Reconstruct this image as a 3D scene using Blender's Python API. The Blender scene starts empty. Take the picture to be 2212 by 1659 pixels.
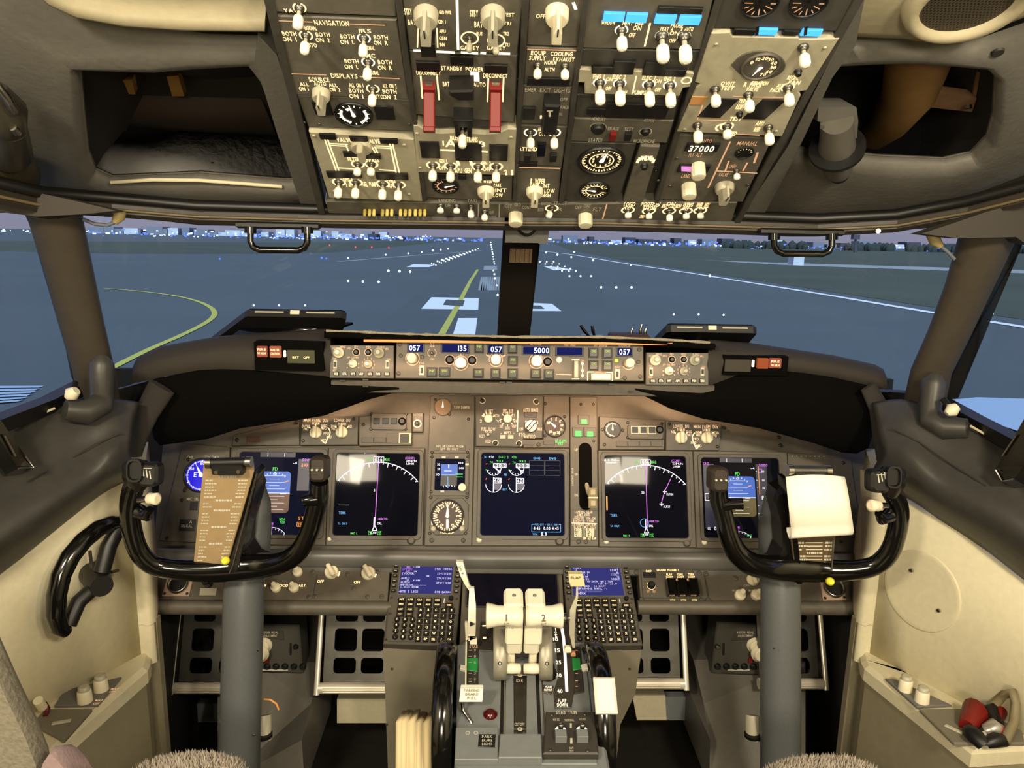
import bpy, math, random
from mathutils import Vector as V, Matrix
random.seed(7)
sc=bpy.context.scene; COL=sc.collection
# ---------------------------------------------------------------- camera maths (2212x1659)
FP=1600.; CX=1106.; CY=829.5
CAM=V((-.046,0,1.20)); YAW,PIT,ROL=[math.radians(a) for a in(-1.7,-11.2,1.1)]
_f=V((math.sin(-YAW)*math.cos(PIT),math.cos(YAW)*math.cos(PIT),math.sin(PIT)))
_r=V((math.cos(YAW),math.sin(YAW),0)); _u=_r.cross(_f)
CR=_r*math.cos(ROL)+_u*math.sin(ROL); CU=-_r*math.sin(ROL)+_u*math.cos(ROL); CF=_f
def ray(x,y): return CF+CR*((x-CX)/FP)+CU*((CY-y)/FP)
def at(x,y,Y=None,X=None,Z=None):
    d=ray(x,y)
    t=(Y-CAM.y)/d.y if Y is not None else (X-CAM.x)/d.x if X is not None else (Z-CAM.z)/d.z
    return CAM+d*t
cd=bpy.data.cameras.new('camera'); cd.sensor_width=36; cd.lens=36*FP/2212; cd.clip_start=.02; cd.clip_end=6000
co=bpy.data.objects.new('camera',cd); COL.objects.link(co)
co.matrix_world=Matrix(((CR.x,CU.x,-CF.x,CAM.x),(CR.y,CU.y,-CF.y,CAM.y),(CR.z,CU.z,-CF.z,CAM.z),(0,0,0,1)))
sc.camera=co
# ---------------------------------------------------------------- materials
def lin(c): return tuple(((x/255+.055)/1.055)**2.4 if x>10 else x/3295 for x in c)
MT={}
def mat(n,rgb=None,rough=.5,metal=0.,var=.0,bump=.0,scale=40.,coat=0.,alpha=None,sub=0,spec=.5):
    if n in MT: return MT[n]
    m=bpy.data.materials.new(n); m.use_nodes=True; nt=m.node_tree; b=nt.nodes['Principled BSDF']
    c=lin(rgb); b.inputs['Base Color'].default_value=(*c,1); b.inputs['Roughness'].default_value=rough
    b.inputs['Metallic'].default_value=metal; b.inputs['Coat Weight'].default_value=coat; b.inputs['Specular IOR Level'].default_value=spec
    if sub: b.inputs['Subsurface Weight'].default_value=sub; b.inputs['Subsurface Radius'].default_value=(.01,.008,.005)
    if var or bump:
        tc=nt.nodes.new('ShaderNodeTexCoord'); nz=nt.nodes.new('ShaderNodeTexNoise'); nz.inputs['Scale'].default_value=scale; nz.inputs['Detail'].default_value=4
        nt.links.new(tc.outputs['Object'],nz.inputs['Vector'])
        if var:
            mr=nt.nodes.new('ShaderNodeMapRange'); mr.inputs['From Min'].default_value=.3; mr.inputs['From Max'].default_value=.7
            mr.inputs['To Min'].default_value=1-var; mr.inputs['To Max'].default_value=1+var
            mx=nt.nodes.new('ShaderNodeVectorMath'); mx.operation='SCALE'; mx.inputs[0].default_value=c
            nt.links.new(nz.outputs['Fac'],mr.inputs['Value']); nt.links.new(mr.outputs['Result'],mx.inputs['Scale']); nt.links.new(mx.outputs['Vector'],b.inputs['Base Color'])
        if bump:
            bp=nt.nodes.new('ShaderNodeBump'); bp.inputs['Strength'].default_value=bump; bp.inputs['Distance'].default_value=.002
            nt.links.new(nz.outputs['Fac'],bp.inputs['Height']); nt.links.new(bp.outputs['Normal'],b.inputs['Normal'])
    MT[n]=m; return m
def glow(n,rgb,s=1.,samp=False):
    if n in MT: return MT[n]
    m=bpy.data.materials.new(n); m.use_nodes=True; b=m.node_tree.nodes['Principled BSDF']; c=lin(rgb)
    b.inputs['Base Color'].default_value=(c[0]*.3,c[1]*.3,c[2]*.3,1); b.inputs['Emission Color'].default_value=(*c,1); b.inputs['Emission Strength'].default_value=s
    b.inputs['Roughness'].default_value=.4
    if not samp: m.cycles.emission_sampling='NONE'
    MT[n]=m; return m
def screen(n,rgb,s=1.):
    if n in MT: return MT[n]
    m=glow(n,rgb,s); b=m.node_tree.nodes['Principled BSDF']; b.inputs['Roughness'].default_value=.035; b.inputs['Specular IOR Level'].default_value=.045; b.inputs['Base Color'].default_value=(.004,.004,.006,1); return m
D=dict
dark=mat('panel_dark',(94,90,79),.55,var=.12,bump=.15,scale=90); lgrey=mat('panel_light_grey',(172,166,142),.55,var=.06,bump=.1,scale=90)
mpg=mat('panel_brown_grey',(86,80,69),.5,var=.10,bump=.15,scale=60); mpd=mat('panel_selector_grey',(80,75,66),.5,var=.1,bump=.1,scale=80)
ogap=mat('overhead_frame_dark',(62,60,54),.6,var=.15,bump=.2,scale=60)
blk=mat('black_plastic',(14,13,12),.45); gblk=mat('gloss_black',(10,9,8),.16,coat=.4); mblk=mat('matte_black_fabric',(6,5,4),.95,spec=.1,bump=.3,scale=300,var=.2)
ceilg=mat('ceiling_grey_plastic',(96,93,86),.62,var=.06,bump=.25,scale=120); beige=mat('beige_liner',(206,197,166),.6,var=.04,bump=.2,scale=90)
sillg=mat('sill_grey_plastic',(57,55,51),.42,var=.08,bump=.15,scale=60); postg=mat('post_brown_grey',(68,61,51),.5,var=.06,bump=.1,scale=50)
white=mat('toggle_white',(252,248,230),.35,sub=.15); cream=mat('knob_cream',(226,217,188),.4); kgrey=mat('knob_grey',(176,171,150),.4)
steel=mat('steel',(170,165,155),.25,1.); dsteel=mat('dark_steel',(98,96,90),.35,.85,var=.15,scale=30)
red=mat('red_guard',(112,14,6),.5); colg=mat('column_blue_grey',(88,91,92),.42,var=.04,bump=.12,scale=200)
pedg=mat('pedestal_blue_grey',(120,124,124),.45,var=.06,bump=.1,scale=60); pedd=mat('pedestal_dark',(58,54,48),.5,var=.1)
lever=mat('lever_ivory',(240,234,208),.32); paper=mat('paper_white',(250,246,228),.8); screw=mat('screw_dark',(60,56,50),.35,.6)
papy=mat('paper_cream',(235,225,170),.7); G_W=glow('legend_lit_amber',(255,214,150),2.1); G_O=glow('legend_lit_orange',(238,182,136),.75); G_P=glow('legend_panel_lit',(240,205,160),.95)
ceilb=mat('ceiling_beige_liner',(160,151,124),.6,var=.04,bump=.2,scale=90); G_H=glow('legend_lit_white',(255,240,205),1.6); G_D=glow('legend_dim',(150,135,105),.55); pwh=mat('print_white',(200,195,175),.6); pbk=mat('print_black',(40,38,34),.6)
G_B=glow('annunciator_blue',(70,170,255),1.5); G_G=glow('green_lit',(60,235,90),1.1); G_R=glow('red_lit',(200,60,40),.5)
S_K=screen('screen_black',(3,4,10),1.); S_N=screen('screen_navy',(10,14,34),1.); S_W=glow('screen_white',(235,235,250),1.); S_M=glow('screen_magenta',(190,90,220),1.); S_G=glow('screen_green',(60,215,70),.9)
S_C=glow('screen_cyan',(70,165,235),.9); S_A=glow('screen_amber',(235,150,60),.9); S_R=glow('screen_red',(225,70,60),.8); S_B=glow('screen_sky_blue',(28,88,185),.9); S_BR=glow('screen_ground_brown',(92,58,42),.9)
S_CDU=screen('cdu_blue',(52,52,118),1.); S_CT=glow('cdu_text',(205,200,245),1.); S_D=glow('screen_dim_box',(38,50,62),.8); S_P=glow('screen_pink',(230,140,110),.9); S_LCD=screen('lcd_blue',(18,26,90),1.)
# ---------------------------------------------------------------- mesh builder
GC={}
def glyph(ch):
    if ch in GC: return GC[ch]
    c=bpy.data.curves.new('g','FONT'); c.body=ch; c.size=1; c.resolution_u=2; c.offset=.014
    o=bpy.data.objects.new('g',c); COL.objects.link(o); dg=bpy.context.evaluated_depsgraph_get(); me=o.evaluated_get(dg).to_mesh()
    vs=[(v.co.x,v.co.y) for v in me.vertices]; fs=[tuple(p.vertices) for p in me.polygons]
    x0=min((v[0] for v in vs),default=0); x1=max((v[0] for v in vs),default=.25)
    GC[ch]=([(a-x0,b) for a,b in vs],fs,x1-x0); o.evaluated_get(dg).to_mesh_clear(); bpy.data.objects.remove(o); bpy.data.curves.remove(c); return GC[ch]
def offpoly(P,d):
    n=len(P); out=[]
    for i in range(n):
        a,b,c=[V(P[(i+k)%n]) for k in(-1,0,1)]
        e1=(b-a).normalized() if (b-a).length>1e-9 else V((1,0)); e2=(c-b).normalized() if (c-b).length>1e-9 else e1
        n1=V((-e1.y,e1.x)); n2=V((-e2.y,e2.x)); m=n1+n2
        m=m/max(m.dot(m)/2,.35) if m.length>1e-6 else n1
        out.append(tuple(b+m*d))
    return out
def area(P): return sum(P[i][0]*P[(i+1)%len(P)][1]-P[(i+1)%len(P)][0]*P[i][1] for i in range(len(P)))/2
def rr(w,h,r,n=4,cx=0,cy=0):
    P=[]; r=min(r,w/2-1e-6,h/2-1e-6)
    for k,(sx,sy) in enumerate(((1,1),(-1,1),(-1,-1),(1,-1))):
        for i in range(n+1):
            a=math.pi/2*(k+i/n); P.append((cx+sx*(w/2-r)+r*math.cos(a),cy+sy*(h/2-r)+r*math.sin(a)))
    return P
def circ(r,n=20,cx=0,cy=0,ry=None): return [(cx+r*math.cos(2*math.pi*i/n),cy+(ry or r)*math.sin(2*math.pi*i/n)) for i in range(n)]
class MB:
    def __init__(s): s.v=[];s.f=[];s.m=[];s.sm=[];s.M=Matrix();s.mi=0;s.mats=[]
    def use(s,m):
        if m not in s.mats: s.mats.append(m)
        s.mi=s.mats.index(m); return s
    def add(s,vs,fs,sm=False):
        k=len(s.v); s.v+=[tuple(s.M@V(p)) for p in vs]; s.f+=[tuple(k+i for i in f) for f in fs]; s.m+=[s.mi]*len(fs); s.sm+=[sm]*len(fs); return s
    def loft(s,R,closed=True,caps=True,sm=True):
        n=len(R[0]); vs=[p for r in R for p in r]; fs=[]
        for i in range(len(R)-1):
            for j in range(n if closed else n-1):
                a=i*n+j; b=i*n+(j+1)%n; fs.append((a,b,b+n,a+n))
        s.add(vs,fs,sm)
        if caps and closed: s.add(R[0],[tuple(range(n))[::-1]]); s.add(R[-1],[tuple(range(n))])
        return s
    def prism(s,P,z0,z1,ch=0,sm=False):
        P=[tuple(p) for p in P]
        if area(P)<0: P=P[::-1]
        R=[[(x,y,z0) for x,y in P],[(x,y,z1-ch) for x,y in P]]
        if ch: R.append([(x,y,z1) for x,y in offpoly(P,ch)])
        return s.loft(R,sm=sm)
    def box(s,cx,cy,cz,sx,sy,sz,ch=0):
        P=[(cx-sx/2,cy-sy/2),(cx+sx/2,cy-sy/2),(cx+sx/2,cy+sy/2),(cx-sx/2,cy+sy/2)]
        if not ch: return s.prism(P,cz-sz/2,cz+sz/2)
        Q=offpoly(P,ch); z0,z1=cz-sz/2,cz+sz/2
        return s.loft([[(x,y,z0) for x,y in Q],[(x,y,z0+ch) for x,y in P],[(x,y,z1-ch) for x,y in P],[(x,y,z1) for x,y in Q]],sm=False)
    def lathe(s,pr,n=20,cx=0,cy=0,sm=True,sy=1): # profile (r,z)
        return s.loft([[(cx+r*math.cos(2*math.pi*i/n),cy+sy*r*math.sin(2*math.pi*i/n),z) for i in range(n)] for r,z in pr],sm=sm)
    def tube(s,P,r,n=10,closed=False,flat=1.,caps=True,up=None):
        P=[V(p) for p in P]; m=len(P); R=[]; rs=r if isinstance(r,(list,tuple)) else [r]*m
        t0=(P[1]-P[0]).normalized(); nn=V(up) if up else (V((0,0,1)) if abs(t0.z)<.9 else V((1,0,0))); nn=(nn-t0*nn.dot(t0)).normalized()
        for i in range(m):
            a=P[(i-1)%m] if closed or i else P[0]; b=P[(i+1)%m] if closed or i<m-1 else P[-1]
            t=(b-a).normalized(); nn=(nn-t*nn.dot(t)).normalized(); bb=t.cross(nn)
            R.append([tuple(P[i]+nn*(rs[i]*math.cos(2*math.pi*j/n))+bb*(rs[i]*flat*math.sin(2*math.pi*j/n))) for j in range(n)])
        if closed: R.append(R[0])
        return s.loft(R,caps=caps and not closed)
    def grid(s,G,th=None,dirv=None):  # G rows of points; thickness th along dirv
        n=len(G[0]); vs=[p for r in G for p in r]; k=len(vs)
        fs=[(i*n+j,i*n+j+1,(i+1)*n+j+1,(i+1)*n+j) for i in range(len(G)-1) for j in range(n-1)]
        if th:
            d=V(dirv)*th; vs=vs+[tuple(V(p)+d) for p in vs]; m=len(G)
            fs+=[tuple(k+a for a in f[::-1]) for f in fs]
            bd=[j for j in range(n)]+[i*n+n-1 for i in range(1,m)]+[(m-1)*n+j for j in range(n-2,-1,-1)]+[i*n for i in range(m-2,0,-1)]
            fs+=[(bd[i],bd[i]+k,bd[(i+1)%len(bd)]+k,bd[(i+1)%len(bd)]) for i in range(len(bd))]
        return s.add(vs,fs,True)
    def line(s,x0,y0,x1,y1,w,z):
        d=V((x1-x0,y1-y0)); 
        if d.length<1e-9: return s
        d=V((-d.y,d.x)).normalized()*w/2
        return s.add([(x0+d.x,y0+d.y,z),(x0-d.x,y0-d.y,z),(x1-d.x,y1-d.y,z),(x1+d.x,y1+d.y,z)],[(0,1,2,3)])
    def arc(s,cx,cy,r,a0,a1,w,z,n=None,sy=1.):
        n=n or max(4,int(abs(a1-a0)/9)); A=[math.radians(a0+(a1-a0)*i/n) for i in range(n+1)]
        vs=[(cx+q*math.cos(a),cy+q*sy*math.sin(a),z) for a in A for q in(r-w/2,r+w/2)]
        return s.add(vs,[(2*i,2*i+1,2*i+3,2*i+2) for i in range(n)])
    def flat(s,P,z): return s.add([(x,y,z) for x,y in P],[tuple(range(len(P)))])
    def text(s,t,x,y,z,h,w=None,al='c',rot=0,mono=None):
        X=0; L=[]
        for ch in t:
            if ch==' ': X+=(mono or .62); continue
            g=glyph(ch)
            if mono: L.append((g,X+(mono-g[2])/2)); X+=mono
            else: L.append((g,X)); X+=g[2]+.11
        W=max(X-(0 if mono else .11),.01); k=h/.72; kx=(w/W) if w else k*.92
        ox={'c':-W/2,'l':0,'r':-W}[al]; c,sn=math.cos(rot),math.sin(rot)
        for g,gx in L:
            vs=[]
            for a,b in g[0]:
                p,q=(gx+a+ox)*kx,b*k-h/2; vs.append((x+p*c-q*sn,y+p*sn+q*c,z))
            s.add(vs,g[1])
        return s
    def mesh(s,name,m=None):
        me=bpy.data.meshes.new(name); me.from_pydata(s.v,[],s.f)
        ms=s.mats or [m]
        for q in ms: me.materials.append(q)
        me.polygons.foreach_set('material_index',s.m); me.polygons.foreach_set('use_smooth',s.sm); me.update(); return me
def obj(name,me,parent=None,loc=None,rot=None,M=None,label=None):
    o=bpy.data.objects.new(name,me); COL.objects.link(o)
    if parent: o.parent=parent
    if M is not None: o.matrix_world=M
    if loc: o.location=loc
    if rot: o.rotation_euler=rot
    if label: o['label']=label
    return o
def tag(o,label,cat,group=None,kind=None):
    if label: o['label']=label
    if cat: o['category']=cat
    if group: o['group']=group
    if kind: o['kind']=kind
    return o
def thing(name,label,cat,M=None,group=None):
    o=obj(name,None,M=M if M is not None else Matrix()); o.empty_display_size=.02; return tag(o,label,cat,group)
def T3(p): return Matrix.Translation(V(p))
class W:   # a thing whose parts are given in world coordinates
    def __init__(s,name,label,cat,o,group=None): s.o=V(o); s.root=thing(name,label,cat,T3(o),group)
    def mb(s): m=MB(); m.M=T3(-s.o); return m
    def part(s,name,mb,m=None,label=None,parent=None): return obj(name,mb.mesh(name,m),parent or s.root,label=label)
def solo(name,mb,m,label,cat,group=None,o=None):
    vs=[V(v) for v in mb.v]; c=o or sum(vs,V())/len(vs); c=V(c)
    me=mb.mesh(name,m); me.transform(T3(-c)); ob=obj(name,me,M=T3(c)); return tag(ob,label,cat,group)
def struct(name,mb,m=None):
    o=obj(name,mb.mesh(name,m)); o['kind']='structure'; return o
# ---------------------------------------------------------------- tilted panel planes
class Plane:
    def __init__(s,a,Ya,b,Yb,off=0):  # a: lower pixel, b: upper pixel
        A=at(*a,Y=Ya); B=at(*b,Y=Yb); B.x=A.x; s.U=V((1,0,0)); s.V=(B-A).normalized(); s.N=s.U.cross(s.V).normalized(); s.O=A+s.N*off; s.OHD=Ya==1.20
    def uv(s,x,y):
        d=ray(x,y); t=(s.O-CAM).dot(s.N)/d.dot(s.N); p=CAM+d*t-s.O; return V((p.dot(s.U),p.dot(s.V)))
    def w(s,x,y,n=0):
        u=s.uv(x,y); return s.O+s.U*u.x+s.V*u.y+s.N*n
    def mat(s,u=0,v=0,n=0):
        o=s.O+s.U*u+s.V*v+s.N*n; a,b,c=s.U,s.V,s.N
        return Matrix(((a.x,b.x,c.x,o.x),(a.y,b.y,c.y,o.y),(a.z,b.z,c.z,o.z),(0,0,0,1)))
    def s(s,x,y): return (s.uv(x+1,y)-s.uv(x-1,y)).x/2
    def sv(s,x,y): return (s.uv(x,y-1)-s.uv(x,y+1)).y/2
TG={}
def toggle_mesh(L,r,m=white):
    r=r*1.2; k=(round(L,4),round(r,4),m.name)
    if k in TG: return TG[k]
    b=MB(); b.use(dsteel).lathe([(r*1.0,0),(r*1.0,r*.4),(r*.75,r*.55),(r*.6,r*1.0)],12)
    l=MB(); l.use(kgrey).lathe([(r*.42,r*.6),(r*.42,L*.45)],8); l.use(m).lathe([(r*.5,L*.40),(r*.9,L*.47),(r*1.0,L*.58),(r*1.0,L*.86),(r*.8,L*.96),(r*.35,L)],12)
    TG[k]=(b.mesh('bushing'),l.mesh('lever')); return TG[k]
class G:   # a panel thing laid on a Plane; pixel coordinates in, local metres out
    def __init__(s,P,name,label,cat,quad,n=0,group=None):
        s.P=P; u=[P.uv(*q) for q in quad]; s.c=sum(u,V((0,0)))/len(u); s.n=n
        s.root=thing(name,label,cat,P.mat(s.c.x,s.c.y,n),group); s.quad=quad; s.tx={}; s.z=0
    def q(s,x,y): r=s.P.uv(x,y)-s.c; return (r.x,r.y)
    def k(s,x,y): return s.P.s(x,y)
    def part(s,name,mb,m=None,parent=None,loc=None,rot=None,label=None): return obj(name,mb.mesh(name,m),parent or s.root,loc,rot,label=label)
    def plate(s,m,t=.006,quad=None,z0=-.012,name='plate',ch=.0012,label=None):
        P=[s.q(*p) for p in (quad or s.quad)]; b=MB(); b.prism(P,z0,t,ch); s.z=max(s.z,t) if not quad else s.z; return s.part(name,b,m,label=label)
    def tm(s,m):
        if m not in s.tx: s.tx[m]=MB()
        return s.tx[m]
    def T(s,t,x,y,h=8,m=None,w=None,al='c',rot=0,z=None,mono=None):
        u,v=s.q(x,y); kh=s.P.sv(x,y); kw=s.k(x,y)
        s.tm((m or G_W) if (m is not None or s.P.OHD) else G_P).text(t,u,v,(s.z if z is None else z)+.0004,h*kh,(w*kw if w else None),al,rot,mono); return s
    def Ts(s,L,m=None):
        for a in L: s.T(*a[:3],h=a[3] if len(a)>3 else 7,w=a[4] if len(a)>4 else None,m=a[5] if len(a)>5 else m)
        return s
    def L(s,x0,y0,x1,y1,w=2,m=None,z=None):
        a=s.q(x0,y0); b=s.q(x1,y1); s.tm(m or G_O).line(*a,*b,w*s.k(x0,y0),(s.z if z is None else z)+.0004); return s
    def PL(s,pts,w=2,m=None,z=None):
        for i in range(len(pts)-1): s.L(*pts[i],*pts[i+1],w,m,z)
        return s
    def A(s,x,y,r,a0,a1,w=2,m=None,z=None,sy=1.):
        u,v=s.q(x,y); k=s.k(x,y); s.tm(m or G_W).arc(u,v,r*k,a0,a1,w*k,(s.z if z is None else z)+.0004,sy=sy); return s
    def F(s,quad,m,z=None): s.tm(m).flat([s.q(*p) for p in quad],(s.z if z is None else z)+.0003); return s
    def rect(s,x0,y0,x1,y1):
        a=[s.q(*p) for p in((x0,y0),(x1,y0),(x1,y1),(x0,y1))]; return ((a[0][0]+a[3][0])/2,(a[1][0]+a[2][0])/2,(a[2][1]+a[3][1])/2,(a[0][1]+a[1][1])/2)
    def box(s,x0,y0,x1,y1,h=.003,m=None,name='annunciator',z=None,ch=.0005,label=None,parent=None,rad=0):
        l,r,b_,t=s.rect(x0,y0,x1,y1); z=s.z if z is None else z; b=MB(); cx,cy=(l+r)/2,(b_+t)/2
        if rad: b.prism(rr(r-l,t-b_,rad,3),0,h,ch)
        else: b.prism([(l-cx,b_-cy),(r-cx,b_-cy),(r-cx,t-cy),(l-cx,t-cy)],0,h,min(ch,(r-l)*.2,(t-b_)*.2))
        return s.part(name,b,m or blk,loc=(cx,cy,z),label=label,parent=parent)
    def tog(s,x,y,L=.024,r=.0042,lean=0,side=0,arcs=True,name='toggle_switch',m=white):
        k=s.k(x,y); u,v=s.q(x,y); A,B=toggle_mesh(L,r,m); o=obj(name,A,s.root,(u,v,s.z)); l=obj('lever',B,o,(0,0,0),(math.radians(lean),math.radians(side),0),label='white tipped lever' if m is white else None)
        if arcs:
            s.A(x,y,13,115,245,3.4,G_H if arcs==2 else G_W); s.A(x,y,13,-65,65,3.4,G_H if arcs==2 else G_W)
        return o
    def knob(s,x,y,rp,m=None,h=None,rot=0,kind='ptr',name='knob',lab=None):
        r=rp*s.k(x,y); u,v=s.q(x,y); h=h or r*1.1; b=MB(); m=m or kgrey; b.use(m)
        if kind=='ptr':
            b.lathe([(r*1.05,0),(r*1.0,h*.35),(r*.85,h*.45)],20)
            P=[(-r*.42,-r*.95),(r*.42,-r*.95),(r*.38,r*.4),(r*.12,r*1.12),(-r*.12,r*1.12),(-r*.38,r*.4)]
            b.prism(P,h*.3,h*1.1,r*.12); b.use(pbk).line(0,r*.1,0,r*1.0,r*.12,h*1.11)
        elif kind=='bar':
            b.lathe([(r,0),(r,h*.3),(r*.9,h*.4)],20); b.prism(rr(r*.62,r*2.0,r*.2,3),h*.3,h*1.15,r*.12)
        elif kind=='round':
            n=24; prof=[(r,0),(r,h*.85),(r*.88,h),(r*.5,h*1.02)]
            b.loft([[(q*(1+(.04 if i%2 else 0))*math.cos(2*math.pi*i/n),q*(1+(.04 if i%2 else 0))*math.sin(2*math.pi*i/n),z) for i in range(n)] for q,z in prof],sm=False)
        elif kind=='btn': b.lathe([(r*1.2,0),(r*1.2,h*.3),(r*.9,h*.35),(r*.9,h),(r*.7,h*1.1)],16)
        elif kind=='dual':
            b.lathe([(r*1.15,0),(r*1.15,h*.4),(r*1.0,h*.5),(r*.62,h*.5),(r*.6,h*1.3),(r*.45,h*1.4)],22)
        o=s.part(name,b,parent=s.root,loc=(u,v,s.z),rot=(0,0,rot),label=lab); return o
    def screws(s,pts,rp=4,m=None):
        for x,y in pts:
            k=s.k(x,y)*rp; b=MB(); b.use(m or screw).lathe([(k,0),(k,.001),(k*.6,.0016)],10); b.use(pbk).line(-k*.6,0,k*.6,0,k*.25,.0017)
            u,v=s.q(x,y); s.part('screw',b,loc=(u,v,s.z),rot=(0,0,random.random()*3))
        return s
    def gauge(s,x,y,rp,ticks=(0,360,10),tm=None,needle=0,face=None,name='gauge',tlen=.14,bez=None,nm=None,extra=None,sc_=1.):
        r=rp*s.k(x,y); u,v=s.q(x,y); b=MB(); b.use(bez or blk).lathe([(r*1.08,0),(r*1.08,r*.16),(r*1.0,r*.18),(r*.97,r*.1),(r*.97,.001)],28)
        o=s.part(name,b,loc=(u,v,s.z)); f=MB(); f.use(face or blk).flat(circ(r*.97,28),.0012); f.use(tm or G_W); a0,a1,n=ticks
        for i in range(n+1):
            a=math.radians(a0+(a1-a0)*i/n); l=tlen*(1.6 if i%2==0 else 1); f.line(r*.9*math.cos(a),r*.9*math.sin(a),r*(.9-l)*math.cos(a),r*(.9-l)*math.sin(a),r*.06*sc_,.0018)
        if extra: extra(f,r)
        f.mi=0; s.part('dial',f,parent=o)
        if needle is not None:
            nd=MB(); nd.use(nm or tm or G_W); a=math.radians(needle); c,s_=math.cos(a),math.sin(a); w=r*.07
            nd.add([(-s_*w*1.6,c*w*1.6,.003),(s_*w*1.6,-c*w*1.6,.003),(c*r*.8,s_*r*.8,.003)],[(0,1,2)]); nd.flat(circ(r*.12,10),.0032); s.part('needle',nd,parent=o)
        return o
    def done(s):
        for m,b in s.tx.items():
            if b.v: s.part('legend' if m not in (pbk,) else 'black_legend',b,m)
        return s
# ================================================================ OVERHEAD PANEL
OH=Plane((1145,450),1.20,(1200,0),.82)
def oh(name,label,quad,m,n=0.,t=.006,cat='overhead panel',group=None): 
    g=G(OH,name,label,cat,quad,n,group); g.plate(m,t); return g
# carrier frame behind all modules
f=G(OH,'overhead_frame','dark overhead carrier frame holding every switch module above the windscreen','panel frame',[(572,-40),(1870,-40),(1588,484),(716,478)],-.016)
f.plate(ogap,.004,z0=-.03)
b=MB(); b.use(ogap)
for a,c in (((575,-40),(700,470)),((858,-40),(918,425)),((1137,-40),(1112,425)),((1268,-40),(1212,430)),((1560,-40),(1418,430)),((1868,-40),(1585,486))):
    (x0,y0),(x1,y1)=f.q(*a),f.q(*c); d=V((x1-x0,y1-y0)); nn=V((-d.y,d.x)).normalized()*(.0035 if a[0] not in(575,1868) else .005)
    b.prism([(x0+nn.x,y0+nn.y),(x0-nn.x,y0-nn.y),(x1-nn.x,y1-nn.y),(x1+nn.x,y1+nn.y)],.004,.024,.001)
f.part('rail',b)
for (x,y) in ((588,36),(846,12),(848,52),(872,118),(1112,118),(905,232),(1115,232),(1120,190),(1128,245),(1252,130),(1240,235),(1108,265),(1530,42),(1515,150),(1480,215),(1250,60),(1450,300),(1432,320),(672,195),(650,215)):
    pass
f.screws([(588,36),(846,12),(848,54),(872,100),(886,118),(1117,96),(1117,122),(873,246),(886,246),(1107,238),(1118,190),(1252,145),(1240,235),(1529,42),(1518,150),(1480,215),(1265,62),(1262,102),(1444,300),(1437,325),(1418,385),(1232,300),(660,218),(647,196)],4.2,dsteel)
f.done()
def legrow(g,x,y,l,r,t=None,b_=None,w=30,h=9,m=None):
    # legends round a toggle: two lines left, two right, one above, one below
    for k,s_ in enumerate(l): g.T(s_,x-36,y-4+12*k,h,m,w)
    for k,s_ in enumerate(r): g.T(s_,x+36,y-2+12*k,h,m,w)
    if t: g.T(t,x+2,y-16,h,m,26)
    if b_: g.T(b_,x+10,y+21,h,m,26)
# --- column 1
g=oh('flight_control_module','dark overhead strip at the top left corner with one white toggle','' or [(572,-38),(856,-40),(857,26),(592,16)],dark)
g.tog(648,6,.026,.0045); g.T('YAW',632,12,8); g.done()
g=oh('navigation_module','dark overhead module with NAVIGATION and DISPLAYS rules and white toggles',[(594,24),(858,33),(884,206),(640,196)],dark)
g.L(602,34,676,37,3); g.L(756,41,832,44,3); g.T('NAVIGATION',717,39,11,G_W,74)
g.L(622,149,706,152,3); g.L(778,156,864,160,3); g.T('DISPLAYS',744,154,10,G_W,56)
g.tog(662,66,.024); legrow(g,662,66,['BOTH','ON 1'],['BOTH','ON 2'],None,'AUTO'); g.T('VHF NAV',645,48,8,G_O,26); g.T('NORMAL',672,50,9,G_W,26)
g.tog(787,72,.024,arcs=2); legrow(g,787,72,['BOTH','ON L'],['BOTH','ON R'],'IRS','NORMAL')
g.tog(796,124,.024,arcs=2); legrow(g,796,126,['BOTH','ON L'],['BOTH','ON R'],'FMC','NORMAL')
g.tog(806,182,.024); legrow(g,806,178,['ALL ON 1','BOTH','ON 1'],['ALL ON 2','BOTH','ON 2'],None,'AUTO')
g.T('SOURCE',690,162,10,G_W,44); g.T('AUTO',692,171,8,G_W,26); g.T('ALL',658,172,8,G_W,18); g.T('ON 1',657,182,8,G_W,20); g.T('ALL',720,174,8,G_W,18); g.T('ON 2',724,184,8,G_W,22)
g.knob(695,190,19,kgrey,h=.024,kind='ptr'); g.done()
g=oh('fuel_temperature_module','dark overhead module with a round temperature gauge between two black windows',[(642,200),(885,210),(897,278),(666,268)],dark,t=.004)
def _fa(f,r):
    f.arc(0,0,r*.72,150,250,r*.16,.002); f.arc(0,0,r*.72,-60,30,r*.16,.002); f.arc(0,0,r*.55,95,130,r*.2,.002)
g.gauge(765,240,38,(100,440,14),G_H,100,extra=_fa,name='temperature_gauge')
g.box(678,212,717,240,.002,blk); g.box(811,222,852,250,.002,blk); g.screws([(658,258),(885,262),(690,262)],3.5,dsteel); g.done()
g=oh('fuel_pump_module','light grey overhead fuel module with glowing crossfeed lines and a round crossfeed knob',[(668,272),(895,288),(913,424),(712,416)],lgrey,t=.009)
for q in ((692,274,727,285),(757,280,795,289),(822,285,860,294),(708,357,782,369),(813,360,882,373),(788,319,824,328)): g.box(*q,.003,blk)
g.box(743,313,770,323,.003,blk)
for (x0,y0,x1,y1) in ((702,286,727,356),(708,286,733,356),(842,294,857,364),(848,294,864,364),(748,300,754,314),(804,304,812,318),(810,304,817,318)): g.L(x0,y0,x1,y1,3,G_W)
for (x0,y0,x1,y1) in ((712,297,752,299),(712,301,752,303),(812,302,848,304),(812,306,848,308),(728,350,770,353),(820,354,856,357)): g.L(x0,y0,x1,y1,3.4,G_W)
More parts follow.
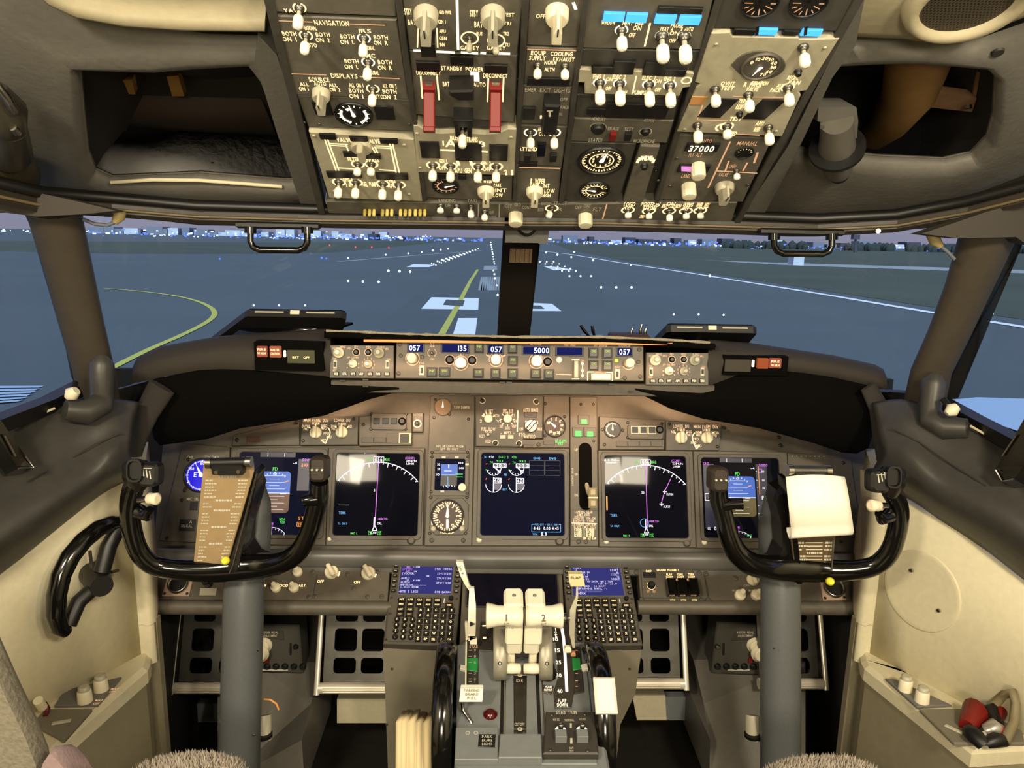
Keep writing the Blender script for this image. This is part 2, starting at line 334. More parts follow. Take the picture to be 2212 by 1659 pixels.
g.knob(782,303,23,lgrey,h=.016,kind='bar'); g.Ts([('VALVE',744,289,9,32),('VALVE',806,292,9,30),('FILTER',764,331,8,24),('BYPASS',802,333,8,34),('FUEL PUMPS',799,386,10,34),('FWD 1',752,376,8,18),('2 AFT',756,388,8,16),('FWD',845,378,8,18),('AFT',846,390,8,14)])
for x,y in ((774,342),(803,342)): g.tog(x,y,.018,.0045)
for x,y in ((733,381),(770,382),(828,385),(862,387)): g.tog(x,y,.026,.0048)
g.screws([(679,280),(874,300),(884,408),(723,401)],4,lgrey); g.done()
# --- column 2
g=oh('electrical_meter_module','dark overhead electrical module with two large pointer knobs and a vertical glowing rule',[(865,-38),(1134,-38),(1117,108),(885,98)],dark)
g.L(987,-36,990,97,6,G_H)
for x in (921,1065): g.knob(x,18,26,kgrey,h=.03,kind='ptr')
g.Ts([('STBY',882,14,14,16),('BAT',890,37,12,16),('GRD PWR',962,16,8,26),('GEN 1',955,36,8,16),('APU',956,57,8,14),('GEN',957,72,8,16),('INV',956,86,8,12),('STBY',1024,18,14,18),('BAT',1034,42,13,18),('TEST',1099,21,8,24),('TR1',1096,40,8,16),('BUS',1036,62,8,12),('TR2',1093,62,8,12),('TR3',1096,86,8,10)])
for x,y in ((1015,72),(1072,77)):
    g.A(x,y,18,0,360,3.5,G_W); g.tog(x,y,.018,.003,arcs=0,m=kgrey); g.T('GALLEY',x,93,9,G_W,40)
g.box(910,58,942,88,.016,blk,'guarded_button'); g.PL([(904,50),(902,92)],3,G_W); g.PL([(944,50),(946,92)],3,G_W)
for a in ((894,99,912,99),(940,101,982,103),(996,103,1033,105),(1038,104,1050,105),(1073,105,1102,106)): g.L(*a,7,G_H)
g.done()
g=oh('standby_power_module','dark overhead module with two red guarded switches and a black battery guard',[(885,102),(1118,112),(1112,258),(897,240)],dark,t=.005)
g.box(900,122,950,143,.003,blk); g.box(973,109,1023,128,.004,blk); g.box(1046,129,1096,147,.003,blk)
g.Ts([('DISCONNECT',926,149,9,52),('DISCONNECT',1070,155,9,52),('STANDBY',976,139,9,46),('POWER',1025,141,9,38),('BAT',964,173,10,14),('AUTO',1036,174,9,26)]); g.F([(1016,146),(1035,147),(1036,168),(1017,167)],G_H)  # glowing white patch paints the glare beside the battery guard
for a in ((909,155,913,205),(944,155,949,208),(1055,160,1053,212),(1088,161,1086,212)): g.L(*a,3.5,G_W)
for x in (928,1071):
    u,v=g.q(x,176); k=g.k(x,176); gb=MB(); gb.use(red); w=13*k
    gb.box(0,.002,.006,w*2,.012,.012,.001); gb.M=Matrix.Translation((0,0,.006))@Matrix.Rotation(math.radians(-62),4,'X'); gb.box(0,-.024,.0,w*1.9,.05,.009,.0015); gb.box(0,-.046,.007,w*1.9,.006,.01,.001)
    gb.M=Matrix(); gb.use(steel).box(0,.007,.004,w*1.3,.004,.006,.001); g.part('red_switch_guard',gb,loc=(u,v,.005))
gb=MB(); gb.use(blk); k=g.k(998,168); gb.prism([(-26*k,6*k),(26*k,10*k),(26*k,-24*k),(-8*k,-26*k),(-26*k,-10*k)],0,.022,.002); u,v=g.q(998,160); g.part('black_switch_guard',gb,loc=(u,v,.005))
g.done()
g=oh('bus_transfer_module','light grey overhead module with scalloped top edge, black windows and four white toggles',[(893,258),(903,258),(925,271),(950,275),(1000,273),(1050,277),(1078,274),(1097,265),(1116,266),(1111,368),(902,360)],lgrey,t=.009)
for q in ((909,292,950,327),(983,296,1041,333),(1057,298,1097,333)): g.box(*q,.002,blk,'bus_window')
g.tog(1000,262,.03,.0048,arcs=0)
g.Ts([('BUS',982,285,10,18),('TRANS',1020,288,10,24),('GEN 1',957,335,8,16),('OFF',956,350,8,16),('APU GEN',1001,356,10,36),('GEN 2',1050,340,8,20),('OFF',1052,353,8,18)]); g.T('1',958,296,10); g.T('A',974,296,16); g.T('B',1042,298,12)
g.L(952,311,982,312,5,G_W); g.L(1038,314,1054,315,5,G_W); g.L(988,333,992,345,6,G_W); g.L(1016,333,1020,345,6,G_W); g.L(1092,355,1094,366,4,G_W); g.L(1106,355,1106,366,4,G_W)
for x,y in ((936,344),(974,346),(1033,347),(1072,347)): g.tog(x,y,.025,.0048)
g.screws([(901,275),(1104,283),(1090,358),(908,350)],4,lgrey); g.done()
g=oh('guarded_transfer_module','dark overhead module with a black switch guard between the red guards and the grey panel',[(925,236),(1080,242),(1078,270),(1050,273),(1000,269),(950,271),(927,268)],ogap,t=.004)
g.box(981,224,1022,240,.02,blk,'switch_guard'); g.box(984,240,994,268,.016,blk,'switch_guard'); g.box(1010,240,1020,268,.016,blk,'switch_guard'); g.done()
g=oh('apu_temperature_module','dark overhead module with an orange lit round gauge and a grey pointer knob',[(902,366),(1108,374),(1106,428),(912,420)],dark,t=.005)
def _fb(f,r): f.arc(0,0,r*.66,120,330,r*.1,.002)
g.gauge(963,394,27,(110,350,9),G_O,20,extra=_fb,name='exhaust_temperature_gauge',nm=G_H,tlen=.2); g.knob(1050,404,18,cream,h=.022)
g.Ts([('L WIPER',1050,383,10,26),('PARK',1075,393,8,16),('INT',1082,404,8,24),('LOW',1076,415,8,20)]); g.box(945,366,965,376,.003,blk); g.box(990,368,1008,378,.003,blk); g.box(1042,370,1062,380,.003,blk); g.done()
# --- column 3
g=oh('cabin_temperature_module','dark narrow overhead module with one large cream knob at the top centre',[(1144,-38),(1264,-38),(1249,92),(1137,88)],dark)
g.knob(1203,14,25,cream,h=.03); g.T('OFF',1168,24,9,G_W,20); g.L(1238,-6,1244,10,7,G_H); g.done()
g=oh('equipment_cooling_module','dark narrow overhead module with EQUIP COOLING legends and two small toggles',[(1137,92),(1249,96),(1236,176),(1131,172)],dark)
g.L(1139,96,1247,99,3.5); g.Ts([('EQUIP',1163,104,9,32),('COOLING',1213,106,9,48),('SUPPLY',1161,115,9,36),('EXHAUST',1218,118,9,46),('NORM',1189,125,9,26),('ALTN',1187,140,8,22)])
g.tog(1161,130,.018,.004,arcs=0); g.tog(1220,132,.018,.004,arcs=0); g.box(1139,156,1231,172,.003,blk); g.done()
g=oh('emergency_lights_module','dark narrow overhead module with a tall black guard under EMER EXIT LIGHTS wording',[(1131,176),(1236,180),(1226,262),(1124,258)],dark)
g.T('EMER EXIT LIGHTS',1183,185,9,pwh,98); g.box(1172,192,1205,258,.018,blk,'tall_switch_guard',ch=.002); g.L(1181,201,1194,201,4,pwh,z=.025); g.L(1187,201,1187,214,5,pwh,z=.025)
g.box(1130,219,1155,244,.004,blk,'indicator'); g.Ts([('OFF',1218,205,7,16),('ARMED',1217,222,7,24),('ON',1209,237,7,10)],pwh); g.L(1169,240,1169,247,5,G_W); g.done()
g=oh('passenger_signs_module','dark narrow overhead module with two Y-shaped lit toggles for passenger signs',[(1124,262),(1226,266),(1214,352),(1119,348)],dark)
for x in (1146,1197): g.tog(x,277,.024,.0044,arcs=2)
g.Ts([('AUTO',1172,270,9,20),('ON',1171,280,8,14),('ATTEND',1140,313,8,40)]); g.box(1160,297,1178,322,.006,gblk,'call_button'); g.box(1132,320,1146,334,.006,blk,'call_button'); g.box(1188,320,1202,334,.006,blk,'call_button'); g.box(1121,340,1161,349,.003,blk); g.done()
g=oh('wiper_module','dark narrow overhead module with a cream wiper knob and amber legends',[(1118,352),(1213,356),(1206,432),(1111,430)],dark,t=.005)
g.L(1120,354,1210,357,4); g.knob(1155,404,18,cream,h=.022); g.T('R WIPER',1162,384,11,G_W,32); g.T('PARK',1156,391,8,G_W,20); g.Ts([('INT',1180,394,9,14),('LOW',1187,405,9,22),('HIGH',1180,415,8,18)]); g.done()
# --- column 4
g=oh('window_heat_module','dark overhead module with four lit blue windows and three white toggles',[(1272,-38),(1546,-38),(1514,98),(1258,94)],dark)
for q in ((1303,14,1348,33),(1352,16,1397,35),(1414,19,1459,38),(1466,21,1512,40)): 
    o=g.box(*q,.003,G_B,'blue_annunciator'); b=MB(); 
g.box(1420,2,1516,16,.003,blk)
g.Ts([('WINDOW',1314,38,9,30),('HEAT',1356,39,10,22),('OFF',1380,42,9,18),('PROBE',1462,44,11,26),('HEAT A',1440,52,9,28),('B AUTO',1484,52,9,26),('ON',1376,50,9,18),('OFF',1365,65,10,14),('ON',1456,61,8,20),('OFF',1452,77,9,14)],G_W)
g.L(1404,39,1392,90,4,G_W)
g.tog(1342,54,.026,.0048,arcs=2); g.tog(1429,66,.034,.006,arcs=2); g.tog(1477,68,.034,.006,arcs=2); g.done()
g=oh('hydraulic_annunciator_module','dark overhead strip with stepped black warning windows above the pump toggles',[(1258,98),(1513,102),(1503,146),(1252,134)],ogap,t=.005)
for q in ((1279,131,1326,146),(1323,119,1370,147),(1390,121,1438,150),(1434,137,1481,152)): g.box(*q,.004,blk)
g.done()
g=oh('hydraulic_pump_module','light grey overhead module with four white pump toggles in a row',[(1250,136),(1277,138),(1281,148),(1365,150),(1367,141),(1387,142),(1389,152),(1478,155),(1481,144),(1500,146),(1490,176),(1475,178),(1467,196),(1262,191),(1262,167),(1247,166)],lgrey,t=.008)
for x,y in ((1295,165),(1338,167),(1401,169),(1446,171)): g.tog(x,y,.03,.0052,arcs=2)
g.Ts([('ENG 1',1293,152,9,24),('ELEC 2',1337,153,9,28),('ELEC 1',1401,155,9,28),('ENG 2',1446,157,9,24),('ON',1316,158,8,14),('ON',1421,162,8,14),('OFF',1314,178,8,12),('OFF',1348,187,8,12),('PUMPS',1380,187,9,30),('OFF',1420,181,8,12)],G_W); g.L(1374,151,1367,184,3,G_W); g.A(1482,161,10,0,360,3.5,G_W); g.done()
g=oh('door_annunciator_module','dark overhead strip with a long black window below the pump toggles',[(1246,198),(1466,202),(1455,252),(1240,246)],ogap,t=.004)
g.box(1268,225,1312,238,.003,blk); g.box(1308,214,1442,243,.004,blk); g.done()
g=oh('voice_recorder_module','dark overhead module with two round jacks, a small red button and a black button',[(1240,248),(1455,254),(1440,302),(1230,298)],dark,t=.005)
g.knob(1292,268,14,blk,h=.006,kind='btn',name='jack'); g.A(1292,268,17,0,360,2,pwh); g.knob(1394,275,9,blk,h=.005,kind='btn',name='jack'); g.A(1394,277,13,0,360,2.5,pwh); g.box(1317,276,1330,290,.006,red,'red_button'); g.box(1349,275,1363,290,.006,blk,'black_button')
g.Ts([('HEADSET',1293,249,7,30),('MICROPHONE',1402,252,7,22),('ERASE',1325,270,7,24),('TEST',1358,271,7,20),('STATUS',1286,295,8,30),('MICROPHONE',1391,297,8,46)],pwh); g.done()
g=oh('cabin_altitude_module','dark overhead module with two round pressure dials, large above small',[(1229,300),(1374,304),(1336,428),(1212,426)],ogap,t=.005)
def _fc(f,r):
    f.arc(0,0,r*.55,0,360,r*.05,.002,30)
    for i in range(10):
        a=math.radians(90-36*i); f.text(str(i),r*.4*math.cos(a),r*.4*math.sin(a),.002,r*.17)
g.gauge(1299,338,47,(90,450,40),G_W,75,extra=_fc,name='cabin_altimeter',nm=G_H,tlen=.1)
g.gauge(1284,403,31,(20,340,20),G_W,170,extra=lambda f,r:f.arc(0,0,r*.6,20,340,r*.07,.002,20),name='cabin_climb_indicator',nm=G_H,tlen=.16); g.done()
g=oh('air_valve_module','lighter slanted overhead strip with a lit arc over a tiny black knob',[(1383,304),(1425,306),(1388,428),(1346,426)],dark,t=.008)
for i in range(7): a=math.radians(170-27*i); g.T('I',1394+17*math.cos(a),338-9*math.sin(a),8,G_W,6)
g.T('VALVE',1395,330,11,G_W,26); g.knob(1391,346,7,blk,h=.006,kind='btn'); g.done()
# --- column 5
g=oh('air_temperature_module','dark overhead module at top right with two amber dials and lit blue windows',[(1560,-38),(1862,-38),(1812,58),(1536,50)],ogap)
for x,nd in ((1641,-60),(1745,-60)):
    g.gauge(x,-6,38,(180,360,7),G_O,nd,name='temperature_dial',nm=blk,tlen=.3); g.L(x-8,22,x-10,42,7,blk,z=.02)
for q in ((1633,49,1677,62),(1729,51,1773,64)): g.box(*q,.003,G_B,'blue_annunciator')
g.box(1583,49,1631,61,.003,blk); g.box(1690,52,1724,62,.003,blk); g.done()
g=oh('air_conditioning_module','light grey slanted overhead module with teardrop gauge and six white toggles',[(1535,56),(1576,55),(1582,64),(1724,66),(1726,70),(1812,68),(1741,182),(1724,184),(1728,194),(1688,282),(1461,272),(1502,176),(1512,168),(1500,164)],lgrey,t=.009)
td=MB(); td.use(mpd); P=[g.q(1578,125)]+[g.q(1640+55*math.cos(a),125-31*math.sin(a)) for a in [math.radians(150-i*15) for i in range(21)]]; td.prism(P,.009,.0105,.0006); g.part('dial_surround',td)
def _fd(f,r):
    for i in range(8): a=math.radians(150-30*i); f.text(str(i*10),r*.72*math.cos(a),r*.72*math.sin(a),.002,r*.26)
g.z=.0105; g.gauge(1641,125,38,(0,1,1),G_W,250,face=mpd,bez=mpd,extra=_fd,name='duct_pressure_gauge',nm=G_H); g.z=.009
for q in ((1524,198,1575,239),(1624,200,1674,243)):
    l,r,b_,t=g.rect(*q); k=.006; w=MB(); w.use(blk).prism([(l-k,b_),(r-k,b_),(r+k,t),(l+k,t)],.009,.0105,.0005); g.part('blue_window' if 0 else 'black_window',w)
for x,y,L_ in ((1733,86,.026),(1543,178,.024),(1615,190,.024),(1700,174,.026),(1505,256,.026),(1569,259,.018),(1658,261,.026)): g.tog(x,y,L_,.0050,arcs=(x in(1700,1569)))
g.box(1490,194,1524,212,.001,mat('amber_placard',(205,150,90),.5),'placard'); g.knob(1596,231,6,blk,h=.006,kind='btn',name='button'); g.knob(1722,139,7,blk,h=.006,kind='btn',name='button')
g.Ts([('OVHT',1571,166,9,30),('TEST',1570,176,9,28),('R PACK',1626,168,10,40),('ISOLATION',1640,165,9,36),('VALVE',1624,178,9,26),('RECIRC',1712,153,9,24),('FAN',1714,164,9,26),('AUTO',1688,171,9,22),('PACK',1674,180,9,22),('TRIP',1602,204,10,15),('RESET',1598,217,10,18),('TEST',1588,243,9,26),('APU',1640,253,9,16),('BLEED',1634,266,9,12)])
g.L(1522,198,1505,245,3,G_O); g.L(1505,245,1570,247,3,G_O); g.L(1582,194,1690,197,3,G_O); g.L(1590,276,1640,279,2.5,G_O); g.A(1558,262,12,60,250,4,G_W); g.T('BLEED',1580,275,9,G_W,20)
g.screws([(1546,80),(1780,88),(1675,270),(1478,266)],4,lgrey); g.done()
g=oh('pressurization_module','dark overhead module with lit digits, a magenta window and cream knobs',[(1462,284),(1668,292),(1604,430),(1424,424)],dark,t=.005)
g.box(1482,300,1552,317,.003,blk,'digital_window',z=.005); g.T('37000',1515,309,13,G_H,54,z=.0085); g.box(1464,347,1532,363,.003,blk,'digital_window'); g.F([(1471,347),(1493,348),(1491,359),(1471,358)],glow('magenta_lit',(225,140,215),1.),z=.0085)
g.knob(1507,350,15,cream,h=.02,kind='round'); g.knob(1487,394,15,cream,h=.02,kind='round'); g.knob(1564,395,20,kgrey,h=.024); g.tog(1590,362,.014,.0038,arcs=0)
g.gauge(1607,322,19,(20,160,6),G_W,None,name='valve_position_gauge')
g.L(1577,298,1529,399,4); g.L(1546,362,1635,367,4); g.Ts([('AUTO',1525,297,8,24),('FLT ALT',1502,327,8,28),('LAND ALT',1490,373,8,36),('MANUAL',1614,302,9,44),('VALVE',1562,370,8,20),('OPEN',1582,352,9,14)],G_O); g.L(1574,340,1566,362,4); g.L(1614,344,1604,362,4); g.L(1636,322,1628,345,5,G_O)
for x,y in ((1447,395),(1422,383),(1462,334),(1453,307),(1615,392)): g.screws([(x,y)],4,dsteel)
g.done()
# --- bottom row
g=oh('lights_and_start_module','long dark overhead strip at the windscreen edge with light toggles and start knobs',[(704,428),(1210,434),(1592,430),(1576,484),(716,476)],dark,t=.006)
for (x0,n) in ((789,3),(827,3),(866,3),(898,3)):
    for i in range(n):
        b=MB(); b.use(mat('yellow_cap',(215,195,110),.4)).lathe([(.0026,0),(.003,.006),(.0022,.011)],10); u,v=g.q(x0+10*i,446); g.part('circuit_breaker',b,loc=(u,v,.006))
for x,y,L_,s_ in ((952,436,.013,0),(987,437,.013,0),(1018,438,.02,0),(1047,449,.016,0),(1192,442,.018,-20),(1356,446,.014,0),(1401,448,.014,0),(1445,448,.018,0),(1481,448,.014,0),(1512,447,.014,0)): g.tog(x,y,L_,.0044,side=s_,arcs=(x>1100))
g.knob(1114,456,15,cream,h=.018,kind='round'); g.knob(1264,459,15,cream,h=.018,kind='round')
g.L(1034,432,1033,473,2.5,pwh); g.L(1079,432,1078,474,2.5,pwh); g.L(1311,432,1298,478,3,G_O)
g.Ts([('LANDING',966,425,8,36),('OFF',968,436,7,12),('TAXI',1020,425,7,20),('OFF',1062,451,7,10),('START',1063,462,7,16),('OFF',1098,437,7,16),('GRD',1118,434,7,14),('CONT',1138,440,7,20),('IGNITION',1180,432,7,22),('START',1210,431,8,28),('BOTH',1168,445,7,12),('R',1210,444,7,10),('OFF',1249,440,7,14),('CONT',1268,437,7,14),('FLT',1290,444,8,18)],pwh)
g.Ts([('LOGO',1360,433,10,24),('OFF',1357,441,8,14),('POSITION',1405,433,9,40),('STROBE',1404,441,8,30),('STEADY',1387,460,7,10),('ANTI COLLISION',1450,437,9,42),('ON',1449,432,8,18),('WING',1486,434,9,22),('OFF',1481,442,8,14),('WHEEL WELL',1518,435,11,28),('ON',1512,443,8,16)])
g.done()
# ================================================================ MAIN INSTRUMENT PANEL
MP=Plane((1128,1180),1.41,(1128,855),1.53)
def mp(name,label,cat,quad,m,t=.004,n=0.,group=None): g=G(MP,name,label,cat,quad,n,group); g.plate(m,t); return g
f=G(MP,'instrument_panel_backing','brown grey backing of the main instrument panel running under the glareshield','instrument panel',[(326,1200),(352,930),(400,820),(1830,820),(1876,930),(1868,1212)],-.01)
f.plate(mpg,.004,z0=-.02)
f.T('- - - - - - - - - - - - - - -',448,963,6,pwh,100); f.T('- - - - - - - - - - - - - - -',1748,980,6,pwh,72); f.done()
def DU(name,label,scr,bez,sm=S_K):
    g=mp(name,label,'cockpit display',bez,mpg,.006); l,r,b_,t=g.rect(*scr); cx,cy=(l+r)/2,(b_+t)/2; w,h=r-l,t-b_; z=g.z
    fr=MB(); fr.use(mpd); O=rr(w+.016,h+.016,.009,4,cx,cy); I=rr(w,h,.006,4,cx,cy); n=len(O)
    fr.loft([[(x,y,z) for x,y in O],[(x,y,z+.003) for x,y in offpoly(O,.0012)],[(x,y,z+.003) for x,y in offpoly(I,-.001)],[(x,y,z-.004) for x,y in I]],caps=False,sm=False); g.part('bezel',fr)
    # recess: screen sits just over plate
    s_=MB(); s_.use(sm).flat(I,z+.0012); g.part('screen',s_); g.z=z+.0014
    g.w,g.h,g.l,g.b,g.cx,g.cy=w,h,l,b_,cx,cy
    def X(fx,fy): return (l+w*fx,b_+h*(1-fy))
    g.X=X; return g
def lamp(g,x,y,r=5,m=None): g2=g.z; g.z=.006; g.knob(x,y,r,m or cream,h=.002,kind='btn',name='light_sensor'); g.z=g2
def knobring(g,x,y,r=8): 
    z=g.z; g.z=.006; g.knob(x,y,r,mpd,h=.003,kind='btn',name='brightness_knob'); g.z=z
class SD:  # draw on a display in 0..1 coordinates
    def __init__(s,g): s.g=g
    def l(s,x0,y0,x1,y1,m,w=.006): a=s.g.X(x0,y0); b=s.g.X(x1,y1); s.g.tm(m).line(*a,*b,w*s.g.w,s.g.z+.0004); return s
    def t(s,x,y,t,h,m,w=None,al='c'): a=s.g.X(x,y); s.g.tm(m).text(t,*a,s.g.z+.0006,h*s.g.h,w*s.g.w if w else None,al); return s
    def r(s,x0,y0,x1,y1,m,z=.0001,rad=0):
        a=s.g.X(x0,y1); b=s.g.X(x1,y0)
        P=rr(b[0]-a[0],b[1]-a[1],rad,4,(a[0]+b[0])/2,(a[1]+b[1])/2) if rad else [a,(b[0],a[1]),b,(a[0],b[1])]
        s.g.tm(m).flat(P,s.g.z+z); return s
    def a(s,x,y,r,a0,a1,m,w=.008,n=None): c=s.g.X(x,y); s.g.tm(m).arc(*c,r*s.g.w,a0,a1,w*s.g.w,s.g.z+.0004,n); return s
    def fr(s,x0,y0,x1,y1,m,w=.006): return s.l(x0,y0,x1,y0,m,w).l(x1,y0,x1,y1,m,w).l(x1,y1,x0,y1,m,w).l(x0,y1,x0,y0,m,w)
def ND(g,right):
    d=SD(g); cx=.505; R=.62; cy=.125+R*1.0
    d.a(cx,cy,R,39,141,S_W,.010,40)
    for i in range(-9,10):
        a=math.radians(90-5.5*i); q=.05 if i%2==0 else .025; c,s_=math.cos(a),math.sin(a)*g.w/g.h
        d.l(cx+R*c,cy-R*s_,cx+(R-q)*c,cy-(R-q)*s_,S_W,.009)
    if True:
        pass
    d.l(cx,.115,cx-.012 if not right else cx+.0,.88,S_M,.009)
    d.t(cx+.0,.075,'056',.05,S_W,.09); d.fr(cx-.062,.045,cx+.062,.105,S_W,.005); d.t(cx-.11,.075,'TRK',.035,S_G,.06); d.t(cx+.10,.075,'MAG',.035,S_G,.06); d.l(cx-.02,.11,cx,.13,S_M,.012).l(cx+.02,.11,cx,.13,S_M,.012)
    d.t(.88,.055,'(CO5F)',.03,S_M,.11).t(.90,.09,'2354.9z',.026,S_W,.13).t(.885,.125,'1.0NM',.026,S_W,.09)
    d.l(.49,.87,.465,.94,S_W,.009).l(.49,.87,.52,.94,S_W,.009).l(.465,.94,.52,.94,S_W,.009); d.l(.485,.78,.485,.90,S_W,.02 if not right else .01)
    d.t(.585,.80,'<100KTS>',.026,S_M,.12); d.t(.55,.855,'DRL',.026,S_W,.05); d.t(.48,.965,'0.00',.024,S_W,.07)
    d.t(.10,.73,'TERR',.03,S_C,.085).t(.11,.86,'TA ONLY' ,.024,S_C,.11); d.t(.25,.975,'FMC R' if right else 'FMC L',.024,S_G,.08)
    d.t(.445,.955,'RNP',.022,S_G,.05).t(.445,.98,'1.00',.022,S_G,.05).t(.55,.955,'ANP',.022,S_G,.05).t(.55,.98,'0.05',.022,S_G,.05)
    if right:
        d.l(.81,.275,.73,.43,S_M,.008).l(.73,.43,.68,.585,S_M,.008)
        for x,y,s_ in ((.73,.44,'PUTON'),(.685,.59,'ALKUI')):
            for a in range(4): c,s2=math.cos(a*math.pi/2),math.sin(a*math.pi/2); d.l(x,y,x+.025*c,y+.025*s2,S_W,.012)
            d.t(x+.06,y+.03,s_,.028,S_W,.08)
        d.t(.08,.055,'GS 0 TAS---',.028,S_W,.2).l(.02,.09,.15,.09,S_W,.006); d.t(.46,.45,'20',.03,S_W,.035); d.t(.02,.56,'|',.13,S_A); d.a(.47,.82,.05,0,360,S_C,.006)
    else: d.t(.47,.455,'5',.03,S_W); d.l(.33,.0,.34,.0,S_W); d.fr(.05,.635,.18,.64,S_D,.004)
def PFD(g,right):
    d=SD(g); g.tm(S_B)
    d.r(.24,.235,.62 if not right else .68,.50,S_B,rad=.008).r(.24,.50,.62 if not right else .68,.74,S_BR if not right else glow('screen_ground_olive',(84,74,34),.9),rad=.008); x1=.62 if not right else .68; c=(.24+x1)/2
    d.r(.24,.46,x1,.50,S_B,.0002).r(.24,.50,x1,.54,S_BR if not right else MT['screen_ground_olive'],.0002)
    d.l(.24,.50,x1,.50,S_W,.007); d.r(.02,.08,.16,.88,glow('tape_grey',(30,30,52),1.)); d.r(.70,.08,.84,.88 if right else .47,MT['tape_grey']); d.r(.24,.0,.66,.06,MT['tape_grey'])
    d.t(c,.205,'FD',.045,S_G,.06); d.l(c-.02,.27,c,.24,S_W,.007).l(c+.02,.27,c,.24,S_W,.007).l(c-.02,.27,c+.02,.27,S_W,.007)
    for i in range(5): d.l(c-.06 if i%2 else c-.13,.29+i*.04,c+.06 if i%2 else c+.13,.29+i*.04,S_W,.004)
    for i in range(5): d.l(c-.05 if i%2 else c-.13,.54+i*.04,c+.05 if i%2 else c+.13,.54+i*.04,S_W,.004)
    for sx in (-1,1): d.l(c+sx*.15,.505,c+sx*.08,.505,S_W,.016); d.l(c+sx*.13,.36,c+sx*.17,.35,S_P,.014)
    for a in (-40,-28,-16,16,28,40): r=math.radians(90+a); d.l(c+.20*math.cos(r),.46-.22*math.sin(r),c+.18*math.cos(r),.46-.20*math.sin(r),S_W,.006)
    d.t(.06,.075,'130',.03,S_M,.08).t(.80,.09,'5000',.035,S_M,.11)
    for x in (.33,.53): d.l(x,.01,x,.055,S_W,.006)
    d.t(.66,.13,'-4',.03,S_W,.05); d.a(.44,1.12,.20,40,140,S_W,.006,24); 
    for i in range(9): a=math.radians(40+12.5*i); d.l(.44+.2*math.cos(a),1.12-.2*math.sin(a),.44+.18*math.cos(a),1.12-.18*math.sin(a),S_W,.005)
    d.l(.44,.86,.44,1.0,S_M,.006); d.t(.44,.87,'H',.03,S_M)
    if not right:
        d.t(.80,.155,'BARO',.045,S_P,.12).t(.80,.80,'STD',.04,S_A,.12).fr(.73,.85,.85,.90,S_A,.008).t(.79,.875,'29.92',.035,S_A,.1).t(.555,.815,'MDA',.03,S_G,.07).t(.555,.85,'720',.03,S_G,.06).t(.42,.975,'HDG',.025,S_G,.05)
    else:
        d.fr(.03,.455,.14,.54,S_W,.008).t(.09,.50,'4',.06,S_W); d.l(.735,.1,.735,.46,S_A,.008); d.t(.79,.50,'80',.05,S_W); d.t(.78,.50,'1',.05,S_G); d.t(.06,.885,'GS',.03,S_W,.035).t(.14,.885,'0',.045,S_W); d.t(.57,.97,'MAG',.025,S_G,.06); d.fr(.735,.14,.78,.18,S_M,.006)
        for y in (.17,.28,.38,.6,.7): d.l(.70,y,.715,y,S_W,.006).t(.79,y,'00',.025,S_W)
g=DU('display_unit','display unit showing blue and brown horizon, behind the left control wheel',(515,978,697,1155),[(501,966),(710,968),(704,1178),(497,1176)],S_N); PFD(g,False); lamp(g,541,1166); g.done()
g=DU('display_unit','display unit showing navigation arc, left of the standby dials',(725,980,905,1157),[(711,968),(918,968),(914,1178),(705,1178)]); ND(g,False); lamp(g,713,1164,4); knobring(g,889,1167); g.done()
g=DU('display_unit','navy engine display unit with 20.2 and 401 round readouts, in the panel centre',(1039,980,1218,1157),[(1025,969),(1229,969),(1229,1179),(1019,1179)],S_N)
d=SD(g)
for x in (.15,.425):
    d.a(x,.185,.088,-165,0,S_W,.008,20).l(x,.165,x+.08,.245,S_W,.016).r(x-.01,.13,x+.155,.175,glow('screen_box_grey',(70,70,95),1.)).fr(x-.005,.13,x+.15,.18,S_W,.007).t(x+.085,.155,'20.2',.042,S_W,.12); d.t(x+.07,.10,'93.1',.026,S_G,.075).t(x-.03,.115,'TO',.024,S_G,.04)
    d.l(x-.095,.14,x-.08,.13,S_R,.01).l(x-.1,.21,x-.08,.205,S_G,.01)
    for i in range(6): a=math.radians(-20-27*i); d.l(x+.085*math.cos(a),.185-.085*math.sin(a),x+.065*math.cos(a),.185-.065*math.sin(a),S_W,.007)
    d.a(x,.385,.095,-180,0,S_W,.007,20).l(x,.385-.09,x,.48,S_W,.014).r(x+.005,.34,x+.09,.45,MT['screen_box_grey']).fr(x,.31,x+.09,.37,S_W,.007).t(x+.045,.34,'401',.045,S_W,.085).l(x-.095,.33,x-.085,.31,S_R,.01)
d.t(.05,.05,'TAT',.024,S_C,.04).t(.12,.05,'+3c',.03,S_W,.06).t(.32,.05,'D-TO 2  +32c',.03,S_G,.22).t(.29,.265,'N1',.03,S_C,.03).t(.285,.445,'EGT',.03,S_C,.05)
for x in (.67,.86): d.t(x,.06,'ENG',.026,S_C,.08); [d.fr(x-.09,.09+i*.06,x+.09,.15+i*.06,S_D,.004) for i in range(3)]
d.fr(.61,.865,.955,.955,S_C,.006).r(.64,.85,.93,.88,S_N,.0005).t(.78,.865,'FUEL QTY - LBS X 1000',.022,S_C,.27).t(.67,.91,'4.45',.036,S_W,.08).t(.79,.91,'0.00',.036,S_W,.08).t(.89,.91,'4.45',.036,S_W,.08).t(.65,.982,'TOTAL',.022,S_C,.06).t(.755,.98,'8.9',.042,S_W,.07)
lamp(g,1035,1166); knobring(g,1208,1169); g.done()
g=DU('display_unit','display unit with a PUTON and ALKUI route leg, right of the gear lever',(1306,986,1482,1162),[(1291,973),(1495,975),(1502,1183),(1293,1181)]); ND(g,True); lamp(g,1309,1169); knobring(g,1482,1173,7); g.done()
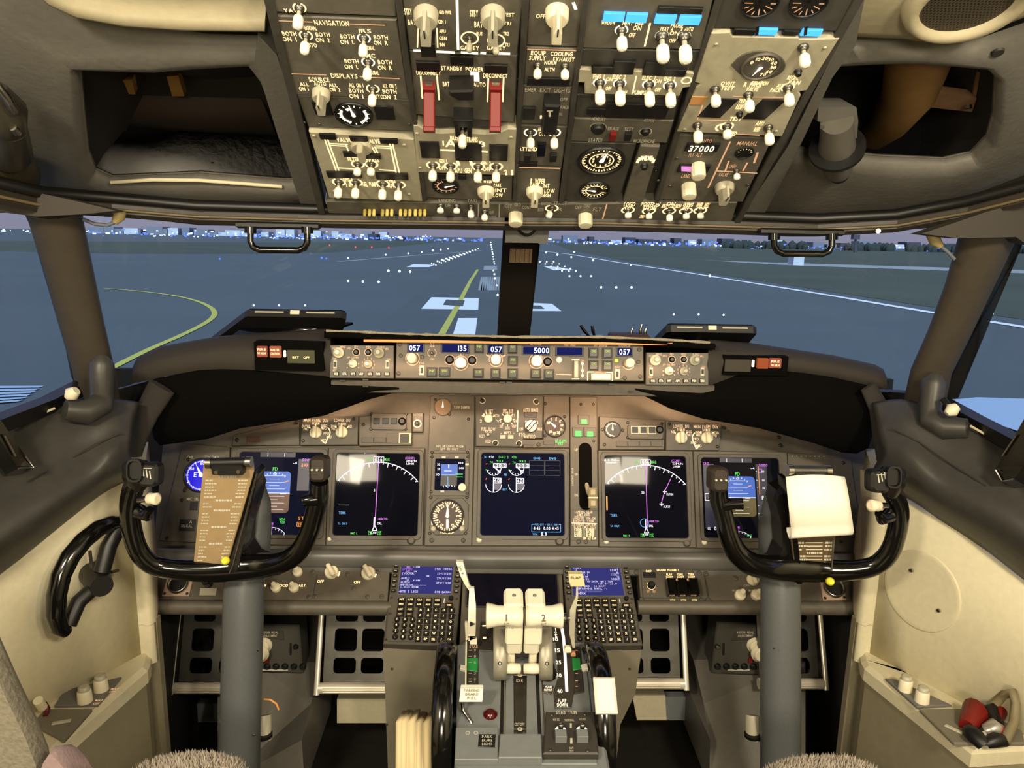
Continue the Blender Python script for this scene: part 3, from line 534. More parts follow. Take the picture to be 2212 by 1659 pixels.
g=DU('display_unit','display unit showing blue and olive horizon, behind the right control wheel',(1516,990,1683,1162),[(1496,975),(1698,977),(1704,1186),(1503,1184)],S_K); PFD(g,True); lamp(g,1520,1171); g.done()
# selector modules
def sel(name,label,quad,ks,txts,scr,side):
    g=mp(name,label,'selector panel',quad,mpd,.008)
    for x,y in ks: g.knob(x,y,13,cream,h=.016,kind='bar'); [g.L(x+15*math.cos(a),y-15*math.sin(a),x+19*math.cos(a),y-19*math.sin(a),2,G_W) for a in map(math.radians,(40,90,140))]
    g.Ts(txts); x,y=ks[1] if side>0 else ks[0]
    g.screws(scr,3.6); return g
g=sel('display_selector_panel','brown selector plate with two cream knobs, left half of main panel',[(655,903),(775,900),(774,962),(650,963)],[(684,936),(740,935)],[('MAIN PANEL DUs',684,909,7,52),('LOWER DU',741,909,7,34),('NORM',684,916,6,16),('NORM',741,917,6,16),('OUTBD',663,922,6,18),('PFD',663,928,5,10),('INBD',702,921,6,14),('MFD',702,927,5,10),('ENG',723,922,6,12),('PRI',723,928,5,9),('ND',758,922,6,8),('PFD',707,937,6,12),('INBD',713,945,6,12),('MFD',701,952,6,12)],[(642,913),(766,906),(657,953)],1)
g.A(701,936,14,-55,55,2); g.L(711,944,705,959,2,G_W); g.L(698,954,705,959,2,G_W); g.done()
g=sel('display_selector_panel','brown selector plate with two cream knobs, right half of main panel',[(1437,910),(1556,917),(1552,974),(1437,974)],[(1469,947),(1524,947)],[('LOWER DU',1469,922,7,34),('MAIN PANEL DUs',1522,923,7,52),('NORM',1469,929,6,16),('NORM',1523,930,6,16),('ND',1452,934,6,8),('ENG',1486,934,6,12),('PRI',1486,941,5,9),('OUTBD',1541,936,6,18),('PFD',1541,942,5,10),('INBD',1507,935,6,14),('MFD',1507,941,5,10),('PFD',1501,949,6,12),('INBD',1496,957,6,12),('MFD',1507,964,6,12)],[(1444,917),(1547,966),(1563,926)],-1)
g.A(1507,948,14,125,235,2); g.L(1496,957,1502,971,2,G_W); g.L(1509,963,1502,971,2,G_W); g.done()
# annunciator cluster, left & right
def trio(name,label,quad,body,wins,kn,framed):
    g=mp(name,label,'warning panel',quad,mpg,.005); l,r,b_,t=g.rect(*body); b=MB(); b.use(mpd).prism(rr(r-l,t-b_,.006,3,(l+r)/2,(t+b_)/2),.005,.011,.001); g.part('housing',b); g.z=.011
    for q in wins:
        if framed: g.box(q[0]-2,q[1]-2,q[2]+2,q[3]+2,.001,pwh,'window_frame')
        g.box(*q,.002,blk,'warning_window')
    g.knob(*kn,7,blk,h=.005,kind='btn'); g.z=.005; return g
g=trio('autopilot_warning_panel','warning plate with three black windows and a lit square button, left half of panel',[(776,900),(890,893),(890,962),(776,964)],(803,895,879,930),[(809,905,822,918),(828,905,841,918),(846,905,859,918)],(870,912),False)
for q,m in (((783,946,808,957),mpd),((809,946,834,957),mpd),((836,936,861,958),mpd)): g.box(*q,.003,m,'dark_annunciator')
g.box(862,936,889,959,.002,pwh,'button_frame'); g.z=.007; g.box(865,939,884,957,.002,blk,'square_button'); g.z=.005; g.screws([(803,895),(878,896),(802,928),(877,928),(786,918)],3.4); g.done()
g=mp('nose_wheel_switch_panel','narrow plate with one lit ring toggle beside the autopilot warning windows','switch panel',[(891,893),(915,892),(914,934),(891,934)],mpg,.005)
g.A(902,916,8,0,360,2,G_W); g.tog(902,916,.012,.003,arcs=0,m=steel); g.Ts([('NOSE',903,897,6,20),('ALT',902,904,5,9),('NORM',902,928,5,12)],G_D); g.done()
g=trio('autopilot_warning_panel','warning plate with three framed black windows and a round brake dial, right of gear lights',[(1294,900),(1436,908),(1434,972),(1294,972)],(1354,918,1430,950),[(1363,924,1376,937),(1381,924,1394,937),(1399,924,1413,937)],(1422,930),True)
g.gauge(1322,929,17,(60,280,7),G_W,90,name='brake_pressure_gauge',nm=G_H,extra=lambda f,r:f.arc(0,0,r*.75,60,270,r*.12,.002),sc_=1.4)
for i in range(4): g.box(1330+25*i,954,1353+25*i,965,.003,mpd,'dark_annunciator')
g.screws([(1355,914),(1428,916),(1355,946),(1429,948),(1305,961),(1300,929),(1344,930)],3.4); g.done()
# centre stand-by column
g=mp('standby_column','brown grey column plate with YAW DAMPER dial at its top, between the displays','instrument column',[(930,856),(1026,856),(1019,1179),(917,1179)],mpg,.005)
g.gauge(957,880,18,(200,340,4),G_D,90,name='yaw_damper_dial',face=mat('dial_tan',(120,96,68),.5),nm=G_H,bez=mpd); g.box(979,875,1018,887,.001,mpd,'placard'); g.T('YAW DAMPER',998,881,6,pwh,34,z=.007)
g.box(938,962,1006,974,.001,mpd,'placard'); g.T('NPS HEADING FROM',972,965,5,pwh,58,z=.007); g.T('LEFT IRS ONLY',971,971,5,pwh,38,z=.007)
g.screws([(941,864),(971,896),(1012,906),(938,903)],3.2); g.screws([(933,1167),(1001,1167)],5,mpd); g.done()
g=mp('standby_attitude_display','small blue-topped standby attitude display with a cream knob at its corner','standby instrument',[(934,980),(1014,980),(1013,1072),(930,1072)],mpg,.009)
l,r,b_,t=g.rect(940,992,1005,1060); sb=MB(); sb.use(S_N).flat(rr(r-l,t-b_,.003,3,(l+r)/2,(t+b_)/2),.0094); g.part('screen',sb); g.z=.0096
g.F([(953,1004),(989,1004),(989,1028),(953,1028)],S_B); g.F([(953,1028),(988,1028),(987,1050),(952,1050)],glow('standby_brown',(30,26,26),1.))
g.Ts([('30',948,1004,5,6),('20',948,1014,5,6),('10',946,1026,5,8),('100',996,1001,4,10),('500',997,1012,4,10)],S_W); g.L(970,1004,970,1012,2,S_W); g.L(955,1027,985,1027,1.2,S_W); g.L(968,1030,968,1055,1.5,S_C); g.L(985,1025,1000,1025,1.5,S_G); g.L(985,1031,1000,1031,1.5,S_G); g.L(960,1018,976,1018,1,S_W)
for i in range(5): g.L(958+6*i,1048+abs(i-2),959+6*i,1051+abs(i-2),1.5,S_W)
g.z=.009
for x,y in ((959,989),(987,989),(956,1062),(1009,1004)): g.F([(x-4,y-2),(x+4,y-2),(x+4,y+2),(x-4,y+2)],pwh)
g.knob(999,1054,8.5,cream,h=.012,kind='round'); g.screws([(934,978),(1010,978),(934,988),(1011,988),(932,1063),(1009,1066)],3.2); g.done()
g=mp('radio_magnetic_indicator','round compass dial with glowing ring of numbers in an octagonal housing','standby instrument',[(945,1076),(1000,1076),(1013,1090),(1011,1144),(1000,1156),(941,1156),(928,1144),(930,1090)],mpd,.008)
def _rm(f,r):
    for i in range(36):
        a=math.radians(i*10); q=.16 if i%3 else .0
        if q: f.line(r*.95*math.cos(a),r*.95*math.sin(a),r*.82*math.cos(a),r*.82*math.sin(a),r*.05,.002)
    for i,s_ in enumerate(['N','3','6','E','12','15','S','21','24','W','30','33']): a=math.radians(90-30*i); f.text(s_,r*.72*math.cos(a),r*.72*math.sin(a),.002,r*.22,rot=a-math.pi/2)
g.gauge(967,1115,33,(0,360,36),G_W,90,name='compass_dial',face=mat('dial_brown',(58,38,30),.5),extra=_rm,nm=G_H,tlen=.08)
g.L(967,1122,967,1141,5,G_H,z=.012); g.T('VOR/ADF',966,1150,6,G_W,30); g.knob(937,1142,6,kgrey,h=.008,kind='btn'); g.knob(998,1142,6,kgrey,h=.008,kind='btn')
for x in (934,1001): g.L(x,1118,x,1134,3,G_W)
g.screws([(931,1075),(1009,1075),(929,1152),(1006,1152)],3.2); g.done()
# autobrake / fuel flow
g=mp('autobrake_panel','dark selector plate with AUTO BRAKE knob and two small round knobs, above engine display','selector panel',[(1027,856),(1173,856),(1171,948),(1130,949),(1129,966),(1028,965)],mpd,.008)
for x in (1055,1096): 
    g.knob(x,907,9,cream,h=.012,kind='round')
    for i in range(8 if x>1060 else 4): a=math.radians(90-45*i if x>1060 else 150-40*i); g.L(x+11*math.cos(a),907-11*math.sin(a),x+16*math.cos(a),907-16*math.sin(a),1.8,G_W)
g.knob(1146,922,14,steel,h=.016,rot=-.7,kind='bar'); g.box(1132,892,1159,903,.002,blk)
g.L(1118,888,1117,934,2.4,G_W); g.Ts([('N1 SET',1056,890,8,18),('SPD REF',1097,889,8,22),('AUTO',1057,897,6,12),('SET',1097,896,6,10),('BOTH',1072,899,6,12),('2',1039,911,7,5),('1',1045,898,7,4),('V1',1077,911,6,10),('VR',1113,911,6,9),('WT',1108,899,6,8),('VREF',1110,922,6,10),('BUG',1096,926,6,10),('SET',1083,922,6,8),('FUEL FLOW',1055,928,8,30),('RATE',1055,933,6,14),('RESET',1041,943,6,12),('USED',1054,954,7,12),('- MFD -',1096,936,7,30),('AUTO BRAKE',1146,887,8,32),('OFF',1126,928,7,8),('RTO',1127,940,8,14),('ANTISKID',1144,944,8,24),('MAX',1166,928,7,10),('1',1136,913,7,4),('2',1146,909,7,4),('3',1160,914,7,4)])
for x in (1086,1103): g.box(x-6,941,x+6,949,.002,pwh,'white_button')
g.tog(1054,941,.01,.003,arcs=0,m=kgrey)
for x,y,a in ((1042,867,200),(1158,869,90),(1070,958,-60),(1121,959,-60)): g.screws([(x,y)],4.5); g.A(x,y,6,a,a+250,1.8,pwh)
g.done()
g=mp('flap_gauge_panel','plate with a round flap dial of white numbers and a green LE FLAPS light','instrument column',[(1174,856),(1229,856),(1230,968),(1130,968),(1131,950),(1173,949)],mpg,.005)
def _fl(f,r):
    for i,s_ in enumerate(['UP','1','2','5','10','15','25','30','40']): a=math.radians(150-35*i); f.text(s_,r*.68*math.cos(a),r*.68*math.sin(a),.002,r*.24)
g.gauge(1198,922,22,(150,-130,8),G_W,140,name='flap_dial',extra=_fl,nm=G_H,face=mat('dial_brown',(58,38,30),.5)); g.T('LE FLAPS',1211,953,7,G_G,24); g.T('EXT',1211,959,7,G_G,10)
g.box(1128,950,1153,962,.003,mpd,'dark_annunciator'); g.box(1174,953,1198,962,.003,mpd,'dark_annunciator'); g.screws([(1178,873),(1219,901),(1177,942)],3.4); g.screws([(1163,961),(1033,958)],4.5,mpd); g.done()
# landing gear column
g=mp('landing_gear_panel','tall plate with three green gear lights, lever slot and glowing speed placard','gear lever panel',[(1231,858),(1289,858),(1292,1180),(1231,1180)],mpg,.005)
for q in ((1248,898,1272,918),(1236,924,1259,944),(1261,924,1286,944)): g.box(*q,.003,mpd,'light_housing')
for q,a in (((1254,907,1267,917),'NOSE'),((1241,932,1255,944),'LEFT'),((1267,933,1280,944),'RIGHT')): g.box(*q,.0042,G_G,'green_gear_light')
l,r,b_,t=g.rect(1250,957,1278,1102); sl=MB(); sl.use(mat('slot_black',(7,6,5),.9,spec=.1)).prism(rr(r-l,t-b_,(r-l)*.5,5,(l+r)/2,(t+b_)/2),.004,.0055); g.part('slot',sl)
lv=MB(); u,v=g.q(1268,1075); k=g.k(1268,1075); A=V((u-.001,v+.03,.0)); lv.use(kgrey).tube([A,(u,v+.01,.02),(u+.002,v,.04)],.0045,8); g.part('gear_lever_arm',lv)
lv=MB(); lv.use(mat('gear_wheel_plastic',(165,150,115),.4)); u,v=g.q(1282,1082); lv.M=Matrix.Translation((u-.008,v+.004,.045))
lv.box(0,.011,0,.017,.018,.016,.004); lv.box(0,-.011,0,.017,.018,.016,.004); lv.use(cream).box(0,0,0,.018,.003,.017); g.part('gear_lever_knob',lv,label='wheel shaped gear knob')
for y,s_ in ((972,'UP'),(1025,'OFF'),(1070,'DN')): g.T(s_,1244,y,6,pwh,7)
g.T('LANDING GEAR',1236,1030,4,pwh,38,rot=math.pi/2)
g.box(1232,1102,1291,1168,.001,mpd,'speed_placard'); g.z=.006
g.Ts([('LANDING GEAR',1260,1106,6,38),('LIMIT (IAS)',1260,1112,6,28),('OPERATING',1250,1117,5,20),('EXTEND 270',1249,1122,5,22),('270K-.82M',1275,1120,5,20),('RETRACT 235',1250,1127,5,24),('235K',1275,1126,5,16),('EXTENDED 320K-.82M',1261,1133,5,50),('FLAPS LIMIT (IAS)',1262,1139,6,46)])
for i in range(4): g.T('%d-%dK'%(1+5*i,250-10*i),1248,1144+4.6*i,4.5,G_W,16); g.T('%d-%dK'%(15+5*i,200-9*i),1274,1144+4.6*i,4.5,G_W,18)
g.L(1234,1130,1288,1131,1.4,G_W); g.L(1261,1142,1261,1160,1.2,G_W); g.T('230K ALT FLAP',1272,1163,5,G_W,28); g.z=.005
g.screws([(1254,874),(1281,874),(1282,953)],3); g.screws([(1249,1170),(1265,1170)],5,mpd); g.done()
# outer panels
g=mp('clock_panel','outer plate with a blue lit round dial, left of the clipboard','outer instrument plate',[(400,958),(497,966),(496,1176),(345,1168),(392,975)],mpg,.003)
def _ck(f,r):
    for i in range(12): a=math.radians(i*30); f.line(r*.95*math.cos(a),r*.95*math.sin(a),r*.8*math.cos(a),r*.8*math.sin(a),r*.07,.002)
    f.text('ET',r*-.25,r*.05,.002,r*.3); f.text('60',0,r*.75,.002,r*.2); f.text('50',-r*.6,r*.4,.002,r*.18)
g.gauge(437,1027,35,(0,360,60),S_W,120,face=glow('dial_blue',(30,22,205),1.),name='clock_dial',extra=_ck,nm=S_W,tlen=.05)
g.T('CHR',412,988,6,pwh,14); g.T('TIME/DATE',460,988,6,pwh,30); g.box(412,1084,428,1102,.002,blk,'selector_window'); g.T('MIC SEL',418,1078,6,pwh,26); g.box(389,1122,424,1147,.001,blk,'placard'); g.T('SELCAL',405,1136,6,pwh,24,z=.004); g.T('A',414,1127,6,pwh,z=.004)
g.screws([(408,993),(402,1056),(400,1060),(394,1080),(362,1162)],4); g.done()
g=mp('outer_panel','outer brown plate behind the paper clipped to the right wheel','outer instrument plate',[(1700,978),(1836,986),(1866,1205),(1705,1190)],mpg,.003); g.T('- - - - - - - -',1744,985,6,pwh,70); g.screws([(1820,1000),(1815,1170),(1685,962),(1682,945)],4); g.box(1770,1140,1800,1160,.002,mpd,'dark_annunciator'); g.done()
g=mp('map_light_plate','small plate with a dim brown label above the left horizon display','instrument plate',[(505,940),(646,906),(648,962),(502,963)],mpg,.002); g.box(533,943,562,955,.001,mat('label_brown',(80,52,36),.6),'label'); g.screws([(513,951),(642,913)],4.5); g.done()
# lower rail of panel
def hbar(name,label,cat,pts,prof,m):   # pts: world left/right ; prof list (dy,dz)
    b=MB(); b.use(m); b.loft([[ (p.x,p.y+a,p.z+c) for a,c in prof] for p in pts]); return solo(name,b,m,label,cat)
LB=MP.w(328,1192); RB=MP.w(1872,1212); LB.z=RB.z=(MP.w(1128,1192)).z
r8=[(.014*math.cos(a)*1.0-.02,.020*math.sin(a)-.008) for a in [math.pi*2*i/16 for i in range(16)]]
hbar('panel_lower_rail','rounded dark grey rail along the foot of the main panel','rail',[LB,RB],r8,mat('rail_grey',(92,90,86),.35,var=.05))
ST=Plane((600,1228),1.372,(600,1196),1.392)
g=G(ST,'panel_foot_strip','dark grey sloping strip between panel rail and lower switch panels','panel strip',[(330,1200),(1872,1216),(1860,1246),(322,1232)]); g.plate(mat('rail_grey',(92,90,86),.35),.001,z0=-.01); g.done()
# ================================================================ LOWER PANELS
LP=Plane((600,1300),1.325,(600,1228),1.375)
g=G(LP,'lower_switch_panel','sloping lower panel with air outlet and lighting knobs under the left control wheel','switch panel',[(322,1230),(842,1228),(838,1300),(318,1296)]); g.plate(mpg,.003,z0=-.02)
for x,y,r in ((717,1238,15),(796,1240,15)): g.knob(x,y,r,cream,h=.016,kind='bar',rot=.6); g.A(x,y,17,-30,60,3,G_W); g.T('OFF',x-24,y+19,6,G_W,14)
g.T('BACKGROUND',718,1227,7,G_W,34); g.T('AFDS FLOOD',800,1227,7,G_W,32)
for x,y in ((644,1238),(597,1272),(636,1272)): g.knob(x,y,9,cream,h=.018,kind='dual')
g.T('MAP LT',648,1228,6,G_W,22); g.T('FLOOD',610,1266,6,G_W,26); g.T('CHART',648,1266,6,G_W,26); g.L(574,1234,583,1240,4,G_W); g.T('OFF',572,1266,6,G_W,8)
g.screws([(676,1237),(681,1290),(668,1291),(751,1241),(765,1272),(794,1290),(815,1237),(825,1290)],5,mpd); g.L(686,1242,677,1288,1.4,pbk)
g.done()
def vent(gx,label,quad,cx,cy):
    g=G(LP,'air_outlet',label,'air vent',quad,.004); g.plate(mat('vent_pinkish_beige',(176,150,128),.5),.004,z0=-.002); u,v=g.q(cx,cy); b=MB(); k=g.k(cx,cy); r=19*k
    b.use(steel).lathe([(r*1.15,.004),(r*1.15,.012),(r*1.0,.014),(r*.95,.006)],26); g.part('outlet_ring',b,loc=(u,v,0)); b=MB(); b.use(blk).flat(circ(r*.96,24),.0065); g.part('duct_mouth',b,loc=(u,v,0))
    g.screws([(q[0]*.82+cx*.18,q[1]*.82+cy*.18) for q in quad],3); g.done()
vent(0,'square beige air outlet with round black mouth, under the left control wheel',[(366,1243),(422,1243),(411,1290),(352,1290)],389,1266)
vent(0,'square beige air outlet with round black mouth, under the right control wheel',[(1768,1252),(1812,1252),(1826,1298),(1775,1300)],1797,1274)
g=G(LP,'oxygen_test_fitting','black and chrome fitting on white plate beside the left air outlet','fitting',[(430,1245),(472,1245),(470,1290),(428,1290)],.004); g.plate(kgrey,.002,quad=[(434,1272),(470,1272),(468,1288),(432,1288)],z0=0)
g.knob(452,1264,9,blk,h=.02,kind='round'); g.knob(440,1252,6,steel,h=.014,kind='btn'); g.done()
g=G(LP,'lower_switch_panel','sloping lower panel with GROUND PROXIMITY switches, right of the pedestal keypads','switch panel',[(1378,1230),(1872,1236),(1862,1312),(1384,1304)]); g.plate(mpg,.003,z0=-.02)
g.plate(mpd,.007,quad=[(1382,1230),(1494,1231),(1512,1296),(1388,1294)],z0=.003,name='proximity_plate'); g.z=.007
g.box(1388,1240,1414,1251,.003,blk); g.knob(1405,1268,7,blk,h=.01,kind='btn'); g.A(1405,1268,8,0,360,2,G_W); g.T('GROUND PROXIMITY',1441,1234,6,G_W,48); g.T('INOP',1400,1237,5,G_W,12); g.T('SYS TEST',1406,1280,6,G_O,20)
g.L(1437,1255,1501,1256,5,G_O)
for i,a in enumerate(('FLAP','GEAR','TERR')):
    x=1446+23.5*i; g.T(a,x-2,1244,5,G_W,12); g.T('INHIBIT',x-1,1250,5,G_W,15); g.box(x-9,1259,x+10,1293,.022,gblk,'switch_guard',ch=.003); g.T('NORM',x+6,1298,4,G_W,11,z=.004)
g.screws([(1374,1239),(1509,1241),(1523,1242),(1385,1298),(1514,1299),(1528,1299),(1587,1252)],5,mpd); g.L(1520,1246,1528,1292,1.4,pbk); g.z=.003
g.knob(1625,1254,13,cream,h=.014,kind='bar'); g.T('OFF',1612,1266,5,G_D,12)
for x in (1597,1632): g.knob(x,1288,10,cream,h=.018,kind='dual'); g.T('MAP LT',x-6,1277,5,G_D,20)
g.done()
for x0,x1,nm in ((316,846,'left'),(1376,1868,'right')):
    A=LP.w(x0,1308); B=LP.w(x1,1316); A.z=B.z=(A.z+B.z)/2; A.y=B.y
    hbar('panel_edge_roll','rounded grey lip under the %s lower switch panel'%nm,'edge trim',[A,B],[(.012*math.cos(a),.014*math.sin(a)) for a in [math.pi*2*i/14 for i in range(14)]],mpg)
# ================================================================ GLARESHIELD MODE CONTROL PANEL
MC=Plane((1122,820),1.330,(1122,745),1.345)
g=G(MC,'mode_control_panel','long grey autopilot panel with white digits in the middle of the glareshield','autopilot panel',[(857,736),(1388,742),(1389,824),(855,818)],.004); g.plate(mpg,.004,z0=-.06,ch=.0015)
LCDS=[((884,744,915,761),'057',896,'COURSE',898,23),((956,745,1012,762),'135',998,'IAS/MACH',984,18),((1055,747,1085,764),'057',1071,'HEADING',1071,24),((1130,750,1184,766),'5000',1168,'ALTITUDE',1157,32),((1202,752,1256,768),'',0,'VERT SPEED',1230,0),((1332,753,1362,769),'057',1346,'COURSE',1347,23)]
for q,s_,tx,ti,lx,w in LCDS:
    g.box(q[0]-3,q[1]-2,q[2]+3,q[3]+2,.002,blk,'lcd_frame'); l,r,b_,t=g.rect(*q); b=MB(); b.use(S_LCD).flat([(l,b_),(r,b_),(r,t),(l,t)],.0064); g.part('lcd_window',b); 
    if s_: g.T(s_,tx+1,(q[1]+q[3])/2,12,glow('lcd_white',(225,235,255),1.6),w,z=.0066)
    g.T(ti,lx,q[1]-6,5,G_O,24)
BT=[(1025,742,1045,764,'N1'),(1097,743,1117,765,'VNAV'),(1097,770,1118,792,'SPEED'),(923,794,945,815,'N1'),(949,794,973,815,'SPEED'),(1022,796,1045,817,'LVL CHG'),(1060,796,1081,818,'HDG SEL'),(1096,796,1118,818,'APP'),(1145,797,1168,819,'ALT HLD'),(1174,798,1196,820,'V/S'),(1270,752,1291,774,'CMD'),(1299,752,1321,775,'CMD'),(1270,779,1291,801,'CWS'),(1299,779,1321,802,'CWS')]
for x0,y0,x1,y1,s_ in BT:
    g.box(x0,y0,x1,y1,.002,blk,'button_housing'); g.box(x0+2,y0+2,x1-2,y1-2,.005,mat('button_olive_black',(40,40,30),.4),'push_button',ch=.001); g.T(s_,(x0+x1)/2,y0+8,5,glow('green_yellow_lit',(165,200,70),.8),(x1-x0)*.45,z=.0094)
for x,y,r,m_ in ((892,775,11,cream),(996,785,12,white),(1071,778,11,white),(1158,781,12,white),(1356,785,10,cream)): g.knob(x,y,r,m_,h=.018,kind='round'); g.A(x,y,r+3.5,-150,-30 if r<11 else 200,2,G_O); g.L(x,y-r-3,x,y-r-8,1.8,G_O)
for x,y in ((972,778),(1020,779),(1182,782)): g.knob(x,y,8,blk,h=.004,kind='btn',name='selector'); g.A(x,y,10,0,360,1.8,G_O)
g.knob(1207,778,5.5,white,h=.008,kind='btn'); 
for x,y in ((934,762),(934,766)): g.A(934,763,9,-60,60,1.6,G_O); g.A(934,763,9,120,240,1.6,G_O)
g.tog(934,764,.008,.0024,arcs=0,m=steel); g.T('A/T',934,743,5,G_O,10); g.T('ARM',934,749,4,G_O,10); g.T('OFF',935,777,5,G_O,9)
for x,y in ((912,800),(1332,808)): g.box(x-5,y-10,x+5,y+11,.001,pwh,'switch_plate'); g.box(x-2,y-5,x+2,y+6,.0035,blk,'flight_director_switch'); g.T('F/D',x,y-15,5,G_O,10)
g.box(1238,780,1247,818,.010,kgrey,'vertical_speed_wheel',ch=.002); g.L(1234,778,1250,778,2,G_W); g.L(1234,819,1250,819,2,G_W); g.L(1257,785,1257,816,1.4,G_W)
for y in (786,801,812): g.A(1257,y,2,0,360,2,G_W)
g.T('DN',1257,780,5,G_O,8); g.box(1332-6,776,1332+2,783,.002,glow('lamp_yellow',(205,215,40),1.1),'lamp'); g.box(1275,808,1316,822,.008,cream,'disengage_bar',ch=.0015); g.T('DISENGAGE',1295,805,4,G_O,27); g.PL([(1268,822),(1268,804),(1281,804)],2,G_W); g.PL([(1321,823),(1321,805),(1309,805)],2,G_W); g.T('A/P ENGAGE',1296,747,5,G_O,28); g.L(1200,809,1234,810,2,G_O); g.PL([(1050,767),(1062,773)],3,G_O); g.PL([(1092,768),(1080,773)],3,G_O)
g.screws([(865,745),(867,769),(862,807),(913,772),(1379,756),(1377,783),(1381,814),(1348,817)],4.5,mpd); g.done()
def EFIS(lab,x0,y0,x1,y1,mir,group=None):
    g=G(MC,'instrument_control_panel',lab,'control panel',[(x0,y0),(x1,y0+1),(x1,y1+1),(x0-1,y1)],.004); g.plate(mpg,.004,z0=-.05,ch=.001)
    w,h=x1-x0,y1-y0; X=lambda a:x0+w*a; Y=lambda a:y0+h*a
    g.knob(X(.14),Y(.24),10,cream,h=.014,kind='dual'); g.knob(X(.77),Y(.24),10,kgrey,h=.014,kind='dual'); g.knob(X(.36),Y(.45+.12),8,cream,h=.012,kind='dual'); g.knob(X(.60),Y(.58),8,kgrey,h=.012,kind='dual')
    for a in (.41,.60): g.knob(X(a),Y(.22),5.5,blk,h=.004,kind='btn',name='button'); g.A(X(a),Y(.22),7.5,0,360,1.6,G_O)
    for a in (.08,.90): g.box(X(a)-4,Y(.46),X(a)+4,Y(.72),.001,pwh,'switch_plate'); g.box(X(a)-2,Y(.52),X(a)+2,Y(.66),.0035,blk,'selector_switch')
    for i in range(7): a=.10+.132*i; g.box(X(a)-5.5,Y(.81),X(a)+5.5,Y(.94),.003,blk,'push_button'); g.T(['WXR','STA','WPT','ARPT','DATA','POS','TERR'][i],X(a),Y(.875),5,G_W,8.5,z=.0072)
    for i in range(6): a=math.radians(200-44*i); g.T('.',X(.36)+13*math.cos(a),Y(.55)-11*math.sin(a),14,G_O)
    for i in range(8): a=math.radians(200-35*i); g.T('5',X(.60)+13*math.cos(a),Y(.57)-12*math.sin(a),4.5,G_O)
    g.Ts([('RADIO',X(.08),Y(.1),5,10),('MINS',X(.2),Y(.06),5,12),('BARO',X(.3),Y(.1),5,10),('FPV',X(.41),Y(.06),5,8),('MTRS',X(.60),Y(.06),5,10),('BARO',X(.8),Y(.07),5,14),('HPA',X(.89),Y(.12),5,8),('VOR',X(.07),Y(.42),5,8),('ADF',X(.07),Y(.76),5,8),('VOR',X(.92),Y(.44),5,8),('APP VOR MAP',X(.36),Y(.38),4.5,26)],G_O); g.done()
EFIS('grey knob panel with seven small black buttons at the left end of the glareshield row',715,746,852,817,1)
EFIS('grey knob panel with seven small black buttons at the right end of the glareshield row',1394,762,1528,832,-1)
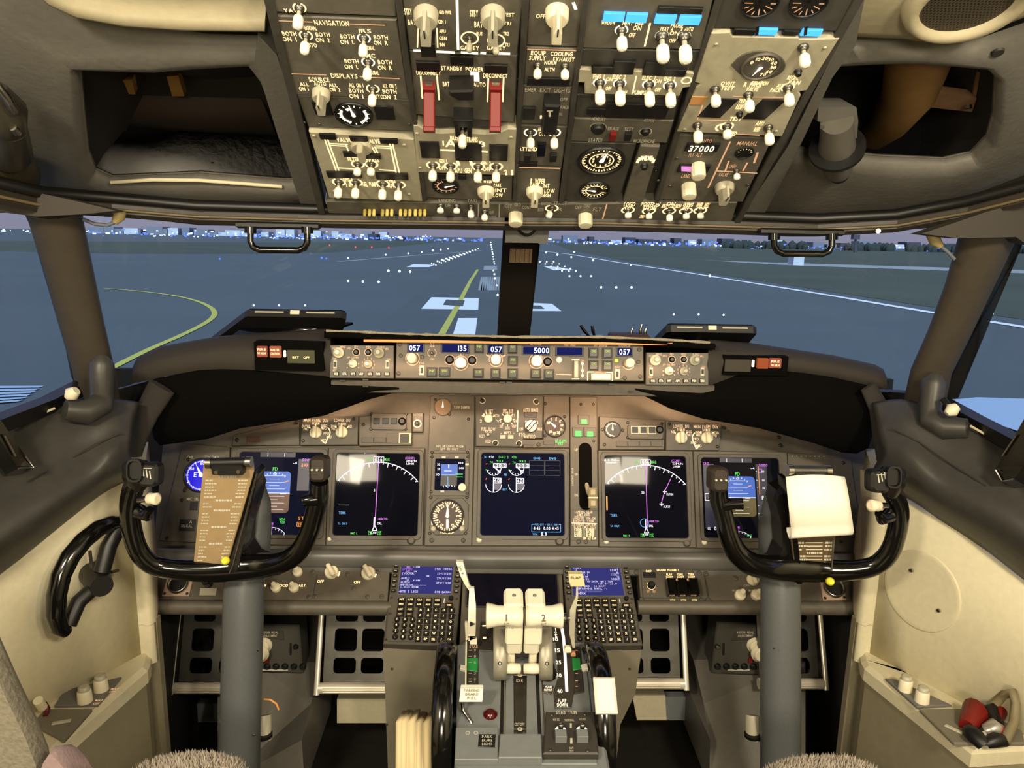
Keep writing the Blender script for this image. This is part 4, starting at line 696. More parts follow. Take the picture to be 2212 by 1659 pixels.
# ================================================================ CDU + LOWER DISPLAY + PEDESTAL TOP
CP=Plane((905,1398),1.255,(920,1212),1.395)
ROWS=[(1303,'INIT RTE CLB CRZ DES'),(1318,'MENU LEGS DEP HOLD PROG EXEC')]
def CDU(lab,q,scr,lines,right):
    g=G(CP,'flight_management_keypad',lab,'keypad unit',q,.006); g.plate(mpd,.006,z0=-.03,ch=.0015)
    U=[g.q(*p) for p in q]; Lx=lambda t:U[0][0]*(1-t)+U[3][0]*t
    def X(fx,fy):  # 0..1 inside the quad
        a=[U[0][i]*(1-fx)+U[1][i]*fx for i in(0,1)]; b=[U[3][i]*(1-fx)+U[2][i]*fx for i in(0,1)]; return (a[0]*(1-fy)+b[0]*fy,a[1]*(1-fy)+b[1]*fy)
    wd=X(1,.5)[0]-X(0,.5)[0]; ht=X(.5,0)[1]-X(.5,1)[1]
    x0,y0,x1,y1=scr; a,b,c,d=X(x0,y0),X(x1,y0),X(x1,y1),X(x0,y1)
    m=MB(); m.use(mat('rail_grey',(92,90,86),.35)); O=[(a[0]-.004,a[1]+.008),(b[0]+.004,b[1]+.008),(c[0]+.004,c[1]-.003),(d[0]-.004,d[1]-.003)]; m.prism(O,.006,.0085,.001); g.part('screen_bezel',m)
    m=MB(); m.use(S_CDU).flat([d,c,b,a],.0088); g.part('screen',m)
    for ly,parts in lines:
        for lx,s_,al,hh,mm in parts: 
            p=X(x0+(x1-x0)*lx,y0+(y1-y0)*ly); g.tm(mm or S_CT).text(s_,p[0],p[1],.0092,ht*hh,None,al,mono=.62)
    for i in range(6):
        for sx,fx in ((0,.055),(1,.945)):
            p=X(fx,y0+.03+(y1-y0-.04)*(i+.3)/5.6); m=MB(); m.box(0,0,.003,wd*.06,ht*.024,.006,.001); m.use(pwh).line(-wd*.018,0,wd*.018,0,ht*.006,.0062); m.mats=[blk]+m.mats; m.m=[0]*(len(m.f)-1)+[1]; g.part('line_key',m,loc=(p[0],p[1],.006))
    def key(fx,fy,w,h,s_,rnd=False,th=.017,mm=None):
        p=X(fx,fy); m=MB(); m.use(blk); h_=.0035
        if rnd: m.lathe([(wd*w/2,0),(wd*w/2,h_),(wd*w*.42,h_+.001)],12)
        else: m.prism(rr(wd*w,ht*h,.001,2),0,h_+.001,.0006)
        m.use(mm or G_W).text(s_,0,0,h_+.0013,ht*th,(wd*w*.6 if len(s_)>1 else None)); m.mi=0
        g.part('key',m,loc=(p[0],p[1],.006))
    for i,s_ in enumerate(['INIT','RTE','CLB','CRZ','DES']): key(.19+.125*i,.525,.10,.045,s_)
    for i,s_ in enumerate(['MENU','LEGS','ARR','HOLD','PROG']): key(.19+.125*i,.578,.10,.045,s_)
    key(.86,.580,.10,.045,'EXEC')
    for j,r in enumerate((('LIMIT','FIX'),('PREV','NEXT'))):
        for i,s_ in enumerate(r): key(.19+.13*i,.635+.052*j,.10,.046,s_,mm=G_O if j else None)
    for j,r in enumerate(('ABCDE','FGHIJ','KLMNO','PQRST','UVWXY','Z~^/#')):
        for i,ch in enumerate(r): key(.47+.108*i,.635+.0625*j,.078,.048,{'~':'SP','^':'DEL','#':'CLR'}.get(ch,ch),th=.024)
    for j,r in enumerate(('123','456','789','.0+')):
        for i,ch in enumerate(r): key(.155+.108*i,.742+.0625*j,.075,.05,ch,True,th=.024)
    m=MB(); m.use(G_H).flat([X(.78,.50),X(.787,.50),X(.787,.545),X(.78,.545)][::-1],.0064); g.part('lit_bar',m)
    m=MB(); m.use(blk).lathe([(wd*.03,0),(wd*.03,.006),(wd*.02,.007)],12); p=X(.88,.50); g.part('brightness_knob',m,loc=(*p,.006))
    for fx,fy in ((.03,.03),(.97,.03),(.03,.96),(.97,.96),(.04,.5),(.96,.5),(.05,.68),(.95,.68)):
        p=X(fx,fy); m=MB(); m.use(dsteel).lathe([(.0022,0),(.0022,.001),(.0012,.0016)],8); g.part('screw',m,loc=(*p,.006))
    g.z=.006; e=[X(.05,.62),X(.02,.66),X(.02,.93),X(.06,.975),X(.94,.975),X(.98,.93),X(.98,.66),X(.95,.62)]
    for i in range(len(e)-1): g.tm(pbk).line(*e[i],*e[i+1],.0008,.0064)
    g.done(); return g
c=S_CT
CDU('keypad unit with ACT RTE LEGS text on its blue screen, left of the thrust levers',[(852,1207),(1001,1207),(985,1401),(829,1396)],(.13,.09,.87,.455),
 [(.06,[(.14,'ACT RTE 1 LEGS','l',.024,c),(.96,'1/2','r',.022,c)]),(.14,[(.1,'057  1.6NM','l',.018,c)]),(.21,[(.02,'(1000)','l',.024,S_M),(.98,'143/ 1000A','r',.024,c)]),(.29,[(.1,'057   NM','l',.018,c)]),(.36,[(.02,'(VECTOR)','l',.024,c),(.98,'274/11280','r',.022,c)]),(.44,[(.5,'NM','l',.018,c)]),(.51,[(.02,'ALKUI','l',.024,c),(.98,'274/11280','r',.022,c)]),(.58,[(.1,'257   4.6NM','l',.018,c)]),(.65,[(.02,'PUTON','l',.024,c),(.98,'274/14032','r',.022,c)]),(.73,[(0,'-RNP/ACTUAL---------','l',.018,c)]),(.80,[(.02,'1.00/0.05NM','l',.022,c)]),(.94,[(0,'<RTE 2 LEGS','l',.024,c),(1,'RTE DATA>','r',.024,c)])],False)
CDU('keypad unit with TAKEOFF REF text on its blue screen, right of the thrust levers',[(1213,1208),(1352,1209),(1386,1399),(1228,1401)],(.12,.09,.86,.465),
 [(.07,[(.2,'TAKEOFF REF','l',.026,c),(.92,'1/2','r',.022,c)]),(.15,[(.04,'FLAPS','l',.022,c),(.96,'V1','r',.018,c)]),(.22,[(.06,'15','l',.020,c),(.96,'131KT','r',.024,c)]),(.29,[(.2,'26K N1','l',.02,c),(.96,'VR','r',.018,c)]),(.36,[(.2,'93.1','l',.024,c),(.96,'132KT','r',.024,c)]),(.43,[(.2,'TRIM','l',.02,c),(.96,'V2','r',.018,c)]),(.50,[(.2,'5.25','l',.024,c),(.96,'135KT','r',.024,c)]),(.57,[(.3,'CG DATA  GW / TOW','l',.02,c)]),(.64,[(.5,'127.0/127.0','l',.024,c)]),(.72,[(.1,'RWY COND   10 SHIFT','l',.02,c)]),(.79,[(.1,'DRY/RH06L RH06L --','l',.022,c)]),(.86,[(.1,'------------------','l',.018,c)]),(.94,[(.1,'HDEX','l',.024,c)])],True)
g=G(CP,'lower_display_unit','dark unlit lower display with faint red reflections between the keypads','cockpit display',[(1002,1203),(1212,1203),(1222,1400),(992,1400)],0); g.plate(mpg,.004,z0=-.02)
l,r,b_,t=g.rect(1010,1220,1203,1312); m=MB(); m.use(screen('screen_off_violet',(10,7,16),1.)).flat(rr(r-l,t-b_,.004,3,(l+r)/2,(t+b_)/2),.0048); g.part('screen',m); fr=MB(); fr.use(pbk); O=rr(r-l+.006,t-b_+.006,.005,3,(l+r)/2,(t+b_)/2); I=rr(r-l,t-b_,.004,3,(l+r)/2,(t+b_)/2); fr.loft([[(x,y,.004) for x,y in O],[(x,y,.0065) for x,y in O],[(x,y,.0065) for x,y in I],[(x,y,.004) for x,y in I]],caps=False,sm=False); g.part('bezel',fr); g.knob(1193,1208,4,cream,h=.002,kind='btn',name='light_sensor'); g.screws([(1022,1199)],5,mpd); g.done()
# ================================================================ GLARESHIELD
def hx(pts,Y): return [at(x,y,Y=Y) for x,y in pts]
def interp(P,x):
    for i in range(len(P)-1):
        if P[i][0]<=x<=P[i+1][0]: t=(x-P[i][0])/(P[i+1][0]-P[i][0]+1e-9); return P[i][1]*(1-t)+P[i+1][1]*t
    return P[0][1] if x<P[0][0] else P[-1][1]
GS=W('glareshield','long black padded glareshield spanning the cockpit below the windscreen','glareshield',(0,1.4,.93))
def hoodwing(xs,top,fro,low,Yt,Yf,Yl,m):
    b=GS.mb(); b.use(m); G_=[]
    for x in xs:
        t=interp(top,x); f=interp(fro,x); p=at(x,t,Y=Yt); q=at(x,t,Y=Yt+.02); q.z+=.004; bk=V((p.x,1.72,CAM.z-(CAM.z-p.z)*1.72/Yt-.03)); e=at(x,(t+f)/2,Y=Yf-.012); g_=at(x,f,Y=Yf)
        G_.append([tuple(v) for v in (bk,q,p,e,g_)])
    b.grid(G_); return b
topL=[(286,800),(296,776),(345,753),(430,738),(480,730),(700,715),(714,715)]; froL=[(286,826),(300,826),(360,812),(450,796),(560,800),(700,812),(714,815)]
xsL=[286,292,300,315,345,390,430,480,550,620,700,714]
g1=hoodwing(xsL,topL,froL,None,1.36,1.335,1.4,mat('hood_brown_black',(42,36,29),.75,bump=.2,scale=200)); GS.part('left_hood',g1)
topR=[(1530,738),(1545,739),(1620,745),(1800,772),(1890,792),(1908,802),(1916,822)]; froR=[(1530,834),(1620,800),(1700,800),(1800,815),(1900,838),(1916,842)]
xsR=[1530,1545,1580,1620,1680,1740,1800,1850,1890,1908,1916]
GS.part('right_hood',hoodwing(xsR,topR,froR,None,1.36,1.335,1.4,MT['hood_brown_black']))
# underside pads
def pad(fro,low,xs,name):
    b=GS.mb(); b.use(mblk); G_=[]
    for x in xs:
        f=interp(fro,x)-3; l=interp(low,x); r=[]
        for t in (0,.25,.5,.75,.92,1): r.append(tuple(at(x,f*(1-t)+l*t,Y=1.338+.03*t-.035*math.sin(math.pi*min(t,1)))))
        r.append(tuple(at(x,l-6,Y=1.46))); G_.append(r)
    b.grid(G_); return GS.part(name,b)
lowL=[(318,880),(330,945),(345,962),(400,955),(450,948),(520,925),(640,908),(700,898),(750,880),(800,862),(862,846)]
pad([(318,826),(450,796),(560,800),(700,812),(720,818),(862,838)],lowL,[318,324,332,345,370,400,450,520,580,640,700,720,750,800,862],'left_underside_pad')
lowR=[(1372,846),(1450,884),(1520,905),(1640,925),(1760,958),(1820,978),(1850,980),(1876,968),(1888,930),(1896,870)]
pad([(1372,840),(1530,836),(1600,806),(1700,800),(1800,815),(1896,836)],lowR,[1372,1410,1450,1520,1580,1640,1700,1760,1820,1850,1876,1888,1896],'right_underside_pad')
# centre hood over the control panels
b=GS.mb(); b.use(mblk); G_=[]
tc=[(700,716),(760,717),(860,722),(1110,729),(1300,729),(1440,735),(1545,742)]
for x in (700,730,760,800,860,950,1030,1110,1200,1300,1380,1440,1500,1545):
    t=interp(tc,x); d=.012 if 780<x<1460 else .03
    p=at(x,t,Y=1.325); q=at(x,t+9,Y=1.318); G_.append([tuple(v) for v in (V((p.x,1.72,CAM.z-(CAM.z-p.z)*1.72/1.325-.03)),V((p.x,1.35,p.z-.004)),p,q,at(x,t+14,Y=1.33),V((q.x,1.42,q.z-.012)))])
b.grid(G_); GS.part('centre_hood',b)
b=GS.mb(); b.use(mat('worn_edge',(150,140,120),.9,bump=.5,scale=500,var=.3)); b.tube([at(x,interp(tc,x)-1,Y=1.323) for x in range(705,1545,12)],[.0016+.0016*random.random() for x in range(705,1545,12)],6); GS.part('worn_fabric_edge',b)
b=GS.mb(); b.use(mblk)
for x0,x1,y0,y1 in ((700,716,724,822),(1530,1546,745,836),(851,857,735,820),(1388,1395,742,826)):
    P=[at(x0,y0,Y=1.35),at(x1,y0,Y=1.35),at(x1,y1,Y=1.345),at(x0,y1,Y=1.345)]; b.grid([[tuple(P[0]),tuple(P[1])],[tuple(P[3]),tuple(P[2])]],.06,(0,1,0))
P=[at(690,720,Y=1.41),at(1550,738,Y=1.41),at(1550,850,Y=1.41),at(690,850,Y=1.41)]; b.grid([[tuple(P[0]),tuple(P[1])],[tuple(P[3]),tuple(P[2])]]); GS.part('divider',b)
# ledge under MCP
b=GS.mb(); b.use(mpd); A=at(716,834,Y=1.325); B=at(1542,846,Y=1.325); A.z=B.z=(A.z+B.z)/2
b.loft([[(p.x,p.y+a,p.z+c) for a,c in ((0,-.011),(-.002,-.009),(-.002,.009),(.0,.011),(.09,.011),(.09,-.011))] for p in (A,B)],sm=False); GS.part('front_ledge',b)
b=GS.mb(); b.use(dsteel); 
for x,y in ((740,822),(790,820),(1100,826),(1320,830),(1363,846),(790,834),(1085,826)): p=at(x,y,Y=1.32); b.box(p.x,p.y-.001,p.z,.010,.002,.003)
GS.part('latch',b)
# master lights & clock windows left / right
def gsbox(x0,y0,x1,y1,Y,m,name,d=.008,label=None):
    b=GS.mb(); p=at(x0,y0,Y=Y); q=at(x1,y1,Y=Y); b.box((p.x+q.x)/2,Y+d/2,(p.z+q.z)/2,q.x-p.x,d,p.z-q.z,min(.001,d*.3)); return GS.part(name,b,m,label)
gsbox(548,738,700,802,1.322,mblk,'light_housing',.03); gsbox(1565,768,1700,812,1.322,mblk,'light_housing',.03)
wr=glow('warn_red',(150,70,55),.8); wa=glow('warn_amber',(165,88,62),.8)
gsbox(554,748,577,772,1.316,wr,'fire_warning_light'); gsbox(582,748,607,773,1.316,wa,'master_caution_light'); gsbox(612,757,617,772,1.316,G_H,'lit_bar',.004); gsbox(620,756,680,786,1.317,mat('annunciator_olive',(66,66,44),.4),'system_annunciator')
gsbox(1567,776,1621,804,1.317,mat('annunciator_dark',(50,44,34),.5),'system_annunciator'); gsbox(1626,778,1629,793,1.316,G_H,'lit_bar',.004); gsbox(1637,774,1659,797,1.316,glow('warn_orange',(150,66,20),.8),'master_caution_light'); gsbox(1664,774,1687,796,1.316,wr,'fire_warning_light')
b=GS.mb(); R_=Matrix.Rotation(math.pi/2,4,'X'); 
for x,y,L_ in ((565,755,('FIRE','WARN')),(594,756,('MASTER','CAUTION')),(1675,781,('FIRE','WARN'))):
    for i,s_ in enumerate(L_): p=at(x,y+8*i,Y=1.3155)-GS.o; b.M=T3(p)@R_; b.text(s_,0,0,0,.004,.015)
p=at(650,772,Y=1.3165)-GS.o; b.M=T3(p)@R_; b.text('BRT  OFF',0,0,0,.004,.03); GS.part('legend',b,G_W)
# light strip under hood
b=MB(); b.use(glow('strip_lamp_orange',(255,150,80),1.3)); pts=[at(x,736+ (x-790)*.0105,Y=1.322) for x in (786,900,1000,1110,1250,1350,1452)]; b.tube(pts,.0024,8); solo('strip_lamp',b,None,'thin glowing orange strip lamp tucked under the glareshield lip','lamp')
# straps hanging at either end
for x0,Yc,pts,l in ((0,1.30,[(350,835,30),(318,890,26),(300,935,22),(285,985,20)],'left'),(0,1.30,[(1875,835,18),(1898,880,22),(1908,930,26),(1918,990,26)],'right')):
    b=MB(); P=[at(x,y,Y=Yc) for x,y,w in pts]; b.tube(P,[w/1600*1.3 for x,y,w in pts],12,flat=.35,up=(1,0,0)); solo('window_strap',b,mat('strap_brown_black',(40,35,30),.8,bump=.3,scale=300),'dark brown strap hanging from the %s end of the glareshield'%l,'strap')
# ================================================================ TABLETS AND SMALL THINGS ON THE GLARESHIELD
def tablet(label,a,b_,c,d,th):  # top edge left/right px (near edge up), bottom left/right
    w=W('tablet_computer',label,'tablet',at(*a,Y=1.40)); A,B=at(*a,Y=1.385),at(*b_,Y=1.385); A.z=B.z=(A.z+B.z)/2; D,C_=at(*d,Y=1.50),at(*c,Y=1.50)
    u=(B-A).normalized(); v=((D+C_)/2-(A+B)/2); v=(v-u*v.dot(u)); L=(B-A).length; H=v.length; v.normalize(); n=u.cross(v).normalized()
    M=Matrix(((u.x,v.x,n.x,A.x-w.o.x),(u.y,v.y,n.y,A.y-w.o.y),(u.z,v.z,n.z,A.z-w.o.z),(0,0,0,1)))
    m=MB(); m.M=M; m.use(mat('tablet_case',(22,21,20),.45)); K=(A-D).dot(u)/1; Kr=(C_-B).dot(u); P=[(.008,0),(L-.008,0),(L,.006),(L+Kr,H-.01),(L+Kr-.01,H),(-K+.01,H),(-K,H-.01),(0,.006)]; m.prism(P,-.016,-.001,.002); w.part('case',m)
    m=MB(); m.M=M; m.use(gblk); m.prism(offpoly(P,.003),-.001,.002,.001); w.part('tablet_glass',m)
    m=MB(); m.M=M; m.use(cream).box(L*.5,-.0012,-.007,L*.09,.002,.008,.0005); m.use(kgrey); 
    for s_ in (.25,.75): m.box(L*s_,-.001,-.007,L*.28,.0015,.003)
    w.part('connector',m); return w
tablet('black tablet propped on the left end of the glareshield',(528,668),(748,668),(735,730),(462,732),.014)
m=MB(); A=at(470,733,Y=1.40); m.use(gblk); P=[at(500,725,Y=1.42),at(550,688,Y=1.42),at(762,696,Y=1.42),at(700,716,Y=1.42)]; m.grid([[tuple(P[0]),tuple(P[1])],[tuple(P[3]),tuple(P[2])]],.006,(0,0.6,-.8)); solo('document_folder',m,None,'thin black folder jutting out under the left tablet','folder')
tablet('black tablet propped near the right end of the glareshield',(1440,700),(1636,701),(1605,742),(1408,726),.014)
m=W('sunglasses','black sunglasses with raised arms lying on the middle of the glareshield','glasses',at(1280,722,Y=1.40))
for P in ([(1254,702),(1262,714),(1274,728)],[(1279,703),(1281,715),(1285,729)]):
    q=m.mb(); q.tube([at(x,y,Y=1.40) for x,y in P],[.0028,.0035,.002],8); m.part('temple_arm',q,gblk)
q=m.mb(); q.use(gblk); c1=at(1280,727,Y=1.42); q.M=q.M@T3(c1); q.box(0,0,0,.045,.02,.006,.002); m.part('frame',q)
m=W('brown_wallet','low brown case on the glareshield beside the right tablet','case',at(1360,722,Y=1.42)); q=m.mb(); q.use(mat('brown_leather',(60,36,26),.6)); c1=at(1358,728,Y=1.42); q.M=q.M@T3(c1); q.box(0,0,0,.075,.04,.014,.003); m.part('body',q)
for x,y,h in ((1365,708,20),(1385,700,26),(1395,708,18)):
    q=MB(); q.use(steel); q.tube([at(x,y+h,Y=1.41),at(x-2,y+h*.5,Y=1.41),at(x+2,y,Y=1.41)],[.002,.0035,.002],8); solo('pen',q,None,'short silvery pen standing on the glareshield left of the right tablet','pen','pens by the right tablet')
# ================================================================ PEDESTAL
PD=Plane((1130,1650),.97,(1130,1400),1.22)
PW=W('centre_pedestal','blue grey centre pedestal carrying the levers between the trim wheels','pedestal',(.02,1.1,0))
def slabX(b,prof,x0,x1,ch=.002): # prof (Y,Z)
    if area(prof)<0: prof=prof[::-1]
    R=[]
    Q=offpoly(prof,ch)
    for x,p in ((x0,Q),(x0+ch,prof),(x1-ch,prof),(x1,Q)): R.append([(x,y,z) for y,z in p])
    b.loft(R,sm=False); return b
zt=lambda Y: PD.O.z+(Y-PD.O.y)*PD.V.z/PD.V.y
b=PW.mb(); b.use(pedg); slabX(b,[(.80,.02),(.80,zt(.80)),(1.235,zt(1.235)),(1.30,zt(1.235)-.03),(1.34,.02)],-.092,.139,.004); PW.part('housing',b)
g=G(PD,'throttle_quadrant','grey throttle quadrant with slots, flap scale and stabiliser scale','throttle quadrant',[(988,1396),(1262,1396),(1290,1655),(984,1655)],.001); g.plate(pedg,.003,z0=-.004)
g.plate(pedd,.005,quad=[(1200,1352),(1228,1352),(1250,1440),(1234,1535),(1198,1535),(1195,1500),(1205,1470)],z0=0,name='flap_scale_plate')
g.z=.005
for s_,y,x in (('0',1358,1199),('1',1366,1200),('2',1374,1200),('5',1381,1201),('10',1387,1200),('15',1411,1204),('25',1437,1206),('30',1465,1207),('40',1499,1209)): g.T(s_,x,y,8 if y>1400 else 7,G_H,None if len(s_)<2 else 11)
g.T('FLAP',1214,1520,8,G_H,18); g.T('DOWN',1214,1529,8,G_H,22); g.PL([(1212,1355),(1217,1385),(1220,1420),(1222,1460),(1224,1500)],6,glow('flap_light_line',(255,225,215),1.8))
g.z=.003; g.plate(pedd,.005,quad=[(1010,1392),(1034,1392),(1033,1518),(1004,1518)],z0=0,name='trim_scale_plate'); g.plate(mat('green_band',(40,150,70),.5),.006,quad=[(1008,1428),(1033,1428),(1032,1458),(1009,1454)],z0=0,name='green_trim_band'); g.plate(paper,.008,quad=[(994,1443),(1007,1446),(1006,1457),(993,1452)],z0=0,name='trim_pointer')
for y in (1412,1425,1438,1462,1474,1480): g.L(1012,y,1019,y,2,pwh,z=.006); g.T(str(int((1490-y)/8)),1026,y,5,pwh,z=.0062)
g.T('STAB',1023,1404,6,G_O,18,z=.006); g.L(1007,1392,1006,1486,2,G_W,z=.005)
g.plate(pedd,.005,quad=[(1236,1398),(1254,1404),(1262,1500),(1240,1505)],z0=0,name='trim_scale_plate'); g.plate(MT['green_band'],.006,quad=[(1235,1426),(1253,1428),(1255,1452),(1237,1455)],z0=0,name='green_trim_band'); g.plate(paper,.008,quad=[(1254,1444),(1268,1440),(1270,1452),(1257,1456)],z0=0,name='trim_pointer')
for y in (1412,1462,1478,1490): g.L(1242,y,1248,y,2,G_O,z=.006)
g.plate(pedd,.005,quad=[(1038,1348),(1068,1350),(1064,1412),(1034,1410)],z0=-.002,name='lever_placard'); g.L(1042,1358,1064,1357,4,G_W,z=.005); g.L(1043,1384,1050,1384,6,G_W,z=.005)
# track
g.plate(mat('track_dark',(50,46,42),.3,.4),.0045,quad=[(1109,1462),(1138,1462),(1137,1590),(1110,1590)],z0=0,name='lever_track'); g.T('IDLE',1122,1477,6,pwh,14,z=.005); g.T('CUTOFF',1122,1571,6,pwh,22,z=.005)
for y in (1465,1582): g.L(1110,y,1137,y,1.6,pwh,z=.005); g.A(1123,y,4,0,360,3,pwh,z=.0052)
for a in ((1086,1462,1083,1600),(1160,1462,1166,1600)): g.L(*a,7,blk,z=.0031); 
for a in ((1092,1462,1090,1600),(1170,1462,1177,1600)): g.L(*a,2.4,steel,z=.0034)
g.plate(pedd,.005,quad=[(1172,1484),(1196,1486),(1192,1506),(1170,1500)],z0=0,name='horn_cutout_placard'); g.T('HORN',1184,1490,5,G_H,14,z=.0052); g.T('CUTOUT',1184,1497,5,G_H,18,z=.0052)
g.knob(1182,1462,17,blk,h=.02,kind='btn',name='horn_cutout_button')
g.plate(pedg,.012,quad=[(985,1585),(1076,1585),(1076,1655),(982,1655)],z0=0,name='brake_plate'); g.plate(blk,.013,quad=[(1034,1600),(1071,1600),(1069,1631),(1032,1629)],z0=0,name='park_brake_placard')
for i,s_ in enumerate(('PARK','BRAKE','LIGHT')): g.T(s_,1052,1607+8*i,6,pwh,22,z=.0134)
for x in (1010,1028): g.A(x,1598,4,0,360,1.6,pwh,z=.0122)
g.plate(pedg,.016,quad=[(1080,1603),(1168,1603),(1170,1655),(1076,1655)],z0=0,name='lever_gate_housing'); g.screws([(1012,1645),(1060,1648),(1095,1650),(1150,1650)],4,steel); g.done()
g=G(PD,'stabiliser_trim_panel','dark STAB TRIM plate with two lit cutout switches at the pedestal right','switch panel',[(1178,1553),(1284,1553),(1292,1645),(1172,1645)],.004); g.plate(pedd,.012,z0=0,ch=.002); g.T('STAB TRIM',1222,1556,8,pwh,44)
for x in (1210,1256): g.A(x,1596,10,10,170,5,G_H); g.tog(x,1598,.016,.0035,arcs=0,m=steel); g.box(x-12,1605,x+12,1622,.012,pedg,'switch_guard')
g.T('MAIN ELEC',1201,1572,5,pwh,14); g.T('AUTO PILOT',1257,1571,5,pwh,14); g.T('NORMAL',1229,1573,5,pwh,20); g.T('CUT',1233,1634,5,pwh,10); g.T('OUT',1233,1641,5,pwh,10); g.L(1232,1580,1232,1590,4,pwh); g.L(1233,1612,1233,1624,5,pwh); g.screws([(1191,1561),(1262,1560),(1188,1638),(1268,1640)],4,dsteel); g.done()
# arc housing
b=MB(); b.use(mat('quadrant_metal',(150,145,128),.38,.35,var=.05))
for x0,x1 in ((-.035,-.012),(.043,.066)):
    cz=zt(1.2)+.0; P=[(1.2+.075*math.cos(a),cz+.075*math.sin(a)) for a in [math.pi*i/14 for i in range(15)]]; b.loft([[(x,y,z) for y,z in q] for x,q in ((x0,offpoly(P,.002)),(x0+.002,P),(x1-.002,P),(x1,offpoly(P,.002)))],sm=False); b.sm=[True if len(f_)==4 else False for f_ in b.f]
solo('lever_arc_housing',b,None,'pair of curved metal cheeks either side of the thrust levers','lever housing')
b=MB(); b.use(steel)
for x,z,y in ((-.024,.033,1.128),(.055,.033,1.128)): b.M=T3((x,y,zt(1.2)+z*.9))@Matrix.Rotation(math.radians(60),4,'X'); b.lathe([(.003,-.001),(.003,.003),(.0015,.004)],10)
solo('rivet_set',b,None,'shiny rivets on the curved metal cheeks by the thrust levers','rivets')['kind']='stuff'
# thrust levers
for i,sx in ((1,-1),(2,1)):
    w=W('thrust_lever','ivory thrust lever number %d, %s of the pair'%(i,'left' if sx<0 else 'right'),'lever',(.014,1.18,.47)); c0=.0145
    X=lambda a:c0+sx*a
    def wp(px,py,Y): p=at(px,py,Y=Y); return p
    b=w.mb(); b.use(lever); hz=at(1130,1330,Y=1.11).z
    pr=[(.0185,0.002),(.0185,.012),(.016,.03),(.0165,.042),(.0215,.060),(.0205,.062)] if sx else 0
    b.M=b.M@T3((c0,1.11,hz))@Matrix.Rotation(sx*math.pi/2,4,'Y'); b.lathe([(.004,.002),(.0175,.003),(.0175,.012),(.0155,.028),(.0165,.044),(.0205,.060),(.019,.0625),(.004,.063)],24); w.part('handle',b)
    b=w.mb(); b.use(mat('lever_print',(90,84,70),.6)); R_=Matrix.Rotation(math.radians(62),4,'X')
    b.M=b.M@T3((X(.03),1.0925,hz+.006))@R_; b.text(str(i),0,0,0,.011); b.text('A/T',0,-.010,-.0005,.004); b.text('DISENGAGE',0,-.0155,-.0015,.0028,.024); w.part('legend',b)
    b=w.mb(); b.use(lever); p0=at(1130,1352,Y=1.12); 
    for (y0,y1,Y0,Y1,w_) in ((1345,1382,1.125,1.13,.017),(1380,1402,1.135,1.145,.014)):
        A=at(1130,y0,Y=Y0); B=at(1130,y1,Y=Y1); slabX(b,[(A.y-.01,A.z),(A.y+.016,A.z+.004),(B.y+.016,B.z),(B.y-.01,B.z-.002)],min(X(.0015),X(.0015+w_+.012)),max(X(.0015),X(.0015+w_+.012)),.0025)
    A=at(1130,1402,Y=1.15); B=at(1130,1426,Y=1.16); slabX(b,[(A.y-.004,A.z),(A.y+.012,A.z),(B.y+.012,B.z-.01),(B.y-.004,B.z-.01)],min(X(.012),X(.026)),max(X(.012),X(.026)),.002); w.part('stem',b)
    # reverse lever in front/top
    b=w.mb(); b.use(lever); A=at(1130,1279,Y=1.13); B=at(1130,1312,Y=1.12)
    slabX(b,[(A.y-.006,A.z-.006),(A.y+.012,A.z),(A.y+.02,B.z),(B.y-.012,B.z),(B.y-.01,B.z+.012)],min(X(.002),X(.034)),max(X(.002),X(.034)),.004); b.use(steel); slabX(b,[(A.y-.010,A.z-.012),(A.y-.002,A.z-.002),(A.y,A.z-.016)],min(X(.014),X(.02)),max(X(.014),X(.02)),.001); w.part('reverse_lever',b)
    if sx>0: b=w.mb(); b.use(steel); b.M=b.M@T3((X(.062),1.11,hz-.004))@Matrix.Rotation(math.pi/2,4,'Y'); b.lathe([(.008,0),(.008,.006),(.005,.007),(.005,.012)],14); w.part('takeoff_button',b)
    # start (cutoff) lever
    w=W('start_lever','short ivory roller start lever, %s one below the thrust levers'%('left' if sx<0 else 'right'),'lever',(X(.016),1.13,zt(1.15)))
    A=at(1130,1444,Y=1.14); b=w.mb(); b.use(lever); b.M=b.M@T3((c0,A.y,A.z))@Matrix.Rotation(sx*math.pi/2,4,'Y'); b.lathe([(.004,.002),(.0085,.003),(.009,.018),(.0085,.031),(.003,.033)],16); w.part('roller',b)
    b=w.mb(); b.use(kgrey); slabX(b,[(A.y,A.z),(A.y+.012,A.z),(1.17,zt(1.17)),(1.155,zt(1.155))],min(X(.012),X(.02)),max(X(.012),X(.02)),.001); w.part('stalk',b)
